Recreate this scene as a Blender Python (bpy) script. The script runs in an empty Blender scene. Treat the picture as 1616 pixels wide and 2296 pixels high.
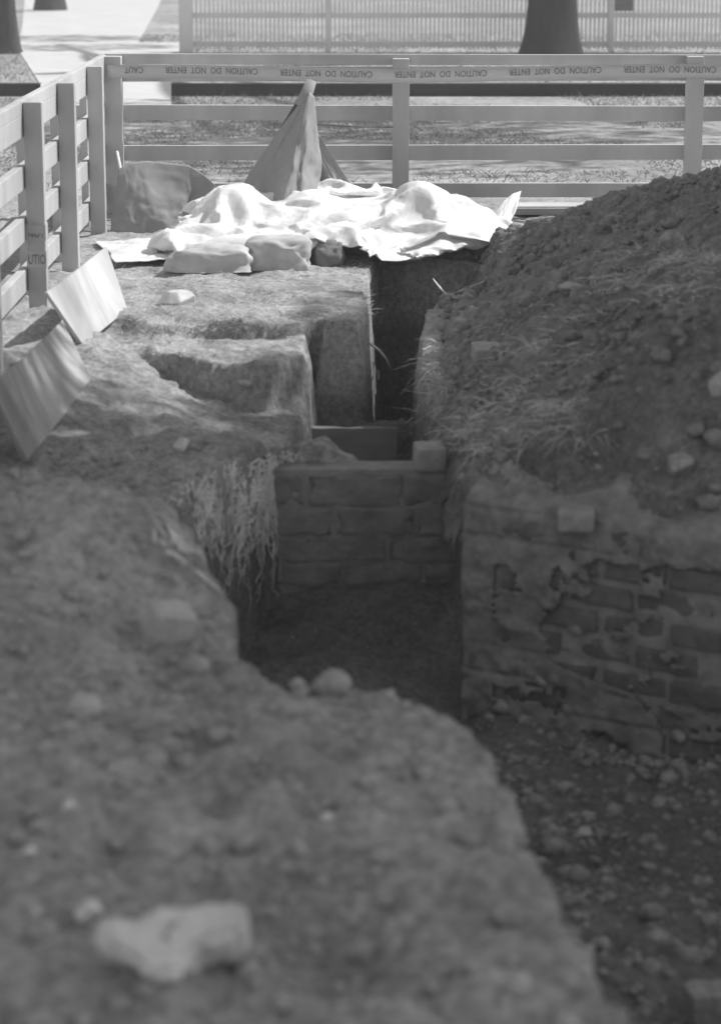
import bpy, bmesh, math, random
import numpy as np
from mathutils import Vector, Matrix, Euler

# ------------------------------------------------------------------ camera, sky, sun, exposure
SC = bpy.context.scene
COL = SC.collection
H = 1.6                      # eye height above the untouched ground (z = 0)
FPX = 5600.0                 # focal length in pixels of a 1616 x 2296 picture
PITCH = math.atan(1348.0 / FPX)
YAW = 0.0022
CW, CH = 1616.0, 2296.0

cam_d = bpy.data.cameras.new("camera")
cam_d.sensor_fit = 'VERTICAL'
cam_d.sensor_height = 36.0
cam_d.lens = 36.0 * FPX / CH
cam_d.clip_start = 0.05
cam_d.clip_end = 2000
cam_d.dof.use_dof = True
cam_d.dof.focus_distance = 13.2
cam_d.dof.aperture_fstop = 3.2
cam = bpy.data.objects.new("camera", cam_d)
COL.objects.link(cam)
cam.location = (0, 0, H)
cam.rotation_euler = (math.pi / 2 - PITCH, 0, YAW)
SC.camera = cam
CAMR = cam.rotation_euler.to_matrix()

SUN_EL, SUN_AZ = 48.0, 60.0          # azimuth measured from straight ahead towards the right
world = bpy.data.worlds.new("World")
SC.world = world
world.use_nodes = True
nt = world.node_tree
nt.nodes.clear()
sky = nt.nodes.new('ShaderNodeTexSky')
sky.sky_type = 'NISHITA'
sky.sun_disc = False
sky.sun_elevation = math.radians(SUN_EL)
sky.sun_rotation = math.radians(SUN_AZ)
bw = nt.nodes.new('ShaderNodeRGBToBW')      # black-and-white film
bg = nt.nodes.new('ShaderNodeBackground')
bg.inputs[1].default_value = 0.15
wo = nt.nodes.new('ShaderNodeOutputWorld')
nt.links.new(sky.outputs[0], bw.inputs[0])
nt.links.new(bw.outputs[0], bg.inputs[0])
nt.links.new(bg.outputs[0], wo.inputs[0])

sun_d = bpy.data.lights.new("sun", 'SUN')
sun_d.energy = 3.5
sun_d.angle = math.radians(0.6)
sun = bpy.data.objects.new("sun", sun_d)
COL.objects.link(sun)
el, az = math.radians(SUN_EL), math.radians(SUN_AZ)
SDIR = Vector((math.cos(el) * math.sin(az), math.cos(el) * math.cos(az), math.sin(el)))
sun.rotation_euler = SDIR.to_track_quat('Z', 'Y').to_euler()
sun.location = SDIR * 40

SC.view_settings.view_transform = 'Standard'
SC.view_settings.look = 'None'
SC.view_settings.exposure = 0.58
SC.view_settings.gamma = 1.0
SC.render.engine = 'CYCLES'
SC.cycles.max_bounces = 6

RNG = np.random.default_rng(7)
random.seed(7)


def ray(px, py):
    return CAMR @ Vector(((px - CW / 2) / FPX, (CH / 2 - py) / FPX, -1.0))


def at(px, py, Z=None, Y=None):
    """world point seen at a picture position, for a known height or distance"""
    d = ray(px, py)
    t = (Z - H) / d.z if Z is not None else Y / d.y
    return Vector((d.x * t, d.y * t, H + d.z * t))


# ------------------------------------------------------------------ noise
def _hash(ix, iy, iz, seed):
    h = (ix * 374761393 + iy * 668265263 + iz * 2147483647 + seed * 974711) & 0xFFFFFFFF
    h = ((h ^ (h >> 13)) * 1274126177) & 0xFFFFFFFF
    h = h ^ (h >> 16)
    return (h & 0xFFFF) / 65535.0


def vnoise(x, y, z=None, seed=0):
    x = np.asarray(x, dtype=np.float64); y = np.asarray(y, dtype=np.float64)
    z = np.zeros_like(x) if z is None else np.asarray(z, dtype=np.float64)
    fx, fy, fz = np.floor(x), np.floor(y), np.floor(z)
    ix, iy, iz = fx.astype(np.int64), fy.astype(np.int64), fz.astype(np.int64)
    u, v, w = x - fx, y - fy, z - fz
    u = u * u * (3 - 2 * u); v = v * v * (3 - 2 * v); w = w * w * (3 - 2 * w)
    r = 0
    for a in (0, 1):
        for b in (0, 1):
            for c in (0, 1):
                k = (u if a else 1 - u) * (v if b else 1 - v) * (w if c else 1 - w)
                r = r + k * _hash(ix + a, iy + b, iz + c, seed)
    return r * 2 - 1


def fbm(x, y, z=None, f=1.0, o=4, seed=0, g=0.5):
    r, a = 0, 1.0
    for k in range(o):
        s = f * 2.03 ** k
        r = r + a * vnoise(x * s + 17.3 * k, y * s - 9.1 * k, None if z is None else z * s + 3.7 * k, seed + k)
        a *= g
    return r


def sstep(a, b, x):
    t = np.clip((x - a) / (b - a), 0, 1)
    return t * t * (3 - 2 * t)


def sdist(poly, X, Y):
    """signed distance to a plan polygon, negative inside"""
    d = np.full(X.shape, 1e9)
    ins = np.zeros(X.shape, bool)
    n = len(poly)
    for i in range(n):
        ax, ay = poly[i]; bx, by = poly[(i + 1) % n]
        ex, ey = bx - ax, by - ay
        wx, wy = X - ax, Y - ay
        t = np.clip((wx * ex + wy * ey) / (ex * ex + ey * ey + 1e-12), 0, 1)
        d = np.minimum(d, (wx - ex * t) ** 2 + (wy - ey * t) ** 2)
        c = ((ay > Y) != (by > Y))
        with np.errstate(divide='ignore', invalid='ignore'):
            xi = ex * (Y - ay) / (ey if ey != 0 else 1e-12) + ax
        ins ^= c & (X < xi)
    d = np.sqrt(d)
    return np.where(ins, -d, d)


class RBF:
    def __init__(s, pts, smooth=1e-3):
        P = np.array([(p[0], p[1]) for p in pts]); v = np.array([p[2] for p in pts])
        n = len(P)
        K = s.k(np.hypot(P[:, None, 0] - P[None, :, 0], P[:, None, 1] - P[None, :, 1])) + smooth * np.eye(n)
        Q = np.c_[np.ones(n), P]
        A = np.block([[K, Q], [Q.T, np.zeros((3, 3))]])
        w = np.linalg.solve(A, np.r_[v, 0, 0, 0])
        s.P, s.w, s.c = P, w[:n], w[n:]

    @staticmethod
    def k(r):
        return np.where(r > 1e-9, r * r * np.log(np.maximum(r, 1e-9)), 0)

    def __call__(s, X, Y):
        r = s.c[0] + s.c[1] * X + s.c[2] * Y
        for (px, py), w in zip(s.P, s.w):
            r = r + w * s.k(np.hypot(X - px, Y - py))
        return r


# ------------------------------------------------------------------ materials (black-and-white film: greys)
def mat(name, build):
    m = bpy.data.materials.new(name)
    m.use_nodes = True
    n = m.node_tree
    n.nodes.clear()
    out = n.nodes.new('ShaderNodeOutputMaterial')
    b = n.nodes.new('ShaderNodeBsdfPrincipled')
    n.links.new(b.outputs[0], out.inputs[0])
    build(n, b)
    return m


def ramp(n, src, stops):
    r = n.nodes.new('ShaderNodeValToRGB')
    e = r.color_ramp.elements
    while len(e) < len(stops):
        e.new(0.5)
    for k, (p, v) in enumerate(stops):
        e[k].position = p
        e[k].color = (v, v, v, 1)
    n.links.new(src, r.inputs[0])
    return r.outputs[0]


def noise(n, scale, detail=6, rough=0.6, mapping=None, dist=0.0):
    t = n.nodes.new('ShaderNodeTexNoise')
    t.inputs['Scale'].default_value = scale
    t.inputs['Detail'].default_value = detail
    t.inputs['Roughness'].default_value = rough
    t.inputs['Distortion'].default_value = dist
    tc = n.nodes.new('ShaderNodeTexCoord')
    if mapping:
        mp = n.nodes.new('ShaderNodeMapping')
        mp.inputs['Scale'].default_value = mapping
        n.links.new(tc.outputs['Object'], mp.inputs[0])
        n.links.new(mp.outputs[0], t.inputs['Vector'])
    else:
        n.links.new(tc.outputs['Object'], t.inputs['Vector'])
    return t.outputs[0]


def mix(n, a, b, fac, mode='MIX'):
    m = n.nodes.new('ShaderNodeMix')
    m.data_type = 'RGBA'
    m.blend_type = mode
    for i, s in ((6, a), (7, b)):
        if isinstance(s, (int, float)):
            m.inputs[i].default_value = (s, s, s, 1)
        else:
            n.links.new(s, m.inputs[i])
    if isinstance(fac, (int, float)):
        m.inputs[0].default_value = fac
    else:
        n.links.new(fac, m.inputs[0])
    return m.outputs[2]


def bump(n, b, h, strength=0.5, dist=0.01):
    k = n.nodes.new('ShaderNodeBump')
    k.inputs['Strength'].default_value = strength
    k.inputs['Distance'].default_value = dist
    n.links.new(h, k.inputs['Height'])
    n.links.new(k.outputs[0], b.inputs['Normal'])


def soil_mat(name, lo, mid, hi, pale=0.3, pit_shade=False):
    def f(n, b):
        big = ramp(n, noise(n, 2.2, 5, 0.6), [(0.25, lo), (0.5, mid), (0.75, hi)])
        fine = ramp(n, noise(n, 38, 8, 0.72), [(0.28, 0.45), (0.5, 0.95), (0.72, 1.5)])
        c = mix(n, big, fine, 1.0, 'MULTIPLY')
        if pit_shade:      # darker low in the cuts: pit shade put into the colour, wavy boundary
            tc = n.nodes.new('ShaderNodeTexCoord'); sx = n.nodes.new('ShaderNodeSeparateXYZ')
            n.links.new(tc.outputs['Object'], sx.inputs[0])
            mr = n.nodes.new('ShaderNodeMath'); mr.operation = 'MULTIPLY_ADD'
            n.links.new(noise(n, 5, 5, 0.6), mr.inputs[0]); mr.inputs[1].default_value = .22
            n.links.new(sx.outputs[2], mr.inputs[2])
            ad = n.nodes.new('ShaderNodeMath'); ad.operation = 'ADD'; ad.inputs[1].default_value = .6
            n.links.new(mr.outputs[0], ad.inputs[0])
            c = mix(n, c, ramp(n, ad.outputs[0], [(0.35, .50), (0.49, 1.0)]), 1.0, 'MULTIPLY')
        sp = ramp(n, noise(n, 85, 3, 0.6), [(0.66, 0), (0.75, 1)])
        c = mix(n, c, pale, sp)
        n.links.new(c, b.inputs['Base Color'])
        b.inputs['Roughness'].default_value = 0.95
        b.inputs['Specular IOR Level'].default_value = 0.15
        bump(n, b, noise(n, 60, 8, 0.75), 0.7, 0.012)
    return mat(name, f)


def plain(name, v, var=0.15, scale=9, rough=0.8, mapping=None, bstr=0.25, spec=0.3, streak=0.0):
    def f(n, b):
        c = ramp(n, noise(n, scale, 6, 0.65, mapping), [(0.25, v * (1 - var)), (0.75, min(v * (1 + var), 0.95))])
        if streak:
            s = ramp(n, noise(n, scale * 0.35, 3, 0.5, mapping, 0.6), [(0.38, 1 - streak), (0.6, 1)])
            c = mix(n, c, s, 1.0, 'MULTIPLY')
        n.links.new(c, b.inputs['Base Color'])
        b.inputs['Roughness'].default_value = rough
        b.inputs['Specular IOR Level'].default_value = spec
        bump(n, b, noise(n, scale * 3, 5, 0.6, mapping), bstr, 0.004)
    return mat(name, f)


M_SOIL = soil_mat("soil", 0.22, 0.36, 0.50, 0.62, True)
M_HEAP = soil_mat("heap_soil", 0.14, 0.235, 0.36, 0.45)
M_CLOD = plain("clod", 0.34, 0.5, 30, 0.95, bstr=0.6, spec=0.1)
M_CLODD = plain("dark_clod", 0.25, 0.5, 30, 0.95, bstr=0.6, spec=0.1)
M_PITCLOD = plain("rubble_crumb", 0.31, 0.6, 20, 0.95, bstr=0.6, spec=0.1)
M_STRAW = plain("straw", 0.62, 0.4, 14, 0.8)
M_ROOT = plain("root", 0.75, 0.35, 14, 0.85)
M_PAINT = plain("fence_paint", 0.55, 0.10, 7, 0.6, (1, 1, 0.25), 0.3, 0.3, 0.22)
M_PICKET = plain("picket_paint", 0.72, 0.12, 5, 0.6)
M_PLYW = plain("white_plywood", 0.66, 0.15, 7, 0.6, (1, 0.8, 0.12), 0.2, 0.3, 0.5)
M_PLY = plain("plywood", 0.46, 0.25, 8, 0.7, (1, 0.8, 0.12), 0.25, 0.25, 0.6)
M_TARP = plain("plastic_sheet", 0.76, 0.16, 5, 0.42, bstr=0.15, spec=0.4)
M_CANVAS = plain("canvas", 0.30, 0.12, 12, 0.8, bstr=0.25)
M_FRONT = plain("front_shade", 0.50, 0.25, 9, 0.9, bstr=0.4)  # grey puts the shade on the sheet's front into the colour
M_FRONTD = plain("front_shade_dark", 0.2, 0.2, 12, 0.9, bstr=0.3)  # same shaded front, its darkest part painted darker
M_TAPE = plain("tape_plastic", 0.60, 0.06, 6, 0.4, bstr=0.1)
M_INK = plain("tape_ink", 0.2, 0.1, 20, 0.6, bstr=0.05)
M_STONE = plain("stone", 0.45, 0.3, 18, 0.9, bstr=0.6, spec=0.15)
M_PALE = plain("pale_rubble", 0.66, 0.28, 12, 0.92, bstr=0.6, spec=0.15)
M_MASON = plain("wall_block", 0.23, 0.4, 10, 0.95, bstr=0.7, spec=0.1)
M_BRICK = plain("brick", 0.17, 0.6, 9, 0.92, bstr=0.6, spec=0.12)
M_JOINT = plain("old_joint", 0.26, 0.5, 8, 0.95, bstr=0.6, spec=0.1)
M_LBRICK = plain("loose_brick", 0.36, 0.3, 22, 0.92, bstr=0.5, spec=0.12)
M_MORTAR = plain("mortar", 0.33, 0.5, 9, 0.95, bstr=0.7, spec=0.1)
M_PLASTER = plain("render_coat", 0.26, 0.5, 14, 0.95, bstr=0.6, spec=0.1)
M_BARK = plain("bark", 0.055, 0.4, 12, 0.95, (1, 1, 0.2), 1.0, 0.1)
M_LEAF = plain("leaf", 0.07, 0.4, 3, 0.6)
M_PATH = plain("concrete", 0.55, 0.12, 2.5, 0.85)
M_KERB = plain("kerb", 0.045, 0.3, 6, 0.9)
M_DARKWOOD = plain("dark_wood", 0.10, 0.3, 8, 0.9)
M_TIMBER = plain("old_timber", 0.22, 0.4, 9, 0.9, (0.2, 1, 1), 0.5, 0.15)
M_ROPE = plain("rope", 0.10, 0.2, 30, 0.9)
M_STICK = plain("peeled_stick", 0.7, 0.15, 15, 0.8)
M_BLADE = plain("grass_blade", 0.26, 0.45, 2.0, 0.7)


def lawn_build(n, b):
    a = ramp(n, noise(n, 0.9, 6, 0.65), [(0.30, 0.20), (0.5, 0.31), (0.68, 0.44)])
    f = ramp(n, noise(n, 16, 8, 0.75, (1, 0.5, 1)), [(0.3, 0.55), (0.7, 1.45)])
    n.links.new(mix(n, a, f, 1.0, 'MULTIPLY'), b.inputs['Base Color'])
    b.inputs['Roughness'].default_value = 0.9
    b.inputs['Specular IOR Level'].default_value = 0.1
    bump(n, b, noise(n, 30, 6, 0.7), 0.2, 0.01)


M_LAWN = mat("lawn_grass", lawn_build)


# ------------------------------------------------------------------ helpers
def link(name, me, m=None, parent=None, smooth=False):
    o = bpy.data.objects.new(name, me)
    COL.objects.link(o)
    if m is not None:
        me.materials.append(m)
    if smooth:
        me.polygons.foreach_set('use_smooth', [True] * len(me.polygons))
    if parent is not None:
        o.parent = parent
    return o


def tag(o, label=None, cat=None, group=None, kind=None):
    for k, v in (('label', label), ('category', cat), ('group', group), ('kind', kind)):
        if v:
            o[k] = v
    return o


def empty(name, loc, label, cat, group=None):
    o = bpy.data.objects.new(name, None)
    COL.objects.link(o)
    o.location = loc
    o.empty_display_size = 0.1
    return tag(o, label, cat, group)


class MB:
    """collects boxes and tubes, in the frame of a thing placed at `org`"""
    def __init__(s, org=(0, 0, 0)):
        s.bm = bmesh.new()
        s.org = Vector(org)

    def hexa(s, c, bev=0.0):
        vs = [s.bm.verts.new(Vector(p) - s.org) for p in c]
        fs = [s.bm.faces.new([vs[i] for i in f]) for f in
              ((0, 3, 2, 1), (4, 5, 6, 7), (0, 1, 5, 4), (1, 2, 6, 5), (2, 3, 7, 6), (3, 0, 4, 7))]
        if bev:
            es = list({e for f in fs for e in f.edges})
            bmesh.ops.bevel(s.bm, geom=es, offset=bev, segments=2, affect='EDGES', profile=0.6)
        return s

    def box(s, lo, hi, bev=0.004):
        (a, b, c), (d, e, f) = lo, hi
        return s.hexa([(a, b, c), (d, b, c), (d, e, c), (a, e, c), (a, b, f), (d, b, f), (d, e, f), (a, e, f)], bev)

    def tube(s, pts, r0, r1=None, n=6):
        r1 = r0 if r1 is None else r1
        rings = []
        m = len(pts)
        for i, p in enumerate(pts):
            p = Vector(p)
            d = (Vector(pts[min(i + 1, m - 1)]) - Vector(pts[max(i - 1, 0)])).normalized()
            q = d.to_track_quat('Z', 'Y')
            r = r0 + (r1 - r0) * i / max(1, m - 1)
            rings.append([s.bm.verts.new(p - s.org + q @ Vector((r * math.cos(2 * math.pi * k / n), r * math.sin(2 * math.pi * k / n), 0))) for k in range(n)])
        for a, b in zip(rings, rings[1:]):
            for k in range(n):
                s.bm.faces.new((a[k], a[(k + 1) % n], b[(k + 1) % n], b[k]))
        s.bm.faces.new(rings[0][::-1]); s.bm.faces.new(rings[-1])
        return s

    def build(s, name, m, parent=None, smooth=False):
        me = bpy.data.meshes.new(name)
        bmesh.ops.recalc_face_normals(s.bm, faces=s.bm.faces)
        s.bm.to_mesh(me)
        s.bm.free()
        return link(name, me, m, parent, smooth)


def np_mesh(name, V, F):
    """V (n,3), F (m,k) with constant k"""
    me = bpy.data.meshes.new(name)
    V = np.ascontiguousarray(V, dtype=np.float32); F = np.ascontiguousarray(F, dtype=np.int32)
    m, k = F.shape
    me.vertices.add(len(V)); me.vertices.foreach_set('co', V.ravel())
    me.loops.add(m * k); me.loops.foreach_set('vertex_index', F.ravel())
    me.polygons.add(m)
    me.polygons.foreach_set('loop_start', np.arange(0, m * k, k, dtype=np.int32))
    me.polygons.foreach_set('loop_total', np.full(m, k, dtype=np.int32))
    me.update(calc_edges=True)
    me.validate()
    return me


def grid_faces(ny, nx, keep=None):
    i = np.arange(ny * nx).reshape(ny, nx)
    F = np.stack([i[:-1, :-1], i[:-1, 1:], i[1:, 1:], i[1:, :-1]], -1)
    if keep is not None:
        k = keep[:-1, :-1] & keep[:-1, 1:] & keep[1:, 1:] & keep[1:, :-1]
        F = F[k]
    return F.reshape(-1, 4)


def compact(V, F):
    u, inv = np.unique(F.ravel(), return_inverse=True)
    return V[u], inv.reshape(F.shape)


def normals(X, Y, Z):
    def d(A, ax): return np.gradient(A, axis=ax)
    a = np.stack([d(X, 1), d(Y, 1), d(Z, 1)], -1); b = np.stack([d(X, 0), d(Y, 0), d(Z, 0)], -1)
    n = np.cross(a, b)
    return n / (np.linalg.norm(n, axis=-1, keepdims=True) + 1e-12)


# ------------------------------------------------------------------ the dug ground
def P(px, py, Z):
    v = at(px, py, Z=Z)
    return (v.x, v.y, Z)


base_pts = [P(*a) for a in (
    # left side between board and trench
    (60, 1060, -.10), (200, 1055, -.09), (340, 1015, -.07), (410, 995, -.06), (520, 1010, -.09), (620, 1035, -.13),
    (450, 930, -.20), (250, 950, -.15), (600, 960, -.24), (150, 1000, -.13), (330, 860, -.13), (450, 850, -.18), (200, 850, -.08),
    (100, 900, -.08), (230, 770, -.03),
    # mound nearer than the rooted bank
    (0, 1140, .17), (200, 1095, .20), (330, 1140, .14), (420, 1235, 0.03), (200, 1300, .10), (60, 1350, .12), (200, 1180, .17),
    (100, 1500, .03), (400, 1500, -.02), (300, 1800, .0), (700, 1700, -.02), (900, 1800, -.01), (1000, 1900, -.03),
    (200, 2200, .0), (700, 2200, -.04), (1100, 2200, -.05), (0, 2296, 0), (560, 1540, -.04), (750, 1560, -.05), (1000, 1640, -.05),
)] + [(-.8, 7.25, -.10), (-1.2, 7.1, -.06), (-.3, 3.0, -.02), (1, 3, -.05), (-1.2, 3.2, 0), (-2.4, 4, 0), (-2.4, 7, 0), (-2.4, 10, 0),
     (2.4, 4, 0), (2.4, 8, 0), (2.4, 12, 0), (.9, 7.6, -.05), (.5, 8, -.05), (.6, 9, -.04), (1.5, 9, 0),
     (.35, 7.6, -.06), (.34, 8.6, -.06), (.5, 10.5, -.03), (.4, 11.5, -.02),
     (-.9, 10.3, -.0), (-.4, 10.3, 0), (0, 10.3, 0), (-.5, 11.2, 0), (-1.3, 11.2, 0), (0, 12, 0), (.8, 12.4, 0), (-.8, 12.5, 0), (-1.6, 13, 0), (1.5, 13, 0), (0, 13.6, 0)]
BASE = RBF(base_pts, 2e-3)

XY = lambda L: [(p[0], p[1]) for p in L]
UP = [(-1.05, 10.12), P(330, 722, 0)[:2], P(690, 722, 0)[:2], P(822, 716, 0)[:2], (.02, 10.9), (.03, 11.7), (0.3, 12.4), (3.5, 12.4), (3.5, 15), (-3.5, 15), (-3.5, 10.3)]
LOW = [P(250, 772, -.06)[:2], P(470, 812, -.06)[:2], P(600, 822, -.06)[:2], P(680, 800, -.06)[:2], P(684, 765, -.06)[:2], (-.15, 10.15), (-.9, 10.2), (-1.1, 10.0)]
WC = (.31, 7.42)                                   # corner of the masonry
WD = Vector((1, -.62, 0)).normalized()
WPT = lambda s: (WC[0] + WD.x * s - .06 * WD.y, WC[1] + WD.y * s + .06 * WD.x)
LIP = [P(*a)[:2] for a in ((590, 1520, -.05), (750, 1552, -.05), (900, 1568, -.05), (1000, 1610, -.05), (1085, 1680, -.05), (1150, 1770, -.05),
                           (1185, 1900, -.05), (1245, 2010, -.05), (1315, 2150, -.05), (1440, 2300, -.05))]
PIT = [(-.275, 8.17), (.315, 8.17), (.335, 7.50), WPT(.1), WPT(.5), WPT(1.0), WPT(2.2), (2.3, 3.4), (.75, 2.9)] + LIP[::-1] + [(-.40, 6.05), (-.50, 6.6), (-.53, 7.1), (-.45, 7.65)]
PIT2 = [(-.25, 8.34), (.33, 8.30), (.3, 8.8), (.2, 9.6), (.2, 9.88), (-.2, 9.88), (-.215, 9.3), (-.25, 8.9)]
BAULK = [(-.26, 8.0), (.335, 8.0), (.335, 8.5), (-.25, 8.5)]
SLOT = [(-.23, 9.84), (.2, 9.84), (.2, 10.0), (.26, 10.5), (.42, 10.95), (.55, 11.35), (.50, 11.75), (.08, 11.85), (.02, 11.2), P(823, 716, 0)[:2], P(690, 722, 0)[:2], (-.2, 10.0)]


def ground_z(X, Y):
    z = BASE(X, Y)
    j = 0.018 * fbm(X, Y, f=7, o=3, seed=3)
    z = np.where(Y > 12.6, z * sstep(13.4, 12.6, Y), z)
    # the two cut steps on the left
    soft = 0.012 + 0.10 * sstep(-.75, -1.3, X)
    m = sstep(soft, -soft, sdist(LOW, X, Y) + j)
    z = z * (1 - m) + (-.06 + .012 * fbm(X, Y, f=5, o=3, seed=5)) * m
    m = sstep(soft, -soft, sdist(UP, X, Y) + j * .7)
    z = z * (1 - m) + (0.0 + .014 * fbm(X, Y, f=4, o=3, seed=6)) * m
    # loose surface
    z = z + 0.036 * fbm(X, Y, f=3.1, o=4, seed=11) * sstep(9.3, 8.0, Y) + 0.030 * np.maximum(0, fbm(X, Y, f=5.5, o=4, seed=13, g=.6)) * sstep(7.4, 6.6, Y) + 0.008 * fbm(X, Y, f=9, o=4, seed=12)
    # the cuts
    d = sdist(SLOT, X, Y) + j
    m = sstep(.03, -.02, d)
    z = z * (1 - m) + np.minimum(z, -.40 - .45 * sstep(-.03, .05, X) * sstep(9.9, 10.1, Y) + .02 * fbm(X, Y, f=5, o=3, seed=8)) * m
    m = sstep(.03, -.02, sdist(BAULK, X, Y))
    z = z * (1 - m) + np.minimum(z, -.235 + .14 * sstep(.02, -.24, X)) * m
    d = sdist(PIT2, X, Y) + j * .6
    m = sstep(.025, -.02, d)
    z = z * (1 - m) + np.minimum(z, -.56 + .02 * fbm(X, Y, f=5, o=3, seed=9)) * m
    d = sdist(PIT, X, Y) + j + .03 * fbm(X, Y, f=3, o=3, seed=14) * sstep(6.6, 6.0, Y)
    fl = -.60 - .24 * sstep(8.05, 7.25, Y) + .05 * fbm(X, Y, f=3.5, o=4, seed=10)
    wid = 0.02 + 0.03 * sstep(6.6, 5.9, Y)           # the near lip has slumped
    m = sstep(.03, -wid, d)
    z = z * (1 - m) + np.minimum(z, fl) * m
    return z


X0, X1, Y0, Y1 = -2.6, 2.6, 2.2, 14.4
xs = np.arange(X0, X1 + 1e-6, 0.013)
ys = np.concatenate([np.arange(Y0, 9.0, 0.012), np.arange(9.0, Y1 + 1e-6, 0.014)])
GX, GY = np.meshgrid(xs, ys)
GZ = ground_z(GX, GY)
edge = sstep(0, .35, np.minimum(np.minimum(GX - xs[0], xs[-1] - GX), np.minimum(GY - ys[0], ys[-1] - GY)))
GZ = GZ * edge
Nn = normals(GX, GY, GZ)
disp = 0.012 * fbm(GX, GY, GZ, f=11, o=5, seed=21, g=.62) + 0.010 * np.maximum(0, fbm(GX, GY, GZ, f=26, o=3, seed=25))
far = 1 - .55 * sstep(9.6, 10.6, GY)
disp = disp * edge * far
VX, VY, VZ = GX + Nn[..., 0] * disp, GY + Nn[..., 1] * disp, GZ + Nn[..., 2] * disp
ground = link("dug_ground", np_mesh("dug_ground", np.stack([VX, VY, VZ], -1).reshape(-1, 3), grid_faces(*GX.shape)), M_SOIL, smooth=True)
tag(ground, kind='structure')

# ------------------------------------------------------------------ the spoil heap on the right
heap_pts = [P(*a) for a in (
    (1616, 375, .56), (1500, 408, .47), (1350, 452, .34), (1200, 507, .17), (1080, 562, .02),
    (1500, 575, .40), (1616, 600, .47), (1420, 600, .34), (1300, 690, .22), (1150, 690, .10), (1050, 680, .0), (1000, 770, -.04), (1150, 800, .07),
    (1060, 930, -.03), (1200, 950, .05), (1400, 850, .24), (1616, 880, .32), (1090, 1060, -.05), (1300, 1050, .03), (1450, 1040, .08), (1616, 1040, .14),
    (1350, 760, .24), (1500, 720, .34), (1560, 500, .43), (1400, 520, .33))] + [
    (.25, 9.8, -.08), (.3, 8.7, -.09), (.34, 7.9, -.09), (.4, 11.2, -.03), (2.4, 10, .55), (2.4, 8, .5), (2.2, 11.6, .2), (1.2, 12, -.06), (2.2, 6.6, .1), (1.6, 11.5, .3), (.6, 12.3, -.1)]
HEAP = RBF(heap_pts, 1e-3)


def heap_z(X, Y):
    z = HEAP(X, Y)
    z = z + .035 * fbm(X, Y, f=3.4, o=3, seed=31) 
    side = (X - WC[0]) * WD.y - (Y - WC[1]) * WD.x           # >0: in front of the masonry plane
    bank = -.15 + 1.7 * np.maximum(0, -(side + .045)) - 14 * np.maximum(0, side + .045)
    k_ = np.clip(.5 + (bank - z) / .16, 0, 1)               # smooth minimum: the slope rounds over to the wall top
    z = bank * (1 - k_) + z * k_ - .04 * k_ * (1 - k_) * 2
    z = z - 3.0 * np.maximum(0, .33 - X) * sstep(9.9, 9.5, Y) - 2.0 * np.maximum(0, .36 - X) * sstep(9.5, 9.9, Y)
    z = z - 1.6 * np.maximum(0, .62 - X) * sstep(10.2, 10.9, Y)
    z = z - 2.0 * np.maximum(0, Y - 11.9 - .25 * X)
    return z


hx = np.arange(.2, 2.5, 0.012); hy = np.concatenate([np.arange(6.3, 8.3, 0.0032), np.arange(8.3, 12.6, 0.012)])
HX, HY = np.meshgrid(hx, hy)
HZ = heap_z(HX, HY)
gz_at = ground_z(HX, HY)
Hn = normals(HX, HY, HZ)
hd = 0.024 * fbm(HX, HY, HZ, f=10, o=5, seed=41, g=.62) + 0.030 * np.maximum(0, fbm(HX, HY, HZ, f=7, o=3, seed=33)) + 0.016 * np.maximum(0, fbm(HX, HY, HZ, f=21, o=3, seed=45))
keep = (HZ > gz_at - .06) & (HZ > -.33)
V, F = compact(np.stack([HX + Hn[..., 0] * hd, HY + Hn[..., 1] * hd, HZ + Hn[..., 2] * hd], -1).reshape(-1, 3), grid_faces(*HX.shape, keep))
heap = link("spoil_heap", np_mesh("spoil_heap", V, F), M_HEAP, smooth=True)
tag(heap, "dark heap of dug soil with clods and dry grass along the right of the trench", "soil heap")


SX, SY = np.arange(-1.7, 2.3, .012), np.arange(2.6, 14.3, .012)
_a, _b = np.meshgrid(SX, SY)
SURF = ground_z(_a, _b)
SURF = np.where((_a > .2) & (_a < 2.45) & (_b > 6.35) & (_b < 12.5), np.maximum(SURF, heap_z(_a, _b)), SURF)


def surf(x, y):
    x = np.atleast_1d(np.asarray(x, float)); y = np.atleast_1d(np.asarray(y, float))
    u = np.clip((x - SX[0]) / .012, 0, len(SX) - 1.001); v = np.clip((y - SY[0]) / .012, 0, len(SY) - 1.001)
    i = u.astype(int); j = v.astype(int); u = u - i; v = v - j
    return (SURF[j, i] * (1 - u) + SURF[j, i + 1] * u) * (1 - v) + (SURF[j + 1, i] * (1 - u) + SURF[j + 1, i + 1] * u) * v


def hit(px, py, lo=3.0, hi=14.0):
    """first surface point under a picture position"""
    d = ray(px, py)
    t = np.arange(lo, hi, .01)
    X, Y, Z = d.x * t, d.y * t, H + d.z * t
    k = np.argmax(Z < surf(X, Y))
    return Vector((X[k], Y[k], float(surf(X[k], Y[k])[0])))


# ------------------------------------------------------------------ lawn, path, kerb beyond the fence
def sheet(name, quads, m, z=None):
    bm = bmesh.new()
    for q in quads:
        bm.faces.new([bm.verts.new(p) for p in q])
    bm.normal_update()
    for f in bm.faces:
        if f.normal.z < 0:
            f.normal_flip()
    me = bpy.data.meshes.new(name); bm.to_mesh(me); bm.free()
    o = link(name, me, m)
    return tag(o, kind='structure')


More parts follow.
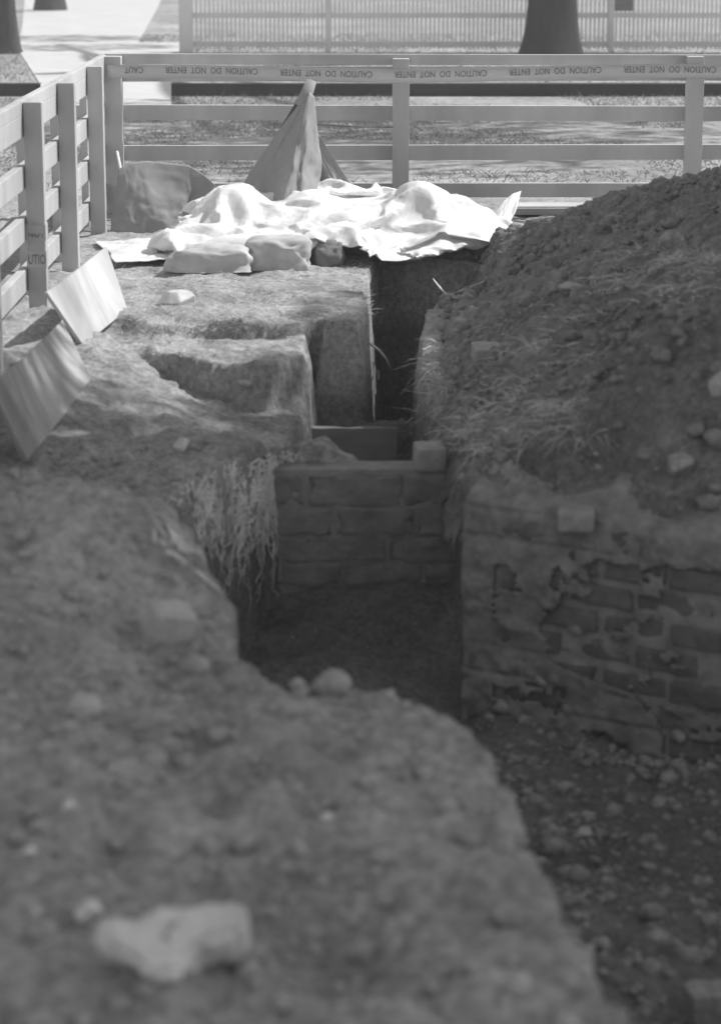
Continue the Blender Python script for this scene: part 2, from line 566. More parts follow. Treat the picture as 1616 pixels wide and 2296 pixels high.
R = 300.0
YK = 22.4
xe, ye = float(xs[-1]), float(ys[-1])
y0 = float(ys[0])
sheet("lawn", [
    [(-R, -R, 0), (R, -R, 0), (R, y0, 0), (-R, y0, 0)],
    [(-R, y0, 0), (float(xs[0]), y0, 0), (float(xs[0]), ye, 0), (-R, ye, 0)],
    [(xe, y0, 0), (R, y0, 0), (R, ye, 0), (xe, ye, 0)],
    [(-R, ye, 0), (R, ye, 0), (R, YK, 0), (-R, YK, 0)]], M_LAWN)
sheet("upper_lawn", [[(-R, YK + .1, .1), (R, YK + .1, .1), (R, R, .1), (-R, R, .1)]], M_LAWN)
b = MB()
xl, xr = at(92, 205, Y=YK).x, at(384, 205, Y=YK).x
b.box((-40, YK, -.05), (xl, YK + .12, .112), .01).box((xr, YK, -.05), (40, YK + .12, .112), .01)
tag(b.build("kerb", M_KERB), kind='structure')
pz = .108
pp = [at(x, y, Z=pz) for x, y in ((384, 236), (384, 118), (405, 118), (405, 95), (309, 95), (354, 16), (380, -50), (60, -50), (50, 60), (40, 110), (60, 140), (92, 190), (92, 236))]
bm = bmesh.new()
f = bm.faces.new([bm.verts.new(p) for p in pp])
r = bmesh.ops.extrude_face_region(bm, geom=[f])
for v in [g for g in r['geom'] if isinstance(g, bmesh.types.BMVert)]:
    v.co.z = -.05
bmesh.ops.recalc_face_normals(bm, faces=bm.faces)
me = bpy.data.meshes.new("path"); bm.to_mesh(me); bm.free()
tag(link("path", me, M_PATH), kind='structure')

# ------------------------------------------------------------------ the work fence: back run
FY = at(898, 480, Z=0).y                 # distance of the back run
SCL = FPX / ((CAMR.inverted() @ (Vector((0, FY, .4)) - Vector((0, 0, H)))).z * -1)


def fz(py):
    return at(898, py, Y=FY).z


def fx(px, py=300):
    return at(px, py, Y=FY).x


RAILS = [(fz(148), fz(124)), (fz(183), fz(151)), (fz(272), fz(238)), (fz(360), fz(326)), (fz(446), fz(414))]
org = (fx(898), FY, 0)
bf = empty("rail_fence", org, "pale post and rail fence across the back of the dig, caution tape along its top", "fence", "rail fences round the dig")
POSTX = [fx(257), fx(898), fx(1553), fx(1553) + 1.58]
for k, (lo, hi) in enumerate(RAILS):
    d0, d1 = (.006, -.004, .003, -.006, .002)[k], (-.004, .005, -.007, .003, .004)[k]
    xa, xb, ya, yb = POSTX[0] - .05, POSTX[-1] + .1, FY + .047, FY + .080
    MB(org).hexa([(xa, ya, lo + d0), (xb, ya, lo + d1), (xb, yb, lo + d1), (xa, yb, lo + d0), (xa, ya, hi + d0), (xb, ya, hi + d1), (xb, yb, hi + d1), (xa, yb, hi + d0)], .004).build("rail", M_PAINT, bf)
for k, x in enumerate(POSTX):
    top = fz(126) if k != 1 else fz(131)
    w = .045 if k else .047
    MB(org).box((x - w, FY - .045, -.4), (x + w, FY + .045, top), .005).build("post", M_PAINT, bf)

# left run: posts on the inside, rails outside
LX = POSTX[0]
lf_posts = []
for px, py in ((83, 500), (157, 480), (221, 470)):
    t = (LX) / ray(px, py).x
    lf_posts.append(ray(px, py).y * t)
lf_posts = [lf_posts[0] - 1.35, lf_posts[0], lf_posts[1], lf_posts[2]]
org = (LX, lf_posts[1], 0)
lf = empty("rail_fence", org, "pale post and rail fence running along the left edge toward the camera", "fence", "rail fences round the dig")
rx = LX - .041
for k, (lo, hi) in enumerate(RAILS[1:]):
    MB(org).box((rx - .034, 6.9, lo - .008), (rx, FY - .02 + .067, hi + .008), .004).build("rail", M_PAINT, lf)
MB(org).box((rx - .034, 6.9, RAILS[0][0]), (rx, FY - .02 + .067, RAILS[0][1]), .004).build("rail", M_PAINT, lf)
for y in lf_posts:
    w = .038
    MB(org).box((LX - w, y - .035, -.4), (LX + w, y + .035, RAILS[0][1] - .004), .005).build("post", M_PAINT, lf)
    MB(org).box((rx - .075, y + .30, -.2), (rx - .037, y + .36, RAILS[1][1] - .01), .003).build("back_slat", M_PAINT, lf)

# ------------------------------------------------------------------ caution tape
def text_polys(s, size, off=0.003):
    cu = bpy.data.curves.new("t", 'FONT')
    cu.body = s
    cu.size = 1.0
    cu.offset = off
    cu.resolution_u = 3
    o = bpy.data.objects.new("t", cu)
    COL.objects.link(o)
    bpy.context.view_layer.update()
    me = bpy.data.meshes.new_from_object(o.evaluated_get(bpy.context.evaluated_depsgraph_get()))
    V = np.array([v.co[:2] for v in me.vertices]); F = [list(p.vertices) for p in me.polygons]
    bpy.data.objects.remove(o); bpy.data.curves.remove(cu); bpy.data.meshes.remove(me)
    V[:, 0] -= V[:, 0].min()
    return V, F


TY = FY - .052
tape_c = lambda x: fz(167) - .010 * math.cos((x - fx(898)) * 2.6) + .014 * (x / 2.0) ** 2 + .005
tape = empty("caution_tape", (fx(898), TY, fz(167)), "pale caution tape with upside down dark lettering stretched across the back fence", "tape")
bm = bmesh.new()
prev = None
xa, xb = fx(246), fx(1553) + 1.5
n = 160
for i in range(n + 1):
    x = xa + (xb - xa) * i / n
    c = tape_c(x)
    dy = .004 * math.sin(x * 9)
    row = [bm.verts.new(Vector((x, TY + dy * q, c + (q - .5) * .072)) - tape.location) for q in (0, .5, 1)]
    if prev:
        for k in range(2):
            bm.faces.new((prev[k], row[k], row[k + 1], prev[k + 1]))
    prev = row
me = bpy.data.meshes.new("strip"); bm.to_mesh(me); bm.free()
o = link("strip", me, M_TAPE, tape, True)
md = o.modifiers.new("thick", 'SOLIDIFY'); md.thickness = .001
PER = fx(1137) - fx(883)
WORDS, WF = text_polys("CAUTION  DO  NOT  ENTER", 1.0)
wl = WORDS[:, 0].max()
CHH = WORDS[:, 1].max()
SHORT, SF = text_polys("CAUT", 1.0)
for k in range(-1, 6):
    xr_ = fx(1088) + (k - 2) * PER
    T, TF = (WORDS, WF)
    if k == -1:
        T, TF = SHORT, SF
    sx = (fx(1088) - fx(883)) / wl
    sz = .033 / CHH
    spans = sorted((min(T[v][0] for v in f_), max(T[v][0] for v in f_), f_) for f_ in TF)
    words, end = [], -9
    for a_, b_, f_ in spans:
        if a_ - end > .30 * CHH:
            words.append([])
        words[-1].append(f_); end = max(end, b_)
    for wf in words:
        ids = sorted({v for f_ in wf for v in f_})
        remap = {v: q for q, v in enumerate(ids)}
        vv = []
        for tx, ty in T[ids]:
            x = xr_ - tx * sx
            vv.append(Vector((x, TY - .0045, tape_c(x) + .006 + .018 - ty * sz)) - tape.location)
        me = bpy.data.meshes.new("lettering")
        me.from_pydata(vv, [], [[remap[v] for v in f_] for f_ in wf])
        link("lettering", me, M_INK, tape)

# tape wound on the nearest visible post of the left run
py1 = lf_posts[1]
zt = at(83, 582, Y=py1 - .05).z
zt2 = at(83, 522, Y=py1 - .05).z
wt = empty("caution_tape", (LX, py1, zt), "caution tape wound round the left fence post, dark letters on its face", "tape")
for z_, hh in ((zt, .034), (zt2, .032)):
    b = MB(wt.location)
    a_, o_ = .0385, .0405
    for (x0, y0_, x1, y1_) in ((-o_, -.0385, o_, -.0365), (-o_, .0365, o_, .0385), (-o_, -.0365, -a_, .0365), (a_, -.0365, o_, .0365)):
        b.box((LX + x0, py1 + y0_, z_ - hh), (LX + x1, py1 + y1_, z_ + hh), 0)
    b.build("strip", M_PAINT, wt)
for body, z_, hgt, wid_, cut in (("UTIO", zt, .040, .072, None), ("NOT", zt2, .040, .066, .015)):
    T, TF = text_polys(body, 1.0, .02)
    sx = wid_ / T[:, 0].max(); sz = hgt / T[:, 1].max()
    vv = []
    for tx, ty in T:
        zz = ty * sz if cut is None else min(ty * sz, cut)
        vv.append(Vector((LX - wid_ / 2 + tx * sx + .002, py1 - .0400, z_ - hgt / 2 + zz)) - wt.location)
    me = bpy.data.meshes.new("lettering"); me.from_pydata(vv, [], TF)
    link("lettering", me, M_INK, wt)

# ------------------------------------------------------------------ picket fence in the distance
PY = at(800, 117, Z=.1).y
pz_ = lambda py: at(800, py, Y=PY).z
pxx = lambda px: at(px, 60, Y=PY).x
org = (pxx(400), PY, .1)
pf = empty("picket_fence", org, "long pale picket fence on the far lawn behind the big dark tree trunk", "fence")
b = MB(org)
x = pxx(420)
k = 0
while x < pxx(1616) + 3.5:
    h_ = .98 + .01 * math.sin(k * 1.7)
    b.box((x, PY - .012, .14), (x + .020, PY + .006, h_), 0)
    x += .047; k += 1
b.build("pickets", M_PICKET, pf)
for lo, hi in ((pz_(104), pz_(92)), (pz_(40), pz_(28)), (.84, .90)):
    MB(org).box((pxx(402), PY - .05, lo), (pxx(1616) + 3.5, PY - .014, hi), .003).build("rail", M_PICKET, pf)
for px, w in ((418, .075), (735, .03), (1368, .03), (1700, .05)):
    MB(org).box((pxx(px) - w, PY - .09, .05), (pxx(px) + w, PY - .052, 1.05), .004).build("post", M_PICKET, pf)
b = MB(org)
for q in range(7):
    xx = pxx(1368) + q * .034
    b.box((xx, PY - .055, pz_(24)), (xx + .022, PY - .030 - .024, .95), 0)
b.box((pxx(1366), PY - .0525, pz_(24)), (pxx(1416), PY - .0512, .95), 0)
b.build("louvred_panel", M_TIMBER, pf)

# ------------------------------------------------------------------ trees
def blob_leaves(lobes, per, size, seed):
    rg = np.random.default_rng(seed)
    C, S = [], []
    for (cx, cy, cz, rx_, ry_, rz_), nn in zip(lobes, per):
        d = rg.normal(size=(nn, 3)); d /= np.linalg.norm(d, axis=1, keepdims=True)
        r_ = rg.uniform(.35, 1.0, (nn, 1)) ** .6
        C.append(np.array([cx, cy, cz]) + d * r_ * np.array([rx_, ry_, rz_]))
    C = np.concatenate(C)
    n_ = len(C)
    u = rg.normal(size=(n_, 3)); u /= np.linalg.norm(u, axis=1, keepdims=True)
    w = rg.normal(size=(n_, 3)); w -= (w * u).sum(1, keepdims=True) * u; w /= np.linalg.norm(w, axis=1, keepdims=True)
    L = size * rg.uniform(.6, 1.4, (n_, 1))
    V = np.stack([C - u * L, C - w * L * .45, C + u * L, C + w * L * .45], 1).reshape(-1, 3)
    return V, np.arange(n_ * 4).reshape(-1, 4)


def trunk_mesh(h, rad, flare, seed, limbs=()):
    rg = random.Random(seed)
    bm = bmesh.new()
    def limb(p0, p1, r0, r1, ns=14, seg=10, fl=0, bend=.1):
        prev = None
        bx, by = rg.uniform(-bend, bend), rg.uniform(-bend, bend)
        for i in range(seg + 1):
            s = i / seg
            c = Vector(p0).lerp(Vector(p1), s) + Vector((bx, by, 0)) * math.sin(s * math.pi)
            hgt = c.z
            r = r0 + (r1 - r0) * s + (fl * math.exp(-hgt / .22) if fl else 0)
            row = []
            for k in range(ns):
                a = 2 * math.pi * k / ns
                rr = r * (1 + (.10 * math.sin(a * 5 + seed) * math.exp(-hgt / .4) if fl else 0) + rg.uniform(-.03, .03))
                row.append(bm.verts.new(c + Vector((rr * math.cos(a), rr * math.sin(a), 0))))
            if prev:
                for k in range(ns):
                    bm.faces.new((prev[k], prev[(k + 1) % ns], row[(k + 1) % ns], row[k]))
            prev = row
    limb((0, 0, -.15), (.1, 0, h), rad, rad * .55, 20, 40, flare, .05)
    for (z, tip, r) in limbs:
        limb((.05, 0, z), tip, r, r * .35, 9, 8, 0, .3)
    me = bpy.data.meshes.new("trunk"); bm.to_mesh(me); bm.free()
    return me


def tree(loc, rad, flare, label, lobes, per, size, seed, h=5.0, group=None):
    r_ = empty("shade_tree", loc, label, "tree", group)
    limbs = [(h * .75 + .1 * i, (l[0] * .8, l[1] * .8, l[2]), rad * .45) for i, l in enumerate(lobes)]
    link("trunk", trunk_mesh(h, rad, flare, seed, limbs), M_BARK, r_, True)
    V, F = blob_leaves(lobes, per, size, seed)
    link("crown", np_mesh("crown", V, F), M_LEAF, r_)
    return r_


GT = "trees on the far lawn"
tree(tuple(at(1234, 128, Z=.1)), .265, .085, "thick dark tree trunk in front of the far picket fence",
     [(2.6, -4.6, 7, 2.4, 1.8, 1.0), (4.8, -4.4, 7.4, 2.2, 1.7, 1.0), (3.4, -6.6, 7.2, 2.2, 1.8, 1.0), (-1.2, 6.4, 5.8, 1.3, .9, .6), (-.2, 4.6, 6.2, 1.0, .8, .6)], (1300, 800, 800, 420, 260), .11, 3, 6.5, GT)  # far lobes added to shade the lawn and dapple the path
tree(tuple(at(2, 140, Z=.0)), .165, .13, "dark tree trunk with flared root at the top left edge beside the pale path",
     [(.2, 0, 6.3, 2.2, 2.2, 1.4), (-1.6, .8, 7, 2, 2, 1.3)], (2200, 1400), .11, 5, 5.8, GT)
tree(tuple(at(112, 24, Z=.1)), .21, .05, "farthest dark trunk base at the top left beyond the pale path",
     [(0, 0, 6.5, 2.2, 2.0, 1.5), (1.5, .5, 7, 1.6, 1.6, 1.2)], (2200, 1200), .11, 8, 5.8, GT)
# the tree whose shade lies over the near half of the dig (its trunk is just out of the picture)
SH = SDIR / SDIR.z
TLOC = (5.6, 9.6)
def over(x, y, z):        # crown place at height z above the shaded ground place x, y
    return (x + SH.x * z - TLOC[0], y + SH.y * z - TLOC[1], z)
lob, per = [], []
for (x, y, z, r_) in ((.2, 3.4, 7.2, 1.8), (-1.6, 3.4, 7.5, 1.7), (1.8, 4.2, 7.3, 1.8), (.3, 5.4, 7.5, 1.8), (-1.5, 5.4, 7.1, 1.5), (1.9, 6.4, 7.4, 1.8),
                      (.3, 7.4, 7.2, 1.6), (-1.0, 7.0, 7.3, 1.2), (1.6, 8.3, 7.1, 1.7), (.75, 9.1, 7.5, 1.25), (1.9, 10.1, 7.3, 1.45), (1.15, 10.7, 7.0, .85), (.45, 10.4, 7.2, .5), (.0, 8.6, 7.0, .7), (3.4, 8, 7.2, 1.6),
                      (.4, 1.6, 7.3, 1.5), (-.75, 8.4, 7.2, 1.0), (-1.6, 8.0, 7.4, 1.1)):
    p_ = over(x, y, z)
    lob.append((p_[0], p_[1], p_[2], r_, r_, .7)); per.append(int((280 if (x, y) in ((-.75, 8.4), (-1.6, 8.0), (.75, 9.1)) else 800) * r_ * r_))
for (x, y, z, r_) in ((.2, 7.2, 5.3, 1.5), (.9, 8.6, 5.6, 1.4), (1.4, 6.6, 5.5, 1.5), (.5, 10.3, 5.7, 1.2), (2.2, 9.6, 5.9, 1.6), (1.9, 7.6, 6.3, 1.5)):  # lobes added over the pit to cut its light from above
    lob.append((x - TLOC[0], y - TLOC[1], z, r_, r_, .6)); per.append(int(800 * r_ * r_))
tree((TLOC[0], TLOC[1], 0), .24, .1, "big leafy shade tree standing just right of the soil heap", lob, per, .12, 12, 5.6)

# ------------------------------------------------------------------ masonry exposed on the right of the pit
org = (WC[0], WC[1], -.72)
bw_ = empty("brick_wall", org, "old brick wall exposed in the right side of the pit, its left half smeared with render", "wall")
WN = Vector((WD.y, -WD.x, 0))            # out of the face, towards the camera


def wp(s, o_, z):
    return Vector((WC[0] + WD.x * s + WN.x * o_, WC[1] + WD.y * s + WN.y * o_, z))


def wbox(b, s0, s1, z0, z1, o0, o1, bev, rg=None, jit=0.0):
    c = [wp(s0, o1, z0), wp(s1, o1, z0), wp(s1, o0, z0), wp(s0, o0, z0), wp(s0, o1, z1), wp(s1, o1, z1), wp(s1, o0, z1), wp(s0, o0, z1)]
    if rg:
        c = [p + Vector((rg.uniform(-jit, jit), rg.uniform(-jit, jit), rg.uniform(-jit, jit))) for p in c]
    b.hexa(c, bev)


def rough(o, amp, f, seed, lvl=2):
    """subdivide and roughen a part in place"""
    me = o.data
    bm = bmesh.new(); bm.from_mesh(me)
    for _ in range(lvl):
        bmesh.ops.subdivide_edges(bm, edges=bm.edges[:], cuts=1, use_grid_fill=True)
    co = np.array([v.co[:] for v in bm.verts])
    nn = np.array([v.normal[:] for v in bm.verts])
    d = amp * fbm(co[:, 0], co[:, 1], co[:, 2], f=f, o=3, seed=seed)
    for v, q, k in zip(bm.verts, nn, d):
        v.co += Vector(q) * float(k)
    bm.to_mesh(me); bm.free()
    me.polygons.foreach_set('use_smooth', [True] * len(me.polygons))


rg = random.Random(4)
mb = MB(org)
wbox(mb, .0, 1.9, -.95, -.15, -.10, -.013, .01)
m_ = mb.build("mortar", M_MORTAR, bw_)
rough(m_, .007, 17, 5, 6)
cb = MB(org)
row = 0
zc = -.932
while zc < -.22:
    s = -.1 + (.115 if row % 2 else 0)
    while s < 1.85:
        L = .225
        s0, s1 = max(s, .0), s + L - .022
        if s1 - s0 > .03:
            deep = rg.uniform(-.014, .010)
            if not (rg.random() < .06):
                wbox(cb, s0, s1, zc, zc + .064, -.09, deep, .009, rg, .006)
        s += L
    zc += .086; row += 1
c_ = cb.build("bricks", M_BRICK, bw_)
rough(c_, .007, 16, 19, 2)
# render coat over the left half, with a ragged right edge
su = np.linspace(-.01, 1.6, 260); zu = np.linspace(-.95, -.03, 150)
S, Zz = np.meshgrid(su, zu)
edge_ = .37 + .11 * fbm(S * 0 + 1.3, Zz, f=5, o=4, seed=61) + .10 * sstep(-.34, -.20, Zz) + .25 * sstep(-.60, -.70, Zz)
keep_ = S < edge_ + .03 * fbm(S, Zz, f=16, o=3, seed=66)
keep_ |= (fbm(S, Zz * 1.6, f=8, o=5, seed=77, g=.62) > .5) & (S > .3)
keep_ &= ~((fbm(S, Zz * 2.2, f=6, o=5, seed=79, g=.62) > .78) & (S > .1) & (Zz < -.3))
keep_ |= (Zz > -.255 + .035 * fbm(S, Zz, f=7, o=4, seed=62)) & (S < 1.5)
off = .012 - .006 * sstep(-.3, .5, vnoise(S * 5, Zz * 9, seed=70)) * np.exp(-((((Zz + .76) / .086) % 1.0 - .9) / .12) ** 2) + .013 * fbm(S, Zz, f=5, o=5, seed=63) + .012 * np.maximum(0, fbm(S, Zz, f=17, o=3, seed=68)) - .14 * sstep(-.20, -.05, Zz + .03 * fbm(S, Zz, f=4, o=3, seed=69)) ** 1.5
Vp = np.stack([WC[0] + WD.x * S + WN.x * off - org[0], WC[1] + WD.y * S + WN.y * off - org[1], Zz - org[2]], -1)
V, F = compact(Vp.reshape(-1, 3), grid_faces(*S.shape, keep_))
o = link("render_coat", np_mesh("render_coat", V, F), M_PLASTER, bw_, True)
md = o.modifiers.new("thick", 'SOLIDIFY'); md.thickness = .012; md.offset = -1

# low block wall across the trench
org = (.02, 8.13, -.6)
cw = empty("block_wall", org, "low wall of worn blocks crossing the trench floor between its two sides", "wall")
rg = random.Random(9)
mb = MB(org).box((-.31, 8.086, -.66), (.34, 8.22, -.20), .006)
m_ = mb.build("mortar", M_JOINT, cw)
rough(m_, .003, 16, 15, 4)
cb = MB(org)
zc = -.60
for row, hgt in enumerate((.085, .09, .10, .115)):
    s = -.34 - (.13 if row % 2 else .02)
    while s < .34:
        L = rg.uniform(.24, .34)
        a, c = max(s, -.31), min(s + L - .007, .335)
        if c - a > .03:
            cb.hexa([Vector(q) + Vector((rg.uniform(-.003, .003), rg.uniform(-.006, .004), rg.uniform(-.003, .003))) for q in
                     ((a, 8.08, zc), (c, 8.08, zc), (c, 8.21, zc), (a, 8.21, zc), (a, 8.08, zc + hgt - .008), (c, 8.08, zc + hgt - .008), (c, 8.21, zc + hgt - .008), (a, 8.21, zc + hgt - .008))], .01)
        s += L
    zc += hgt
c_ = cb.build("blocks", M_MASON, cw)
rough(c_, .012, 15, 17, 4)


a = at(664, 960, Z=-.385); c = at(892, 962, Z=-.385)
tb = MB((a.x, a.y, -.45)).box((a.x, a.y, -.56), (c.x, a.y + .045, -.385), .006).build("timber_edging", M_TIMBER)
rough(tb, .004, 20, 88, 4)
tb.location = (a.x, a.y, -.45)
tag(tb, "old timber set on edge across the trench at the foot of the earth block", "timber")

# ------------------------------------------------------------------ stones and loose bricks
def stone(name, p, size, m, label, cat="stone", seed=1, box=False, rot=0, tilt=0, sink=.3, group=None, rough_=.18, chips=9):
    bm = bmesh.new()
    if box:
        bmesh.ops.create_cube(bm, size=1.0)
        bmesh.ops.bevel(bm, geom=bm.edges[:], offset=.06, segments=2, affect='EDGES', profile=.6)
        bmesh.ops.subdivide_edges(bm, edges=bm.edges[:], cuts=2, use_grid_fill=True)
    else:
        bmesh.ops.create_icosphere(bm, subdivisions=4, radius=.5)
    co = np.array([v.co[:] for v in bm.verts])
    d = rough_ * fbm(co[:, 0] + seed * 3.1, co[:, 1], co[:, 2], f=1.7 if not box else 3, o=4, seed=seed)
    # chip flat facets into round stones
    for v, k in zip(bm.verts, d):
        v.co *= 1 + float(k)
    if not box:
        rg_ = random.Random(seed)
        for _ in range(chips):
            nrm = Vector((rg_.gauss(0, 1), rg_.gauss(0, 1), rg_.gauss(0, 1))).normalized()
            lim = rg_.uniform(.24, .42)
            for v in bm.verts:
                q = v.co.dot(nrm)
                if q > lim:
                    v.co -= nrm * (q - lim) * .95
    for v in bm.verts:
        v.co = Vector((v.co.x * size[0], v.co.y * size[1], v.co.z * size[2]))
    me = bpy.data.meshes.new(name); bm.to_mesh(me); bm.free()
    o = link(name, me, m, None, True)
    o.location = (p[0], p[1], p[2] + size[2] * (.5 - sink))
    o.rotation_euler = (tilt, tilt * .6, rot)
    return tag(o, label, cat, group)


def scale_at(p):
    return FPX / -(CAMR.inverted() @ (Vector(p) - Vector((0, 0, H)))).z


def put(name, px, py, wpx, hpx, m, label, cat="stone", dep=None, **k):
    """a stone whose foot shows at px, py"""
    p = hit(px, py)
    s = scale_at(p)
    w, h_ = wpx / s, hpx / s
    return stone(name, p, (w, dep or w * .8, h_ * 1.15), m, label, cat, **k)


p = wp(.30, .055, at(1295, 1150, Y=7.2).z)
# the half brick stands on the ledge above the render
_d = ray(1295, 1160)
_t = ((Vector((WC[0], WC[1], 0)) + WN * .045 - Vector((0, 0, H))).dot(WN)) / _d.dot(WN)
_p = Vector((0, 0, H)) + _d * _t
stone("loose_brick", _p + Vector((0, .03, -.005)), (.105, .15, .062), M_LBRICK, "single brick end sticking out of the soil above the old brick wall", "brick", seed=3, box=True, rot=-.12, sink=.5, rough_=.04)
stone("loose_brick", hit(1090, 806), (.098, .2, .055), M_LBRICK, "weathered brick lying on the far edge of the trench, below the heap", "brick", seed=5, box=True, rot=.05, sink=.1, rough_=.05)
stone("loose_brick", (at(962, 1060, Y=8.14).x, 8.14, -.205), (.095, .14, .075), M_LBRICK, "brick standing on the right end of the low block wall", "brick", seed=6, box=True, rot=.1, sink=0.0, rough_=.05)
put("stone", 408, 1012, 48, 34, M_PALE, "small pale stone on the ridge left of the trench", seed=11, sink=.15)
put("stone", 378, 1425, 98, 80, M_STONE, "angular grey rock half buried in the left mound below the rooted bank", seed=13, box=True, rot=.5, tilt=.35, sink=.3, rough_=.12)
put("stone", 745, 1556, 92, 62, M_CLOD, "round stone on the near lip of the pit", seed=14, sink=.2, chips=2)
put("stone", 668, 1545, 40, 26, M_STONE, "small stone just left of the round stone on the pit lip", seed=15, sink=.2)
put("stone", 192, 1598, 92, 66, M_STONE, "rounded lump of stone in the soil at the left of the foreground", seed=17, sink=.35)
put("stone", 1508, 560, 66, 60, M_CLOD, "large rounded stone high on the soil heap near its crest", seed=19, sink=.3)
put("stone", 1287, 655, 70, 28, M_STONE, "flat pale stone in the middle of the heap slope", seed=20, sink=.25)
put("stone", 1604, 900, 50, 75, M_STONE, "upright pale stone at the right edge on the heap", seed=21, sink=.15)
put("stone", 552, 884, 42, 22, M_STONE, "wedge of stone showing in the face of the lower step", seed=22, sink=.2)
put("stone", 846, 868, 16, 22, M_PALE, "small pale stone in the dark narrow slot of the trench", seed=23, sink=.1)
put("stone", 1522, 1050, 80, 50, M_CLOD, "broad dull stone set in the soil above the right end of the brick wall", seed=24, sink=.35)
put("stone", 1590, 2285, 110, 80, M_CLOD, "squared block at the bottom right corner of the pit", seed=25, box=True, rot=.2, sink=.2, rough_=.1)
put("stone", 200, 2062, 44, 40, M_PALE, "bright chip of rubble behind the big pale chunk", seed=26, box=True, rot=.9, tilt=.6, sink=.15, rough_=.25)
put("stone", 82, 2062, 56, 40, M_STONE, "dull chip of rubble at the left edge of the foreground", seed=27, sink=.2)
put("stone", 156, 1820, 34, 22, M_PALE, "small bright pebble in the left foreground, higher than the other two", seed=28, sink=.2)
put("stone", 84, 1862, 42, 24, M_STONE, "flattish pebble in the left foreground between two brighter ones", seed=29, sink=.2)
put("stone", 68, 1920, 34, 26, M_PALE, "small bright pebble at the left edge of the foreground, lowest of three", seed=30, sink=.2)
put("stone", 735, 1842, 30, 26, M_PALE, "bright pebble in the middle of the foreground soil", seed=31, sink=.2)
put("stone", 1310, 1872, 60, 20, M_STONE, "flat stone on the pit floor below the brick wall", seed=32, sink=.2)
put("stone", 400, 680, 90, 34, M_PALE, "heap of pale crumbled mortar on the ground left of the trench head", "rubble", seed=33, sink=.3)

# the big pale chunk of rubble in the foreground: one broken slab, its recess a darker piece
p = hit(385, 2175)
s_ = scale_at(p)
ch = empty("rubble_chunk", tuple(p), "big pale broken chunk of masonry lying in the near foreground", "rubble")
def chunk(name, boxes, m, seed):
    bm = bmesh.new()
    for (cx, cy, cz, sx, sy, sz, rz, ry) in boxes:
        r = bmesh.ops.create_cube(bm, size=1.0)
        M = Matrix.Translation((cx, cy, cz)) @ Euler((0.1, ry, rz)).to_matrix().to_4x4() @ Matrix.Diagonal((sx, sy, sz, 1))
        bmesh.ops.transform(bm, matrix=M, verts=r['verts'])
        es = list({e for v in r['verts'] for e in v.link_edges})
        bmesh.ops.bevel(bm, geom=es, offset=.012, segments=2, affect='EDGES')
    for _ in range(3):
        bmesh.ops.subdivide_edges(bm, edges=bm.edges[:], cuts=1, use_grid_fill=True)
    co = np.array([v.co[:] for v in bm.verts])
    d = .014 * fbm(co[:, 0], co[:, 1], co[:, 2], f=14, o=4, seed=seed)
    bm.normal_update()
    for v, k in zip(bm.verts, d):
        v.co += v.normal * float(k)
    me = bpy.data.meshes.new(name); bm.to_mesh(me); bm.free()
    return link(name, me, m, ch, True)
def slab(name, outline, thick, m, seed):
    """broken block: a ragged outline with real thickness, lying tilted towards the camera"""
    c = Vector((385, 2160))
    ax, ay = Vector((1, .05, 0)), Vector((0, .80, .60))
    bm = bmesh.new()
    vs = [bm.verts.new(ax * ((x - c.x) / s_) + ay * ((c.y - y) / s_ * 1.02)) for x, y in outline]
    f = bm.faces.new(vs)
    bmesh.ops.recalc_face_normals(bm, faces=[f])
    f.normal_update()
    nrm = ax.cross(ay).normalized()
    r = bmesh.ops.extrude_face_region(bm, geom=[f])
    for v in [g for g in r['geom'] if isinstance(g, bmesh.types.BMVert)]:
        v.co -= nrm * thick
    bmesh.ops.recalc_face_normals(bm, faces=bm.faces)
    bmesh.ops.bevel(bm, geom=bm.edges[:], offset=.010, segments=2, affect='EDGES')
    bmesh.ops.triangulate(bm, faces=bm.faces)
    for _ in range(3):
        bmesh.ops.subdivide_edges(bm, edges=[e for e in bm.edges if e.calc_length() > .008], cuts=1)
        bmesh.ops.triangulate(bm, faces=bm.faces)
    bm.normal_update()
    co = np.array([v.co[:] for v in bm.verts])
    d = .016 * fbm(co[:, 0], co[:, 1], co[:, 2], f=11, o=4, seed=seed)
    for v, k in zip(bm.verts, d):
        v.co += v.normal * float(k)
        v.co.z += .05 + (.004 if name == 'recess_shade' else 0)
    me = bpy.data.meshes.new(name); bm.to_mesh(me); bm.free()
    return link(name, me, m, ch, True)
slab("broken_slab", [(222, 2140), (250, 2112), (325, 2106), (345, 2078), (440, 2082), (534, 2074), (548, 2118), (538, 2150), (474, 2166), (440, 2196), (428, 2240), (345, 2254), (312, 2220), (262, 2182)], .09, M_PALE, 71)
slab("recess_shade", [(362, 2112), (392, 2106), (402, 2140), (388, 2168), (366, 2150)], .085, M_STONE, 73)  # darker piece for the recess, its shade put into the colour

# ------------------------------------------------------------------ boards by the left fence
def board(name, corners, thick, m, label, cat, warp=.01, seed=0):
    a, b_, c, d = [Vector(q) for q in corners]          # base near, base far, top far, top near
    n = (b_ - a).cross(d - a).normalized()
    N = 26
    org_ = a.copy()
    bm = bmesh.new()
    g = []
    for i in range(N + 1):
        u = i / N
        r = []
        for j in range(9):
            v = j / 8
            q = a.lerp(b_, u).lerp(d.lerp(c, u), v) + n * warp * math.sin(u * math.pi + seed) * (.4 + v)
            r.append(bm.verts.new(q - org_))
        g.append(r)
    for i in range(N):
        for j in range(8):
            bm.faces.new((g[i][j], g[i + 1][j], g[i + 1][j + 1], g[i][j + 1]))
    me = bpy.data.meshes.new(name); bm.to_mesh(me); bm.free()
    o = link(name, me, m, None, False)
    o.location = org_
    md = o.modifiers.new("thick", 'SOLIDIFY'); md.thickness = thick; md.offset = 0
    return tag(o, label, cat)


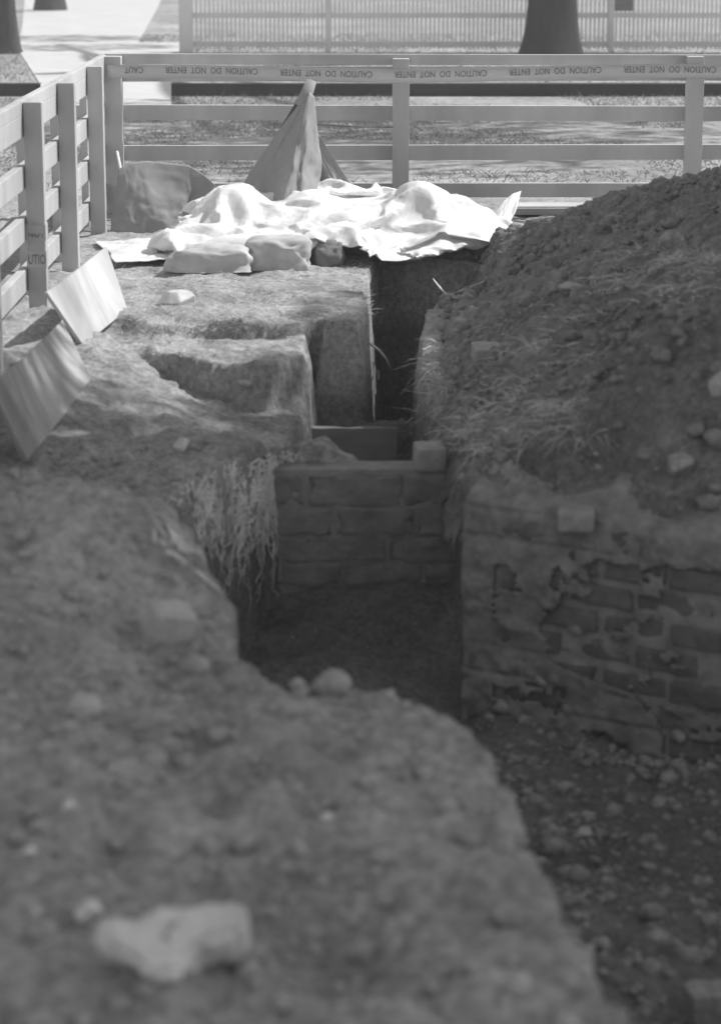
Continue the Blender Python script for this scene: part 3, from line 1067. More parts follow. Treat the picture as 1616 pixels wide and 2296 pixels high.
def pxat(px, py, X):
    d = ray(px, py); t = X / d.x
    return Vector((X, d.y * t, H + d.z * t))


GB = "plywood sheets by the fence"
o = board("plywood_sheet", (at(56, 1034, Z=-.085), at(203, 852, Z=-.045), pxat(141, 719, -1.15), pxat(-28, 868, -1.17)), .016, M_PLY,
          "grey weathered plywood sheet tilted on its edge, nearest the camera by the left fence", "plywood", .012, .4)
o['group'] = GB
o = board("plywood_sheet", (at(180, 776, Z=-.03), at(286, 694, Z=-.01), pxat(247, 549, -1.08), pxat(90, 662, -1.23)), .014, M_PLYW,
          "bright sunlit sheet leaning against the left fence behind the grey plywood", "plywood", .02, 1.0)
o['group'] = GB

# pale stick at the corner post, rope to the middle post, twig on the heap
def rod(name, pts, r, m, label, cat, r1=None, n=6):
    b = MB(pts[0])
    b.tube(pts, r, r1, n)
    o = b.build(name, m, None, True)
    o.location = pts[0]
    return tag(o, label, cat)


rod("stick", [at(286, 458, Y=FY - .5), at(275, 400, Y=FY - .4), at(263, 340, Y=FY - .25)], .009, M_STICK, "pale thin stick leaning against the corner post of the fence", "stick", .008)
rod("rope", [at(640, 268, Y=FY - .7), at(720, 279, Y=FY - .5), at(800, 284, Y=FY - .3), at(880, 285, Y=FY - .06)], .004, M_ROPE, "thin dark rope tied between the draped canvas and the middle fence post", "rope")
q = [hit(965, 676), hit(1000, 674), hit(1045, 660), hit(1084, 645)]
rod("twig", [v + Vector((0, -.01, .025)) for v in q], .0045, M_STRAW, "long thin pale twig lying on the dark bank right of the slot", "twig", .003)
q0 = hit(832, 765)
rod("root", [at(828, 770, Y=10.25), at(850, 785, Y=10.2), at(866, 805, Y=10.2), at(878, 832, Y=10.25)], .006, M_ROOT, "bent root poking out of the cut corner into the dark slot", "root", .003)

# ------------------------------------------------------------------ plastic sheeting and canvas under the back fence
GS = "plastic sheets under the back fence"
# rest shapes of the crumpled sheets: millimetre steps between neighbouring points, in x, then y, then z
SHEET_A = [
-459,4,6,4,5,5,5,5,4,5,7,6,8,9,13,12,12,12,12,12,12,12,12,12,12,12,12,12,12,12,12,12,12,12,12,12,12,-3,-2,-3,-5,-5,7,8,12,12,12,10,11,1,9,11,12,11,12,12,9,11,-9,11,
5,6,2,8,9,4,7,11,12,11,11,12,11,10,1,2,-9,0,9,-11,-5,-5,-5,-5,-5,-2,6,9,10,2,-1,1,0,0,-1,0,0,-2,1,-1,-9,2,-1,0,0,0,0,-1,0,0,0,0,0,0,0,0,0,0,0,0,
0,0,0,0,0,12,-1,-1,0,2,-10,-2,0,1,0,2,-1,9,-8,0,0,0,0,-3,2,-13,21,-6,7,-12,7,-3,-7,4,4,1,-2,1,0,-1,1,1,7,-8,4,-6,-9,18,0,0,0,-1,1,-3,-6,-3,10,2,0,0,
-1,0,0,-1,-1,1,-15,-3,13,-1,-4,0,0,0,0,1,0,-1,0,0,0,0,0,0,0,0,0,0,1,0,0,0,0,1,9,-1,0,1,0,-6,-5,0,0,-2,2,2,9,-8,-1,1,-2,1,0,-3,-2,5,-4,9,-3,5,
-8,3,1,-1,1,-1,0,0,-1,1,-4,11,-1,1,-3,-3,5,1,-2,2,0,0,0,0,2,-1,3,3,-2,-2,-1,-2,0,-5,1,6,-1,-3,3,0,0,0,-1,0,0,1,-1,1,0,0,0,0,0,0,0,0,-1,0,0,0,
0,2,-1,10,0,-2,-2,4,-10,-2,0,2,0,0,1,2,0,-1,1,1,-3,-2,2,-7,1,6,4,-14,13,0,-1,0,-1,-1,1,0,0,-1,7,-5,7,0,-2,-6,5,-2,5,1,-2,1,1,0,-6,0,-1,-5,1,-1,0,1,
0,4,6,3,-6,4,1,-1,0,-1,1,0,0,0,1,-1,0,0,0,0,0,0,0,0,0,0,0,0,0,0,7,-3,7,0,-2,-11,12,-9,-1,0,0,0,1,6,-4,1,0,1,-11,8,0,0,-1,-1,0,1,3,0,0,-2,
-1,2,0,-1,0,1,-3,12,-1,0,-1,0,-7,9,0,-2,2,0,0,0,-1,-9,2,-3,-1,1,0,-1,0,1,12,0,-1,1,-1,0,0,0,0,0,0,0,-1,0,1,0,0,0,0,0,0,0,0,0,0,0,0,0,1,10,
-3,2,0,0,-15,9,0,-1,-2,-2,-2,1,5,0,1,-3,-4,6,-5,4,0,-7,-1,14,-4,0,-4,1,2,0,-1,0,0,-1,3,-1,1,6,1,0,-1,-2,3,1,0,0,0,0,-10,12,-8,1,-6,0,1,5,0,6,0,0,
5,-3,-4,0,0,1,0,0,0,-1,1,0,0,0,0,0,0,0,0,0,0,0,0,0,1,0,-1,-1,11,0,0,0,-1,-13,0,0,2,2,0,0,0,0,-1,-9,19,1,0,0,-13,11,-7,1,4,-1,1,-3,0,-1,0,1,
0,1,-1,-1,10,-5,4,0,0,0,-5,5,0,0,1,0,5,-16,-2,2,11,-8,5,-3,8,-1,0,-3,-2,2,5,0,-1,0,-2,0,0,1,0,0,-1,0,0,0,0,0,0,0,0,0,1,0,-1,0,0,2,1,6,1,0,
1,-4,-9,1,0,0,1,0,-1,-1,-3,3,-1,2,1,-3,2,-3,8,-3,1,1,2,-2,1,-1,0,1,0,-1,1,1,0,5,2,0,0,-3,3,-1,0,1,0,0,-10,2,-3,1,1,14,-9,6,-1,1,-3,-3,5,1,-2,1,
1,-1,-1,0,0,0,0,0,0,0,0,0,1,0,0,0,0,0,-1,0,0,0,0,-1,0,7,4,0,0,-1,0,-9,-1,0,1,-2,-3,0,0,3,1,0,-1,-4,6,2,2,1,0,-2,-5,5,0,1,0,0,0,0,0,1,
0,7,-3,0,2,-2,3,-3,3,1,-1,-4,-7,-4,0,4,0,2,11,-1,0,-1,-8,6,-1,0,0,0,-1,0,2,0,-1,-1,0,0,0,1,0,0,-1,-1,0,0,0,1,0,0,0,0,0,0,1,0,8,1,0,0,-9,3,
-4,-1,-2,-4,2,0,-1,6,0,0,-3,1,5,0,-1,1,1,-2,5,-3,-1,1,0,0,0,0,1,-1,0,1,6,1,-1,0,0,1,-2,2,0,1,5,-4,2,-2,1,-4,1,-2,1,3,-1,1,1,-2,2,-1,0,1,-2,0,
0,1,0,0,0,-1,0,-1,1,0,0,0,0,-1,1,0,0,0,-1,1,-1,0,6,6,-2,1,0,-13,4,-5,-2,4,-1,-2,4,0,-1,2,-5,6,2,0,0,0,-1,4,-4,2,0,0,0,0,0,0,0,0,0,-6,5,8,
-2,3,0,0,0,1,0,-4,0,3,1,-3,-3,1,-1,4,-1,-1,7,-5,-2,1,0,1,-1,-1,0,-1,2,0,0,0,0,-1,-1,1,-1,1,0,0,0,0,-1,1,0,0,1,-3,1,0,0,9,1,-2,0,4,-13,6,3,-8,
-1,2,0,-1,0,-1,10,-5,1,0,-1,-1,0,-3,3,3,-1,0,-2,0,0,1,0,0,-6,5,3,4,3,0,-3,3,0,0,0,0,9,-1,-1,-4,-2,3,0,-3,0,1,-8,5,1,1,0,0,2,-4,2,0,-1,1,0,0,
1,-1,1,-2,0,0,0,0,0,0,0,-1,0,0,0,2,-1,0,0,2,7,0,2,-3,4,-11,-1,9,-6,0,0,-1,-2,-2,3,2,0,0,2,-2,0,3,-3,0,1,0,3,-4,1,-1,-1,-6,5,3,0,1,6,-1,2,-1,
1,0,0,0,3,9,-1,-1,1,-8,-2,1,1,-1,8,-9,1,-1,-1,-1,-2,5,-1,1,0,-1,0,0,-2,1,0,1,-1,0,0,0,0,0,0,0,0,0,-1,0,1,0,0,1,5,2,-4,8,-2,-4,0,-5,9,-10,-2,2,
0,2,-1,3,0,1,-1,-1,1,-2,3,-2,0,0,-1,-3,-1,0,1,7,-2,0,0,0,5,3,-3,1,1,1,-1,0,13,-3,0,2,-8,7,-5,0,-9,-1,5,5,-4,0,-3,1,2,-2,2,-1,1,0,-1,-1,0,0,0,1,
0,-1,0,-1,0,0,0,0,0,0,1,0,-1,0,0,0,-5,14,0,1,-6,8,-6,4,-10,11,-5,-2,-3,1,-1,4,0,0,-4,5,-5,2,2,1,0,0,-8,6,-1,1,-1,-2,3,0,0,1,-4,11,-2,2,1,0,0,0,
11,-1,2,-1,-4,-1,5,-5,4,-9,0,0,1,-1,4,-4,0,1,0,0,0,-1,1,-1,1,0,-1,-2,1,0,0,-1,0,0,0,0,0,0,-1,0,1,1,-1,0,-3,1,11,-12,14,-11,8,-1,2,-8,6,-2,5,-9,2,-1,
1,0,1,-1,1,0,1,1,0,-1,5,-5,0,-2,0,2,0,0,1,-3,4,-2,6,1,1,0,0,1,8,3,1,-2,-1,-1,-1,2,-9,7,-6,2,2,0,-1,1,-6,2,0,1,-2,2,-3,3,-2,1,0,-1,-1,0,-1,2,
-1,0,0,0,0,-1,1,0,0,0,0,0,9,-19,5,16,-16,17,-13,2,9,-3,1,2,-7,9,-9,2,-3,1,1,-1,2,0,0,0,0,-3,1,4,0,0,-1,-1,1,-2,-2,3,-6,3,10,-10,7,0,2,2,12,0,-1,-1,
0,-11,0,-9,13,4,2,-3,-1,1,-1,2,1,-8,1,1,-1,-1,3,-4,2,0,-2,-1,0,0,1,0,1,0,0,0,0,0,0,0,-2,0,1,-1,5,2,-14,1,19,-16,8,1,-5,10,-2,-2,7,-14,9,-8,3,-3,3,1,
3,-2,0,0,-3,4,0,-3,-2,1,3,1,-3,2,1,-9,8,-2,-1,8,-5,6,0,0,-5,15,0,0,0,0,-11,5,0,-2,3,2,-1,0,1,-1,1,-3,-3,0,2,-2,-3,3,0,0,-3,0,0,1,0,0,0,0,-1,1,
-1,1,-1,-1,2,-1,-1,-2,-2,13,0,3,-6,9,-9,1,4,-2,-1,3,-3,5,-12,3,-1,3,0,2,-2,3,-2,-2,3,-2,2,-1,2,-2,-2,-1,3,1,0,-2,0,0,1,9,-3,-6,5,1,-4,0,12,2,0,2,-1,-6,
1,-3,0,2,1,0,-1,1,1,2,-7,-1,0,1,0,-1,0,0,-2,1,1,0,0,-1,0,-1,1,-2,1,0,1,0,0,-5,0,2,-5,6,7,1,6,-4,2,-7,2,2,2,-8,2,7,1,-6,-2,-1,1,-1,2,0,-1,1,
0,1,0,2,-1,0,-2,1,-1,0,-6,5,0,1,-1,0,9,-2,0,-1,-2,-4,-1,15,2,1,0,-4,-5,2,0,0,1,0,1,0,0,2,-4,-3,-2,1,3,-3,0,-1,7,-1,-3,-1,-1,1,0,-1,-2,1,0,0,-1,0,
-4,6,-5,-2,5,-4,11,-4,2,9,1,-6,-4,0,1,6,-6,2,1,1,-1,-2,-3,0,0,0,3,-1,0,0,0,2,0,0,-2,-2,1,-3,1,3,-1,0,0,-2,-1,11,-10,7,-7,1,1,0,16,0,-9,10,-3,-4,0,-1,
1,0,1,0,0,2,2,-9,2,0,-3,2,-1,1,0,3,0,-2,0,-3,1,2,-1,-3,0,-2,1,-2,3,-6,6,1,-3,6,-4,5,-1,3,6,0,-8,0,-1,-1,4,-2,7,-2,-3,-2,1,0,-3,0,0,1,1,0,-1,0,
1,-4,4,1,-2,-3,3,1,0,-1,-2,1,2,0,5,-1,-5,-1,1,-2,1,6,5,6,1,-1,-6,0,0,0,-1,0,-4,3,-2,4,-2,-2,3,1,-4,-1,-1,1,4,1,0,0,-4,0,4,0,-6,2,-3,0,-4,5,-1,2,
4,-4,2,0,1,1,5,4,-3,-6,-1,4,-1,0,0,4,-4,1,-7,-1,2,0,0,1,-1,-2,2,1,-5,6,0,0,-3,3,0,0,1,0,1,0,0,-1,8,-5,-4,3,-4,-3,0,-2,15,0,6,1,0,-6,-1,0,0,0,
3,-13,13,-1,-3,1,-1,0,3,-3,1,-4,-3,2,1,4,0,-3,-4,2,2,-5,3,2,3,-2,1,-2,1,0,1,-1,0,-1,0,9,1,-5,0,-5,5,-6,-2,6,2,1,-6,1,-2,-1,-1,-1,1,3,0,-4,7,-1,0,0,
0,-1,1,0,-2,1,1,-2,1,1,1,1,-4,0,-2,-2,-1,8,5,-2,0,5,4,1,-7,0,0,-4,-10,7,0,9,-2,-1,-1,0,-6,4,1,4,0,-4,1,-1,2,1,0,-4,3,-3,0,1,-3,4,-1,3,-3,3,0,-3,
0,0,1,-1,10,0,-10,5,-12,7,-4,2,7,0,-2,-3,2,0,0,0,-3,-1,0,4,-3,2,0,-1,4,-1,-1,0,1,-3,1,2,-1,0,-2,3,-4,-1,-1,7,1,0,0,5,-13,-2,1,5,7,0,-1,-13,14,-7,0,0,
6,1,1,-12,8,0,-1,0,-1,4,-3,-4,-1,0,4,5,-13,8,0,-5,4,-1,2,0,6,-4,2,2,-4,0,-1,0,3,8,0,-13,8,-11,5,-2,1,2,3,-1,-1,1,0,0,2,-2,-6,1,4,0,0,1,0,2,-2,1,
0,1,-3,0,2,-3,1,2,-4,-2,6,-2,0,-1,0,-5,13,-11,1,1,0,1,0,5,-1,3,-4,-1,1,1,1,-2,0,0,1,0,3,-3,3,3,-1,-1,-6,-7,13,-4,0,1,-3,1,0,1,-2,4,-2,0,1,0,0,-1,
-1,3,9,0,-8,5,-9,2,0,0,7,-5,0,-1,1,0,0,3,3,-8,-1,0,-1,1,2,3,2,-3,0,0,2,-5,-2,4,-1,1,-5,3,0,1,-2,0,-1,6,-8,14,-12,1,-1,0,1,5,0,4,-5,0,0,0,-4,4,
-1,0,1,-1,-2,3,0,-1,0,2,-1,6,-7,4,-3,2,1,-3,0,-1,-1,1,2,-3,2,-1,-3,1,1,1,2,8,2,-5,-4,-1,-2,0,5,0,-1,0,0,0,0,-1,-5,8,-5,0,3,-2,-2,1,2,2,0,-4,1,6,
-5,-1,2,-1,1,-2,-1,0,2,-2,0,0,10,-8,10,-12,-1,-1,-1,7,-3,3,3,-5,0,-6,4,11,-8,0,0,1,3,-5,-3,3,3,-7,6,-6,6,-3,3,1,0,-1,-2,0,2,-3,-2,4,-4,0,3,-1,0,0,1,2,
0,-2,4,-3,0,0,0,7,-3,0,-1,0,0,0,-1,0,-1,1,0,1,0,0,-2,1,-4,5,-2,0,7,-6,0,1,0,1,-3,-1,1,2,-1,0,-1,9,-2,5,-8,-5,2,0,-4,1,0,6,-1,4,-4,-3,6,-3,-1,1,
-3,5,-3,-1,0,3,-1,5,1,-1,-2,-2,2,0,-2,-1,-2,3,-1,-5,3,0,-1,1,0,0,0,2,-1,4,3,-6,3,-1,0,1,0,0,0,0,-5,1,9,-12,6,-1,0,2,-1,-3,1,1,1,1,-1,0,-3,7,-3,0,
0,0,2,-4,0,-1,2,-1,1,-1,4,3,4,-2,-8,-4,6,-4,4,-1,-1,2,3,2,-4,1,-1,-1,2,-8,5,1,0,4,-7,1,0,3,2,1,-1,-1,1,-4,1,-2,2,4,-5,-1,0,0,0,0,0,0,10,1,-1,2,
-9,1,1,-4,5,-1,1,0,2,-4,-1,3,-2,0,0,-2,3,1,-3,-2,3,-3,3,-4,1,-1,4,0,0,-1,0,3,-5,1,-1,1,-1,1,1,1,1,-6,7,5,-7,5,-4,1,0,-1,-1,1,7,-7,0,-4,-2,7,0,-2,
-1,1,8,-4,1,-7,1,1,0,5,-5,3,-4,1,1,0,3,0,-4,-1,0,0,0,0,0,6,5,0,-2,-5,0,3,-2,1,-2,1,3,-5,1,4,-4,0,0,1,-2,1,3,-4,-2,3,-4,4,-1,0,-2,1,0,-1,0,0,
3,-3,0,0,0,-1,0,1,-3,10,-9,-1,9,-9,6,-1,0,1,2,-5,-2,10,-5,3,0,-5,0,1,0,0,-3,3,1,7,-10,1,2,-3,7,-7,2,-1,-1,1,3,-2,5,-5,-3,0,1,1,-1,1,-2,6,6,0,-7,1,
1,0,0,-1,0,-1,0,2,-2,0,0,0,-1,-1,1,4,-4,-2,2,1,2,-4,1,0,0,-1,-1,0,0,3,-1,0,0,0,-2,1,-1,-4,5,1,-8,11,-2,1,2,-2,-1,3,-6,-3,6,1,2,5,-8,0,1,0,3,-2,
-2,-1,9,-10,0,-1,0,8,-4,-1,1,-2,-2,2,0,5,-1,-5,0,0,0,-1,5,-6,3,-1,7,-2,0,0,0,0,-1,1,0,1,-1,-1,-1,1,-1,1,-4,1,7,-4,0,-1,1,-1,-1,0,1,1,-1,0,2,-3,2,0,
-1,-4,1,-2,8,-4,2,-3,2,-1,2,-1,-1,2,0,-6,6,0,-1,0,0,0,8,-8,0,0,0,4,-5,2,-3,9,-9,3,-2,0,6,-4,-2,2,0,0,-1,-3,1,3,-3,0,-1,-1,0,5,-4,3,0,1,1,-1,2,-1,
-4,8,-4,2,0,-3,-1,-2,4,-5,2,-1,-1,5,1,0,-7,4,1,-1,1,0,1,2,-5,3,0,-1,-6,5,-1,4,-3,0,-2,0,3,1,-1,1,0,0,-5,5,0,0,1,-1,-1,1,-1,8,-7,0,0,-5,6,-4,1,-2,
7,-6,1,0,0,6,-5,1,0,0,1,3,-6,-2,0,0,4,0,-1,-3,4,-1,-1,2,0,1,-1,-2,2,1,3,-2,5,-3,-1,-3,-2,4,1,0,0,0,-1,-8,4,1,0,1,2,1,-1,0,0,1,-1,0,-2,0,2,-2,
-5,6,2,-3,3,-2,1,0,0,-2,5,-2,-2,1,0,1,-3,-1,-1,0,6,-3,-3,3,0,2,-2,1,-2,4,-4,0,0,0,7,-6,2,-1,-1,1,8,-7,-5,-1,-1,5,1,1,-4,2,0,0,0,1,1,2,1,-3,-8,-2,
5,6,-5,2,1,0,0,-2,-2,-4,-1,7,3,-2,1,0,1,1,0,0,2,-4,1,1,0,-2,-4,1,2,3,-1,-1,0,2,-1,0,0,1,1,1,-1,-2,0,0,4,-9,2,0,1,2,-2,1,0,2,3,-5,3,-2,2,-4,
1,0,-1,4,-2,3,0,-4,1,10,-1,-6,-4,-4,3,2,0,0,1,0,0,0,-2,-1,2,-7,5,0,-2,1,4,2,-5,-2,0,-2,0,4,1,2,-3,2,0,1,0,1,1,-1,1,0,-1,0,4,-7,0,-1,2,-2,0,4,
0,0,0,1,0,1,-7,4,4,-2,-3,0,-1,9,-6,0,0,-4,5,0,-2,0,0,6,-5,2,-1,2,-4,-2,0,1,2,-1,1,3,-2,1,8,-1,-4,0,-11,1,5,1,-1,1,-1,1,-1,-1,1,5,-5,0,-2,0,2,0,
2,-2,-5,4,2,-2,1,-2,2,1,0,0,1,0,0,1,0,0,0,-1,2,1,0,-7,2,3,0,-1,-1,0,1,0,0,-2,2,-4,1,5,1,-4,-1,2,5,0,-10,5,-1,1,2,0,-4,1,5,-3,1,-1,0,1,-2,-1,
0,1,-1,1,0,-1,2,6,2,-3,-2,-3,0,-1,1,-1,1,-1,0,1,-2,4,0,-2,-1,-2,0,-2,2,-2,5,0,-1,2,-2,0,1,0,0,-3,0,0,3,-2,0,2,-2,-1,0,5,-2,1,1,-5,1,0,0,0,0,-1,
1,0,2,-2,-3,0,2,3,1,-1,-5,-1,6,-3,-1,0,0,-2,2,-1,-1,5,1,0,-1,0,2,-3,0,-1,1,-2,1,1,-1,1,-5,4,7,-4,-1,0,0,0,-1,0,3,1,-1,0,4,-2,-3,0,-1,1,-4,5,-4,1,
1,1,1,1,-4,1,-4,3,9,-9,1,-4,-2,-1,1,-1,2,1,3,3,-2,0,-2,1,1,0,0,0,-1,0,1,0,0,-3,1,0,1,-8,5,-4,2,2,2,0,0,3,0,-6,2,1,1,2,1,-1,-2,0,-1,1,0,2,
-1,0,-2,1,8,-13,2,6,1,-1,-1,-2,1,0,0,1,2,0,2,2,1,-7,1,0,4,-4,4,-7,1,-3,3,2,2,-8,4,0,8,-5,-2,4,0,-2,-3,-1,-2,-2,0,1,3,0,3,-1,0,0,0,0,-1,0,1,1,
0,2,-6,2,-8,9,-6,2,1,0,0,1,0,-1,-6,7,0,0,-1,1,2,-1,2,-2,1,0,0,0,0,0,-1,0,2,0,3,1,-3,2,-4,1,-1,0,0,-2,0,0,2,7,-1,-3,0,0,-2,4,-3,5,-8,2,-2,0,
-4,5,0,0,7,0,0,-7,2,2,2,-1,0,-2,-3,-2,-1,5,-1,0,0,0,0,0,2,1,-2,1,-1,-7,5,-6,8,-1,6,-3,0,-5,0,-1,0,0,3,-2,1,-1,2,-4,1,1,1,1,-1,0,-1,0,0,-1,3,-2,
-6,13,-2,1,1,0,1,-4,-4,0,0,1,1,1,0,0,6,2,-10,0,2,1,1,-1,6,-6,0,-2,-1,2,-1,0,-5,13,-1,-3,-4,1,1,1,0,2,0,-1,-3,0,-1,1,0,0,0,0,0,0,-5,1,-2,3,-1,5,
0,0,-1,6,-7,6,-6,-1,1,0,7,-6,-1,0,1,1,-5,2,0,5,-1,-3,-1,-1,1,-2,0,-1,6,1,2,-2,2,-1,1,1,3,-9,0,2,-2,0,2,-1,2,0,3,-4,1,-3,2,0,0,3,0,-9,6,-1,0,0,
-1,0,3,8,-8,-4,1,1,1,1,2,1,0,-6,2,0,0,0,0,0,-1,1,3,-6,0,3,1,0,0,-3,1,0,2,-1,6,-3,-4,1,-2,9,-9,1,-2,3,1,0,-4,-2,0,2,2,0,-1,-1,-1,2,1,1,1,0,
1,0,1,1,-4,-1,0,0,1,1,0,1,-1,7,-3,1,-5,3,-4,3,-1,2,1,3,-8,0,1,-1,5,-5,-3,3,11,-4,-10,3,0,-1,3,0,-3,4,-3,1,0,0,0,1,0,-3,6,4,-3,2,-6,-1,0,1,1,-5,
6,1,-3,2,3,-7,2,-3,10,-11,2,-2,4,-1,0,-2,1,1,0,-3,1,2,0,-1,1,-1,0,3,-2,0,-3,-2,4,2,-2,1,1,0,0,0,0,2,6,-6,0,-2,5,-5,3,1,-1,3,-3,-3,-2,-2,6,2,-9,1,
-2,9,3,-12,0,4,-2,-3,7,-4,2,1,-2,0,0,0,0,2,-3,5,5,-8,6,-3,-1,1,-6,5,-5,1,3,1,-3,6,-8,2,-3,10,-10,2,-1,1,3,1,-3,0,0,-1,1,-2,1,2,-2,1,-2,0,0,-3,4,3,
-3,1,0,0,1,0,0,-1,1,-1,4,4,-4,-1,-2,5,-4,-1,1,4,3,-1,-7,-6,4,-4,10,-15,1,0,8,6,-6,-7,3,6,-7,3,-1,-2,2,0,1,-1,1,-2,1,-1,3,2,-2,1,-1,-6,3,0,2,-2,1,-1,
3,-5,7,-7,1,0,8,-8,0,0,0,3,0,-2,0,5,-6,2,0,0,1,0,-2,-3,-3,2,0,0,5,1,0,0,0,0,-1,1,-1,-2,1,5,1,1,0,-8,3,1,-1,0,8,-2,1,-2,2,-3,-5,14,-1,-10,-1,5,
7,-6,-7,1,5,-2,0,3,0,0,-1,0,0,-1,-1,1,1,5,0,0,-5,7,0,-6,3,-3,0,2,-6,5,-5,5,-5,0,1,6,-6,0,1,-2,1,1,0,0,6,-3,-3,0,0,0,3,0,2,1,-4,2,-4,5,-2,-1,
0,-1,1,-1,0,0,-3,1,8,0,-1,3,-7,1,0,-1,-1,4,1,4,5,0,0,0,-6,5,-7,0,1,12,-7,-7,1,3,2,0,1,-1,-1,-1,1,0,-1,0,0,1,-2,3,6,-8,3,4,-4,3,-4,0,6,-12,0,1,
4,0,-2,-1,6,-4,-1,1,1,-1,0,0,0,5,-3,-2,0,-2,0,2,-2,2,3,0,-3,-1,5,-1,-1,0,-1,0,0,0,0,-3,-1,3,2,3,4,-9,1,0,1,1,-1,3,2,8,0,-7,8,-6,5,-10,-3,-1,14,-4,
0,2,-4,-3,-2,-2,2,1,0,4,2,-6,0,0,4,-5,0,8,-3,0,3,-4,3,-3,-2,11,-10,-5,1,-1,2,1,-3,3,-3,1,2,0,1,-1,0,0,4,-3,0,1,-3,1,2,0,1,0,-3,1,0,1,0,0,0,-1,
0,0,0,0,-1,0,-1,2,1,4,-5,0,-3,2,5,-1,5,-4,6,4,-13,10,-6,5,-2,-6,-3,11,1,-3,5,-5,-5,1,-1,0,-1,1,-5,5,0,-2,0,5,-4,-1,3,3,1,4,-6,3,-2,0,7,-11,-3,1,-2,1,
-2,1,4,-1,-1,2,-1,0,0,0,-1,0,0,1,2,0,2,0,0,-5,3,1,-1,1,0,-1,1,-1,-1,3,-2,1,0,-2,2,-1,-2,-3,5,0,0,0,2,1,5,-3,1,-14,16,-4,7,-4,-3,2,-1,-3,1,5,0,7,
-2,-6,0,-3,0,-1,6,-6,-4,2,0,0,4,1,0,-3,-1,2,6,-5,4,-3,2,5,-13,-1,1,0,5,-3,-1,2,0,-2,1,1,-1,-1,-3,3,0,0,1,0,-1,-1,0,4,7,-4,-2,-1,0,1,-1,0,-1,1,2,-2,
0,1,-1,1,-4,3,-3,-1,4,-1,1,2,-3,6,-7,2,0,3,-2,10,-2,3,-1,-2,-7,-1,1,-2,8,-3,-4,3,-1,-2,-1,7,-5,0,0,0,1,-2,0,2,1,-2,0,4,-7,3,6,-7,9,-9,-2,0,0,3,1,-3,
1,2,-3,-2,0,0,6,-2,-1,0,1,-1,2,-1,-1,1,0,4,0,-3,0,0,0,-1,0,0,2,2,-2,0,1,-2,0,1,-1,1,-1,1,-1,2,0,-8,2,4,-1,0,2,-2,11,-9,5,-7,7,-4,-2,4,-5,12,-7,-2,
0,2,-4,0,8,-6,-1,0,-1,2,0,0,0,1,-3,0,2,-2,0,10,2,2,-6,-8,-1,0,1,2,-1,-2,1,2,1,1,-2,1,-1,0,0,0,0,2,-1,-1,0,0,0,3,-3,0,0,0,0,-1,-2,2,4,0,-2,0,
0,0,1,-1,1,-1,1,0,-5,3,-4,3,0,2,1,-3,-4,8,-8,12,-6,5,-3,-4,3,-5,11,-5,-1,-1,5,-1,-2,2,-3,0,1,-1,0,0,0,0,1,-3,4,-2,0,9,-4,6,0,0,-9,-3,-1,-1,1,2,-1,1,
0,-1,1,1,-1,0,0,0,0,0,2,-2,0,-1,2,0,0,-1,-1,3,-2,1,2,-3,0,1,0,0,1,0,-1,1,-1,1,0,0,-7,-3,0,6,0,0,-2,1,1,1,5,-7,6,-3,5,-3,2,-2,0,1,1,0,-3,1,
2,-2,0,0,0,1,0,-2,0,0,2,3,-3,1,-2,-2,9,0,5,-1,1,-8,-7,1,1,0,1,-1,0,1,-3,1,3,-1,0,1,0,-3,1,3,0,0,0,0,1,-1,-1,-2,3,-1,0,2,-2,0,-1,0,2,-1,1,0,
0,0,0,0,-12,3,4,2,-1,-3,0,2,1,0,0,5,-1,3,0,3,-5,5,-7,3,0,-2,3,-2,0,4,-3,0,0,-1,-2,2,-1,0,0,1,3,0,1,0,0,-5,4,8,-1,1,-3,-10,-1,0,1,0,0,-2,3,1,
0,1,-1,-1,-1,3,-1,0,-1,1,0,0,2,0,0,1,-3,0,1,-4,2,1,0,0,3,2,0,-5,1,0,0,0,1,-4,2,-5,1,-1,3,1,-4,1,3,3,2,0,-1,2,3,-1,2,-5,-3,3,-3,1,1,-7,6,0,
-1,1,1,-3,1,-1,0,1,1,3,-2,2,-4,5,-4,2,9,0,-1,0,-11,-1,0,0,-1,2,1,0,-1,-2,1,1,1,-1,1,-1,0,0,1,0,-3,-1,2,0,3,0,-6,5,0,-2,-2,-1,0,1,3,5,-3,0,-1,0,
-3,0,2,-1,-3,3,-1,1,4,-2,-2,0,-2,0,0,1,1,1,4,4,-7,0,1,-3,-1,4,-2,0,1,-1,-2,2,1,1,-1,0,-1,1,3,-1,4,-6,3,0,-1,8,2,0,0,-9,-4,0,1,0,-1,0,0,2,0,-1,
0,0,-1,1,1,0,-1,-1,3,1,0,0,-3,0,5,-4,0,-2,2,-2,1,1,-1,0,2,-1,1,0,-2,0,1,-2,4,-4,1,-2,-1,2,1,-3,2,-1,0,-1,0,0,0,3,9,-7,-5,4,1,5,1,-7,-1,1,1,1,
-2,0,2,-1,1,-3,0,1,-4,7,0,-1,2,0,7,1,1,0,-6,-6,0,0,-1,0,1,0,0,0,0,0,1,0,0,0,-1,-1,0,1,0,1,4,-1,-4,3,-2,-4,1,3,1,-1,0,0,1,1,0,-3,-10,8,0,4,
-1,4,-9,1,1,-1,-2,3,-2,0,0,0,0,0,0,-2,1,-2,7,0,0,-1,-6,7,-2,0,2,0,1,-1,0,0,-4,3,-1,-2,4,1,-3,1,0,2,1,7,-2,5,0,-4,-8,0,2,-1,-1,0,0,0,-1,1,0,0,
1,-2,-1,2,0,1,0,-1,0,-1,4,-6,-1,6,-1,1,-1,1,-1,1,0,-1,0,0,-2,2,0,2,1,-8,7,-6,1,-1,2,-1,-2,1,0,0,0,0,0,0,0,8,-4,-1,-1,1,2,-2,4,-1,0,-2,1,-1,-1,-3,
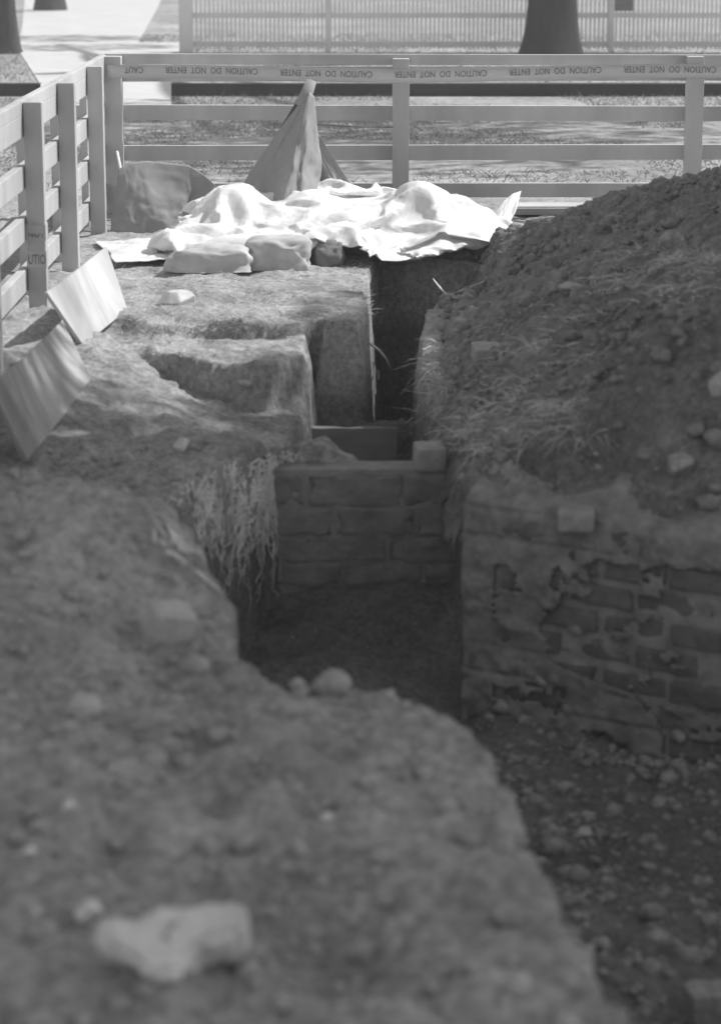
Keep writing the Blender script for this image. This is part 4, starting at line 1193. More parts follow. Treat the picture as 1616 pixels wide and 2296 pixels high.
2,-1,1,2,0,-1,2,-2,-2,-1,-2,1,11,-5,7,4,-1,-10,0,-2,1,0,0,1,0,0,0,0,-3,0,3,0,-1,0,0,0,0,1,-1,1,1,-1,3,-2,0,0,1,-1,0,1,0,3,6,-5,0,2,-2,6,-14,4,
-3,3,0,-3,3,-2,1,0,0,0,0,-1,0,0,3,-1,2,0,4,0,-4,2,0,2,-1,-1,0,3,-4,-1,0,-2,0,-3,0,0,2,1,3,-4,-2,8,-1,0,-6,6,-1,2,-1,-1,0,0,1,0,0,-2,0,2,-1,0,
1,0,-1,1,-3,0,0,5,1,0,-3,0,1,0,0,1,0,0,0,1,-3,4,-2,-3,-2,-3,11,-2,-4,0,-1,2,-2,1,-1,0,1,0,0,1,0,-1,1,2,0,0,-1,3,2,-2,1,0,0,-1,0,0,5,-3,-1,-6,
0,0,0,1,0,0,-1,5,-1,-7,1,-4,9,3,1,0,0,1,-1,-1,-3,0,0,1,0,0,0,0,0,0,1,0,1,0,1,0,-3,0,1,1,0,0,0,0,0,1,0,0,-5,0,-1,-2,0,2,-3,0,7,-1,0,-2,
2,-1,0,0,-1,0,1,1,0,2,0,1,-1,0,1,-1,2,1,0,0,-3,2,-1,-1,0,4,0,0,-7,4,-1,-2,0,0,0,-1,2,-1,-5,4,1,1,-2,1,0,0,0,0,3,0,-2,1,1,0,0,1,0,0,0,-1,
1,1,-2,-1,2,0,1,-1,0,1,0,1,0,0,0,-1,-7,1,-1,1,-2,0,3,1,-3,1,0,2,-1,1,0,0,0,0,0,1,1,0,1,-1,0,1,3,1,-1,1,-1,0,2,1,0,0,-1,0,-2,8,-1,-9,1,-2,
0,-1,1,-2,0,4,-1,2,0,-5,0,-1,1,0,0,1,0,0,2,0,1,0,0,-1,0,1,-1,1,0,0,1,0,0,1,-3,2,0,-1,1,0,1,-1,1,0,-212,-9,-11,-11,-11,-11,-11,-12,-11,-11,-10,-11,-9,-7,-2,-1,
-1,-1,-1,0,0,0,0,0,0,0,0,0,0,0,0,0,0,0,0,0,-1,9,11,10,7,8,-2,-1,2,2,-2,5,2,12,5,-5,-3,-2,-1,-2,-8,4,6,-1,11,-10,-3,-5,-6,-7,-6,-5,-4,-4,-3,-3,-2,0,12,11,
7,12,8,7,11,11,11,10,11,4,-8,8,5,-1,0,1,0,0,-1,1,0,-1,2,0,-2,7,1,0,0,0,0,-1,1,0,0,0,0,0,0,0,0,0,0,0,0,0,0,-1,1,-10,-1,0,-2,3,10,0,-3,-1,3,-3,
1,-9,7,4,-1,0,-1,-5,3,-1,-2,8,-13,13,-1,-1,-2,1,2,1,-1,1,-1,0,-2,-1,-9,-1,4,-1,5,-2,0,0,0,1,0,4,-2,-18,1,4,0,0,0,-1,1,0,-1,0,-2,-1,8,-1,3,0,0,1,0,0,
-2,2,0,0,0,0,0,0,0,0,0,0,-1,0,0,1,0,-1,-10,-2,3,1,-5,13,0,-1,1,0,-1,-4,-7,11,1,0,-4,1,5,0,-1,-6,6,-2,-6,3,3,2,-1,0,0,-1,2,-1,1,-2,1,-6,0,0,-4,5,
-1,0,-1,0,0,-1,1,1,-13,14,2,1,-1,1,-1,-1,0,0,-1,3,7,1,0,0,-1,0,-2,2,1,-3,1,0,0,0,0,-1,0,0,0,0,1,0,0,0,0,2,0,-9,2,-4,8,-10,13,0,-1,-3,-2,2,-4,0,
7,-3,1,2,2,0,-4,-2,4,-8,7,-1,2,0,0,0,0,0,0,0,0,0,-6,4,-3,-2,2,0,-2,0,1,-1,-3,3,-1,2,8,-15,-1,5,1,-1,0,0,4,2,-1,10,-1,1,-5,3,1,-4,4,-2,-2,3,-2,0,
0,0,0,0,0,0,0,0,0,0,0,0,0,0,1,2,-8,3,-4,8,-6,8,-1,-1,0,-2,0,-5,4,3,0,1,0,2,-1,0,-10,9,0,1,0,-1,1,-2,1,1,-1,0,0,1,0,-9,1,1,0,0,2,-5,-1,0,
2,0,0,0,-9,4,8,-7,1,0,1,2,-1,2,10,0,0,-4,0,2,-3,2,-2,1,3,-3,1,0,0,0,-1,1,0,0,0,0,0,0,0,0,0,0,-1,-2,4,-6,3,0,4,-5,2,3,2,-1,1,-4,-7,3,7,2,
-1,-1,1,0,-6,-1,-2,4,4,0,-2,2,1,0,-1,1,0,-1,-1,-2,0,-2,-1,-6,1,5,-2,1,0,0,0,0,-4,-1,1,0,2,2,2,5,0,3,1,0,-3,4,-1,-6,3,1,2,-1,0,0,-1,0,0,-1,1,0,
0,0,0,0,-1,0,0,0,1,-1,0,4,-7,2,0,0,0,4,0,1,-2,3,0,0,0,0,-1,-6,3,-11,2,2,6,1,2,-2,-5,7,-1,2,-1,0,1,0,0,0,0,0,-11,4,1,-2,-4,1,1,1,0,0,0,0,
-11,13,-2,2,2,-1,5,-2,5,0,1,0,0,-4,4,0,0,0,-2,2,-2,0,1,-1,-1,1,-1,1,-1,0,0,0,1,0,0,0,0,1,0,-2,2,-4,0,-1,0,3,3,-1,1,1,-1,0,0,0,-3,1,-5,7,0,0,
0,-3,3,-1,1,-2,1,0,1,0,0,0,-1,1,-1,-2,-2,-2,-4,3,0,-5,3,-1,1,1,0,-1,-5,-5,7,-2,11,4,-2,3,-1,1,2,-1,-3,3,0,1,0,0,0,-2,0,1,-1,1,0,-1,1,-1,1,-1,0,0,
0,1,0,0,-1,1,0,-1,1,-3,-3,1,0,-1,1,4,1,0,1,-2,-3,1,0,1,2,0,0,-2,2,0,-3,-1,1,0,2,1,0,0,0,-1,1,-1,0,1,-1,-13,-5,7,5,3,-7,0,1,2,0,-4,9,-9,-4,9,
-8,13,1,-1,2,0,-1,0,1,0,1,0,-2,1,-2,1,1,-1,1,-1,1,0,0,-1,0,1,0,0,0,-1,1,0,0,0,0,0,-1,0,-4,-1,0,1,4,-1,2,1,-4,-3,3,-1,-1,5,0,0,-1,1,0,-1,1,0,
-1,0,-3,4,1,-1,0,1,0,-1,0,-1,1,-2,-7,-1,0,2,0,0,0,-4,1,0,7,6,-1,-1,1,-9,6,-1,1,3,1,-2,1,1,-1,0,0,-2,3,-1,0,0,0,0,-1,1,-1,1,0,0,0,0,0,0,0,0,
0,-1,1,0,0,0,-2,-3,0,-1,0,6,-2,-2,-1,5,-2,-1,3,0,-1,1,-1,1,-1,0,0,-2,2,-2,2,-1,1,2,0,-1,-1,0,0,1,-1,-1,-2,-6,0,1,1,0,0,-2,-2,2,10,2,0,0,-1,0,-4,3,
2,0,-2,2,0,-1,1,0,-1,2,-1,0,-1,1,0,0,0,-1,1,0,0,0,0,0,0,1,-1,0,0,0,0,-1,0,2,-1,-4,-1,0,0,-1,7,-4,0,2,1,0,-1,0,0,1,-3,2,0,-1,-3,5,0,-3,2,-3,
2,-1,-4,1,1,1,0,2,-5,3,2,-8,0,0,4,-3,0,-3,0,0,6,4,0,2,-1,1,0,0,0,0,-3,1,3,-1,-3,0,3,-1,1,0,0,0,-1,1,-1,1,-1,1,0,0,0,0,0,0,0,0,0,0,-1,1,
-1,1,1,-3,-1,-1,-1,1,-6,8,2,-7,5,0,1,0,2,-3,2,-1,-1,-1,0,2,0,-1,2,-1,-5,-1,5,2,0,0,0,-8,7,0,0,-1,-10,-1,3,1,0,-2,-1,0,9,-9,6,-9,4,10,0,1,-1,1,-5,-1,
-2,5,-2,-4,7,1,1,-2,1,1,0,-2,2,-3,0,3,-2,0,1,0,1,-1,0,0,1,0,0,0,1,-6,1,2,-2,1,-2,-7,6,3,-2,4,-5,6,0,0,0,0,0,-1,-3,1,0,1,-3,5,0,-3,0,-1,4,-8,
-1,-1,0,7,2,-3,3,0,-5,-4,-1,2,0,-3,0,0,-1,8,-13,7,10,-11,10,0,-3,-2,7,-1,-2,-2,-4,4,-4,5,3,1,-1,0,-4,5,-4,3,0,-4,5,-1,-1,2,-1,0,0,0,0,-1,1,0,-1,1,-1,0,
0,-1,0,-1,0,-6,9,-4,5,-7,6,-6,7,-2,1,-4,2,0,3,-5,5,0,-1,0,0,0,-5,5,-1,1,-1,2,-4,4,-1,1,0,-9,0,-2,0,0,0,-1,6,-14,6,8,0,4,-8,8,-7,9,0,0,0,-5,4,-4,
0,-2,0,7,0,-7,3,1,1,-3,5,-3,-3,6,0,-7,1,0,1,0,2,2,-3,0,0,2,1,0,-1,-1,-4,6,-5,5,-4,2,-1,4,-11,11,-12,13,-2,0,0,1,0,-1,0,1,-2,1,0,1,-5,4,0,-2,3,-4,
3,-4,0,4,-2,-6,0,-4,0,1,0,1,-1,-4,5,5,-2,1,2,0,4,-4,6,-1,-1,0,1,-4,4,-3,-2,0,-5,6,5,-4,-3,5,-9,10,-3,0,-5,5,0,0,0,1,0,-3,3,1,1,1,0,0,-3,-3,4,-3,
3,-4,4,0,-2,2,0,-10,13,-12,12,-2,1,0,-1,1,-1,-1,1,0,-2,-3,5,-4,1,-1,1,3,-3,3,1,-4,-1,5,-13,5,-13,11,0,-2,0,0,5,1,1,5,0,-5,4,-6,-4,8,0,0,-3,2,-2,6,-2,-6,
7,0,-1,-6,5,-3,6,-6,5,-7,5,0,-1,1,0,0,-2,4,1,0,0,0,0,0,-1,0,-4,2,-6,8,0,1,-1,-7,7,0,-12,13,-7,7,0,-1,1,-1,-3,2,-1,0,0,2,0,-1,-2,4,-1,-1,2,-1,-3,2,
2,-1,-3,-1,4,-19,10,6,-10,16,0,-1,1,0,6,-1,1,-1,-4,-6,7,-1,1,0,-1,2,3,0,-2,2,-6,5,0,1,0,-1,-2,2,0,0,1,0,-1,0,1,0,-1,1,-1,1,-1,-4,3,0,1,-13,11,-6,6,-1,
-1,1,-2,3,-4,-3,10,-1,0,1,-1,0,0,-3,3,-1,1,0,-1,1,0,-4,5,-1,0,0,0,1,0,-1,1,-13,6,7,-4,-1,11,0,-4,-1,1,-5,3,5,-2,4,-1,-4,-5,5,-2,3,-1,-2,6,1,-2,1,-3,3,
1,0,0,0,0,-1,-1,1,-3,3,1,0,1,-1,1,-3,2,-8,3,3,-1,1,0,0,-14,8,0,9,-3,-1,-4,4,1,-7,-2,9,1,1,0,0,-1,-1,1,-1,1,1,-1,-1,0,0,-8,2,1,3,4,0,0,0,0,0,
-15,9,3,-1,8,2,0,-4,0,-3,-3,5,7,-1,0,0,-3,-5,3,2,1,-2,1,3,0,-6,5,1,0,-2,-2,0,4,-2,3,-1,1,-3,3,0,0,0,-3,3,-7,7,-8,5,3,-5,2,3,0,-11,1,5,5,-1,1,-4,
3,-5,-1,0,3,-7,9,1,1,0,-3,3,-1,0,0,0,0,0,0,1,0,0,1,-2,0,0,1,-3,4,-12,10,-1,9,1,1,-1,-5,2,-7,-4,8,6,0,1,0,0,0,-2,-1,-1,-2,6,0,1,-1,-1,2,0,-3,0,
-3,6,-4,4,0,-1,-4,6,-1,-3,3,-6,6,-5,3,0,1,1,-5,4,1,-4,-7,0,10,0,1,0,-1,-1,-9,1,5,-3,-5,2,9,1,1,-1,0,0,-1,0,0,-1,1,-1,2,1,-1,0,0,2,-5,5,0,-1,-4,2,
11,-1,-2,2,1,0,-2,-14,0,6,11,0,0,0,0,-1,1,-4,1,-2,5,-1,0,-6,5,-2,4,0,-2,-3,3,-5,7,0,-1,-8,8,1,-3,2,-5,4,1,-1,-4,6,1,-2,0,0,-7,-3,1,10,-4,1,1,-2,-4,-2,
3,2,5,-5,-9,0,2,7,1,-3,2,3,-3,4,1,-1,1,0,0,0,0,-2,1,-1,0,2,-8,6,11,-1,1,-3,0,-3,6,-1,-11,-5,3,14,1,-1,0,1,-4,3,-8,3,3,2,-1,1,-8,8,-6,6,-3,4,-1,0,
-6,6,-3,5,-10,7,1,0,-3,2,1,-3,2,-5,5,2,0,1,-1,-10,-2,5,3,1,0,2,-1,-5,0,3,1,3,1,-2,-4,-8,2,6,5,-6,5,0,-1,1,0,0,-2,1,-2,1,3,1,0,-1,-1,0,11,0,-1,-1,
-2,6,-4,1,0,-3,-8,-2,13,0,-1,2,-3,3,1,-8,2,-4,8,1,0,-6,4,-5,6,-6,0,4,3,-6,5,-2,3,-15,1,3,11,0,-1,0,-2,3,-6,7,-1,1,0,-1,-11,0,11,-2,-2,4,0,-3,-8,8,1,3,
-1,1,0,1,0,-2,-5,6,0,0,0,0,-3,2,1,-3,2,1,0,-2,1,-1,3,-2,11,0,0,-3,-4,-4,1,11,-1,-3,4,-3,-6,6,3,-5,3,1,-1,-1,-8,4,-3,8,0,1,1,-2,2,-3,3,0,-6,5,0,-1,
-10,11,-1,1,1,-2,2,0,-2,-3,5,-8,9,-2,1,0,-2,-10,3,7,0,-1,1,2,-1,-3,0,2,1,1,1,0,-3,3,-4,0,3,-1,0,-2,2,-2,2,0,0,-3,4,0,-1,1,0,0,11,-1,1,0,-3,1,2,-4,
5,-1,-1,-2,-2,3,1,-1,0,1,1,1,0,0,-2,0,1,0,1,0,-7,7,-3,-6,7,-7,8,-10,10,-3,-1,1,3,1,0,0,-3,3,-6,6,-11,2,3,3,3,-2,-10,0,11,-4,4,-4,0,1,-4,5,1,0,1,1,
1,-5,0,-5,-2,2,6,3,-3,0,-5,7,0,0,-5,6,-1,1,-1,0,12,0,-1,1,0,-2,1,2,-3,1,-3,-4,3,-1,2,1,2,-3,3,-1,1,1,-3,1,2,0,-1,-1,1,1,-1,0,0,1,-18,14,0,3,-3,3,
-5,6,-1,0,-1,-3,5,-9,7,2,-1,1,0,1,-2,-4,-6,9,2,-1,1,-1,-3,0,1,1,1,0,-1,0,-2,2,1,1,-5,4,1,-3,2,-5,2,2,0,-4,6,0,0,0,12,-3,1,1,1,-1,0,0,-1,3,-5,3,
-7,2,-5,8,2,0,-1,2,0,-6,6,-7,6,0,1,-1,-1,-9,8,3,-4,-9,9,3,1,-6,6,-5,4,-5,5,-2,3,-5,1,3,0,0,0,1,0,0,1,-1,0,-1,0,0,0,2,-5,-5,6,0,-3,4,-1,-1,0,5,
-1,-2,-1,-1,2,0,2,0,-1,0,1,-1,-6,6,0,0,12,-1,-4,3,1,1,-5,1,3,-2,2,-3,4,-8,3,5,-1,0,0,-2,1,1,-7,6,-3,-7,-3,2,10,2,-4,0,-1,5,1,-7,-4,10,-3,4,-7,6,-5,6,
-2,2,-8,7,-1,1,1,-1,1,0,0,-1,1,0,-2,2,-3,-7,9,-5,1,-1,0,-1,-4,1,5,5,0,0,-1,-4,3,2,0,-1,0,0,0,0,1,-4,4,0,12,0,0,-4,3,0,1,-1,-1,2,1,-2,-4,3,0,0,
0,2,-1,0,-7,6,1,-9,4,6,-1,1,-7,6,-5,-1,1,5,-1,1,1,-4,4,-5,5,-6,6,-5,4,-1,2,-6,5,1,0,0,-1,1,0,0,-3,-4,2,-2,0,3,-8,9,-8,4,2,-2,1,6,-1,-1,2,-1,0,1,
-6,4,1,0,0,1,-1,0,0,-1,1,0,12,0,0,0,-3,1,0,2,0,-1,1,0,0,-2,1,-6,6,-4,3,-2,1,-7,8,2,-9,7,1,-3,3,1,0,-2,-2,0,2,-7,1,9,-1,0,-1,0,-4,5,-2,2,-1,0,
-5,-1,5,2,1,-1,0,0,-1,0,-4,0,2,-2,0,-4,6,-7,-2,0,6,4,1,-3,3,1,0,-2,2,-5,2,3,0,-1,0,1,0,0,-2,2,12,0,0,0,1,-1,0,-1,-4,2,2,0,-1,0,-3,4,-4,4,-4,0,
-1,4,-7,7,0,-1,2,-1,-5,4,2,1,0,0,-3,4,-3,-8,9,1,-3,2,-2,-1,2,2,0,0,-1,-1,-6,5,2,0,0,0,1,0,-2,1,-5,1,1,-3,-4,7,-1,0,3,0,1,-2,1,1,1,0,0,0,-4,2,
2,-1,2,-1,-1,1,0,-1,12,0,0,0,-1,1,0,-2,2,-4,2,2,-1,-1,1,-5,3,-4,2,-2,4,-3,5,-3,4,-2,-2,1,2,-9,9,2,0,-1,1,0,-2,2,-10,9,0,0,-1,-4,3,1,1,-1,2,0,0,-10,
3,6,0,0,-1,0,1,-3,2,0,0,-3,-2,-2,6,-1,1,0,1,-1,1,1,-1,0,0,0,2,-3,1,2,-1,0,0,0,0,0,12,-1,1,0,-1,1,-2,-1,3,-1,0,-2,2,0,1,-1,-1,0,-6,4,-3,5,-1,2,
-1,0,0,-1,-1,4,-10,10,1,0,-1,0,1,-4,4,-9,8,-3,3,0,-4,1,4,-2,0,0,-4,5,-3,-2,5,0,-1,-1,0,2,-2,1,0,0,0,0,-3,3,0,-6,7,-2,0,1,1,-1,1,1,0,0,-1,1,0,-2,
1,0,0,0,11,1,-1,-1,2,0,0,0,-2,2,-4,3,1,0,-1,-1,-1,0,-1,-1,1,0,3,-1,0,0,1,0,-3,-2,4,-8,11,0,0,-4,4,-1,-2,2,-6,6,-1,1,0,-3,1,2,-1,0,1,-6,4,0,0,0,
2,0,-1,-1,2,0,-1,1,0,-2,1,1,0,-1,-6,5,-5,4,-2,5,0,0,-6,0,0,1,3,2,1,-1,0,-1,12,0,0,-1,1,-2,1,1,0,0,0,0,-2,2,-1,1,-6,2,0,-2,4,2,-4,1,0,0,0,3,
-1,2,0,0,-8,8,-4,3,-1,-1,1,-1,0,-3,4,1,0,0,-4,4,-2,1,1,1,-10,5,1,-3,-1,6,1,0,-1,1,1,0,-1,0,0,-2,-2,4,-2,-2,3,-5,6,0,-5,1,5,0,0,-2,-1,2,0,1,-1,0,
12,-1,1,0,-2,2,0,0,0,0,-2,1,0,0,1,0,0,-5,2,2,0,-1,-1,-2,3,-10,3,2,7,1,-2,1,1,-5,4,1,-1,0,-6,4,-1,1,-1,3,1,0,-2,-2,3,-3,-2,5,0,-12,3,9,-1,-6,7,0,
0,0,0,0,1,0,-1,0,0,-3,3,0,-3,3,1,-4,5,-2,1,-2,1,1,0,0,-1,0,-1,1,12,0,0,0,0,0,1,-1,-1,1,0,-1,1,-1,0,1,0,0,0,-1,0,-1,1,0,-7,8,-1,2,0,-4,3,-5,
1,4,0,0,0,-1,-1,-3,3,-2,1,0,3,-2,3,-1,-4,-1,3,-2,4,0,-10,-1,9,0,-1,2,2,0,0,0,0,0,0,0,-1,-2,2,0,-1,-1,1,2,-1,2,-2,2,-1,0,0,-1,1,-1,0,0,12,0,0,0,
0,0,0,1,-1,-1,0,0,0,0,1,0,0,0,0,0,0,0,0,-3,1,2,0,-3,3,1,-6,1,5,-2,1,1,-3,0,2,-1,-4,3,-1,1,0,0,1,0,0,1,0,-2,0,2,-1,-4,-4,7,1,1,0,1,0,1,
-1,0,0,-1,0,0,-1,1,0,-2,-4,6,1,-1,1,0,0,-1,0,1,-1,-1,1,-1,12,1,-3,3,0,-1,0,0,1,-1,0,-1,0,1,0,0,0,0,0,0,0,0,-1,1,0,0,0,1,-5,2,-5,7,-3,-11,6,0,
-1,8,1,-1,-1,-1,0,0,1,1,-2,2,1,0,0,-2,2,0,1,-1,0,-1,-2,3,1,0,0,0,0,0,0,-1,0,-1,-2,1,2,-1,1,-8,9,-1,1,0,-1,0,-2,-1,3,0,-1,1,4,8,1,-2,-1,-1,0,0,
1,1,1,-1,1,0,0,0,0,0,0,0,0,0,0,0,0,-1,1,0,0,-9,9,-8,-6,8,-5,1,6,-4,8,-2,2,-1,0,-2,-1,3,-4,5,0,0,-1,0,-3,-1,4,1,-2,2,0,0,-3,2,2,-3,1,1,0,0,
-1,1,-3,-1,0,4,0,1,-12,11,-3,3,0,-1,1,-1,-1,0,2,0,5,2,6,-3,1,1,1,0,-1,-2,-1,1,2,0,0,0,0,0,0,0,0,0,0,0,1,-2,1,0,-7,7,-2,1,0,0,1,0,0,-1,-3,4,
0,-1,0,1,-2,0,1,-5,0,0,2,2,-1,2,-1,2,-1,0,-4,-3,7,-5,6,2,-1,-1,0,-1,-1,0,1,-3,0,3,0,0,1,-11,11,-5,5,0,-1,1,-1,2,-1,1,7,0,-9,15,0,-1,-2,0,0,1,1,0,
-1,0,1,0,0,0,0,0,-1,-1,2,0,0,-1,1,-5,5,-2,-2,3,-3,4,0,0,-1,1,0,0,1,-2,-2,2,-1,-2,3,1,-2,-1,1,2,0,0,-1,0,-4,-2,5,-3,0,2,-3,6,-5,0,4,0,0,0,0,1,
-3,-2,4,1,0,0,-9,9,-6,6,-4,4,0,-1,1,0,11,-5,-4,1,9,1,0,-1,-1,0,0,0,1,0,0,0,0,0,0,0,0,0,-1,0,-1,2,-3,2,1,0,-2,-2,4,-4,4,0,0,0,-5,5,-1,1,-1,-3,
4,0,0,-3,1,2,0,-1,0,0,0,-4,5,-3,-3,6,-5,3,-2,0,1,1,-1,2,0,0,0,-1,1,0,-1,1,-1,2,-1,-6,7,-2,0,1,0,1,0,0,5,-9,8,-6,3,10,1,0,0,0,-1,0,-1,2,0,0,
0,0,0,0,-2,3,-1,0,0,0,0,0,0,-3,3,0,0,-2,-4,2,4,0,-1,-5,6,0,0,-3,-1,-3,6,-2,1,2,-3,2,1,0,-3,3,1,-1,0,-1,1,-1,-1,-2,5,-1,-3,2,0,0,1,0,0,-5,3,-2,
2,-1,3,-3,-2,0,2,-2,5,0,0,0,3,8,-1,-6,-9,1,11,5,0,-1,1,0,0,0,0,0,0,0,0,-1,1,-6,5,-3,3,-4,5,0,-2,1,0,-3,3,-1,-2,2,-4,6,0,-1,-5,6,-1,1,-5,4,-3,3,
1,-4,0,4,0,0,0,-1,-1,2,1,-2,1,0,1,-2,1,0,0,-1,0,1,0,0,0,-1,-6,7,-1,-1,-2,2,-1,-2,4,-3,2,2,0,-6,9,-5,7,0,-8,-8,1,6,10,0,0,-1,1,0,-1,-2,3,-2,1,0,
0,1,-8,7,-6,5,-6,5,-1,3,-4,4,-5,5,1,-6,5,-5,6,0,-1,-6,7,-1,1,-1,-5,4,0,-1,1,-2,0,2,2,0,0,-1,1,1,-1,-1,1,0,0,0,0,-2,2,-1,1,0,0,0,-1,-4,4,0,-1,-1,
-3,6,-1,-2,-3,-9,12,2,11,1,-6,1,1,-6,-8,1,1,12,4,-2,1,0,-6,6,-1,1,-1,1,0,-1,1,-8,9,-1,-3,-3,6,-2,2,1,0,-4,-1,5,-3,1,-1,3,-1,0,-5,6,0,-1,1,-5,4,1,0,-5,
5,-1,1,0,-1,0,-3,3,-2,2,-2,1,2,0,0,0,0,0,0,0,0,0,0,-2,0,1,-3,4,0,-7,5,2,-7,4,-15,16,11,1,-1,-6,4,2,-4,-9,-3,0,7,9,1,-12,11,-3,-1,4,-1,1,-1,0,0,1,
-7,5,-2,1,0,2,-1,0,3,0,0,-3,2,0,-2,1,2,0,-2,-3,5,0,0,-2,0,2,0,0,-5,2,2,1,0,-1,0,-8,6,-2,4,-2,3,-1,0,1,-1,1,0,0,0,0,-1,1,-1,-3,3,-4,5,0,-4,3,
0,0,0,-15,12,-1,0,0,1,-1,-1,-3,-4,-5,0,5,-9,17,-5,0,-1,-3,8,-4,5,0,-1,1,0,-5,6,-4,0,0,4,-2,-2,2,1,0,-6,6,0,-2,0,-1,3,0,-2,3,-2,1,-2,3,0,0,-1,-3,-2,3,
2,-2,-1,3,0,0,-1,-1,1,0,1,1,0,0,-1,1,0,0,1,-2,-2,3,0,0,-4,3,1,-1,0,0,0,1,11,-5,-3,8,-7,7,-5,6,-1,-5,-7,1,11,-12,10,2,1,-4,-6,3,-1,7,-2,3,0,0,0,0,
-4,3,-4,5,-5,4,-2,2,1,-10,8,1,0,1,-1,-1,0,0,0,2,-1,-1,0,2,0,0,-1,-6,1,6,-2,1,-1,1,-2,1,1,0,-1,1,0,1,1,-1,0,1,0,0,-1,0,0,0,0,-2,-2,2,-1,3,-1,0,
11,-1,1,-7,9,-13,11,-3,2,2,-2,-11,-2,14,-14,10,2,1,-2,0,-2,-4,9,-8,0,6,0,4,-3,-3,5,-5,3,-7,9,-5,2,0,-5,6,2,0,-2,2,-1,-2,3,-1,0,-2,1,1,1,-1,0,0,1,-2,2,0,
-3,1,0,1,-1,1,0,-1,2,-1,1,0,0,1,0,0,0,-1,0,1,-1,-2,2,-2,-1,1,2,0,10,1,1,-7,-1,8,-5,4,0,0,0,1,-1,-8,5,-11,4,11,-1,1,0,0,-4,4,-4,-5,0,1,8,1,-3,-4,
5,1,-8,7,-4,3,-1,-4,6,0,1,-2,1,1,0,-1,0,0,1,-1,1,-1,-2,3,-3,0,3,-1,1,-1,0,1,-6,4,2,0,0,0,0,0,0,0,1,0,0,0,0,-1,0,0,-2,-3,4,-2,3,-1,10,2,-8,0,
1,8,0,-6,2,-8,1,3,6,0,1,0,-4,1,3,-2,2,-2,-2,3,1,0,1,-1,-3,-4,3,1,-2,3,0,-3,5,-1,-3,0,-2,6,0,-1,-1,0,1,1,-2,1,1,-2,-1,2,0,1,1,0,-1,0,0,1,-1,0,
1,-4,1,1,-1,1,0,1,-1,2,-1,0,1,-1,0,0,0,0,0,0,0,0,-2,2,-12,6,10,0,1,0,7,0,-4,4,-3,1,-6,8,0,-2,1,-7,6,2,-4,4,-1,-2,3,-3,0,-1,-4,5,-2,4,0,-2,3,0,
-1,0,0,-2,-15,2,9,7,0,-1,0,0,1,-1,0,0,-2,-1,3,1,0,-1,1,-1,0,1,1,-3,0,2,0,-2,2,0,0,-1,1,-1,-1,2,-2,1,1,0,-1,1,-1,1,0,0,0,0,-12,0,3,14,1,-3,-2,9,
-8,8,-1,-2,4,-6,7,-2,-1,2,-5,5,-2,-2,5,-1,1,0,-3,0,4,-1,0,0,-1,1,-2,2,-2,1,-1,-5,6,-14,0,2,9,4,-1,0,0,0,-1,1,1,0,0,-1,1,1,-1,0,-1,-2,3,-3,2,1,-1,1,
0,-1,-1,2,-1,-1,2,-3,3,0,0,0,0,0,0,0,0,-1,1,0,10,-2,0,3,0,-1,0,-6,7,-2,-4,6,-10,6,-10,14,-5,5,-1,0,1,1,-2,3,0,0,0,0,0,-1,-1,1,0,0,-1,-3,3,0,1,-2,
0,-3,-9,1,0,7,5,1,0,0,-3,0,1,2,0,0,-3,2,0,2,0,-3,-4,4,-4,-2,1,2,4,0,1,-1,1,0,-1,1,-2,2,-1,0,1,-1,1,0,-1,1,-1,1,5,3,3,-1,0,0,-1,-4,5,-14,10,-15,
12,-8,3,-3,12,-8,11,0,3,0,-1,0,1,-1,1,-1,-2,1,1,-4,4,0,0,0,-3,0,-3,5,-5,6,-3,-11,0,0,6,8,0,-1,1,0,0,0,0,-3,1,-2,4,-2,-1,3,-1,1,0,0,-2,-2,-3,7,-1,0,
1,-1,1,-1,1,0,0,0,-1,0,-1,1,1,0,1,-1,11,1,-2,1,0,-1,-2,2,-15,2,-7,7,-4,3,3,-3,-3,6,-2,6,8,1,-1,2,-1,-1,-2,1,2,0,0,-2,-3,3,2,-1,1,-3,3,-5,5,-6,6,-3,
-10,-1,0,2,11,1,1,-1,0,-1,0,2,0,-2,-3,3,1,0,0,0,0,0,0,0,0,-4,2,1,1,0,-3,2,1,-1,-2,0,0,1,2,-2,2,0,0,0,12,-1,0,0,0,-10,1,1,2,-1,6,1,0,0,0,-1,
-2,-2,-3,-4,5,-3,11,-11,-1,11,-1,2,0,-1,-3,3,-2,-2,1,0,3,1,-1,0,-1,0,-4,3,1,-10,-1,-1,0,11,3,0,0,-1,1,0,-1,2,-1,-1,1,-1,0,0,0,0,1,-1,-2,1,-2,-1,4,0,0,1,
0,-1,1,-2,1,0,-1,2,0,1,-1,1,11,0,-1,0,-6,-3,-4,4,-1,12,0,-1,0,1,-1,0,1,0,-2,-1,-7,11,-13,8,2,-8,9,-6,4,0,1,2,-1,-2,-2,0,-3,6,-1,1,-5,6,-1,0,-2,1,-8,-1,
-1,0,7,6,-1,1,1,-1,1,-1,0,1,-1,0,0,0,0,0,-2,1,1,-3,1,2,-4,1,3,0,-1,-2,1,2,0,0,0,0,-2,-1,1,3,7,4,-1,-14,6,8,-7,-3,12,-1,-1,1,0,0,1,0,0,0,0,-2,
-1,-2,5,0,-1,1,-4,4,-3,0,2,-1,1,1,0,0,-4,-5,5,-4,5,2,0,0,1,-1,-3,-6,1,-5,1,5,9,-1,-2,2,0,0,1,-1,-1,1,0,0,0,-1,0,1,-1,1,0,0,0,0,0,-2,-1,3,0,0,
0,0,0,0,-1,-1,-1,1,8,-14,0,1,-4,13,7,1,-1,0,0,1,-1,1,0,0,0,0,1,-1,0,-3,3,-1,0,1,0,-1,0,0,1,-1,1,0,0,-4,2,-3,-4,5,4,0,0,-2,-7,1,6,0,-8,4,-6,-2,
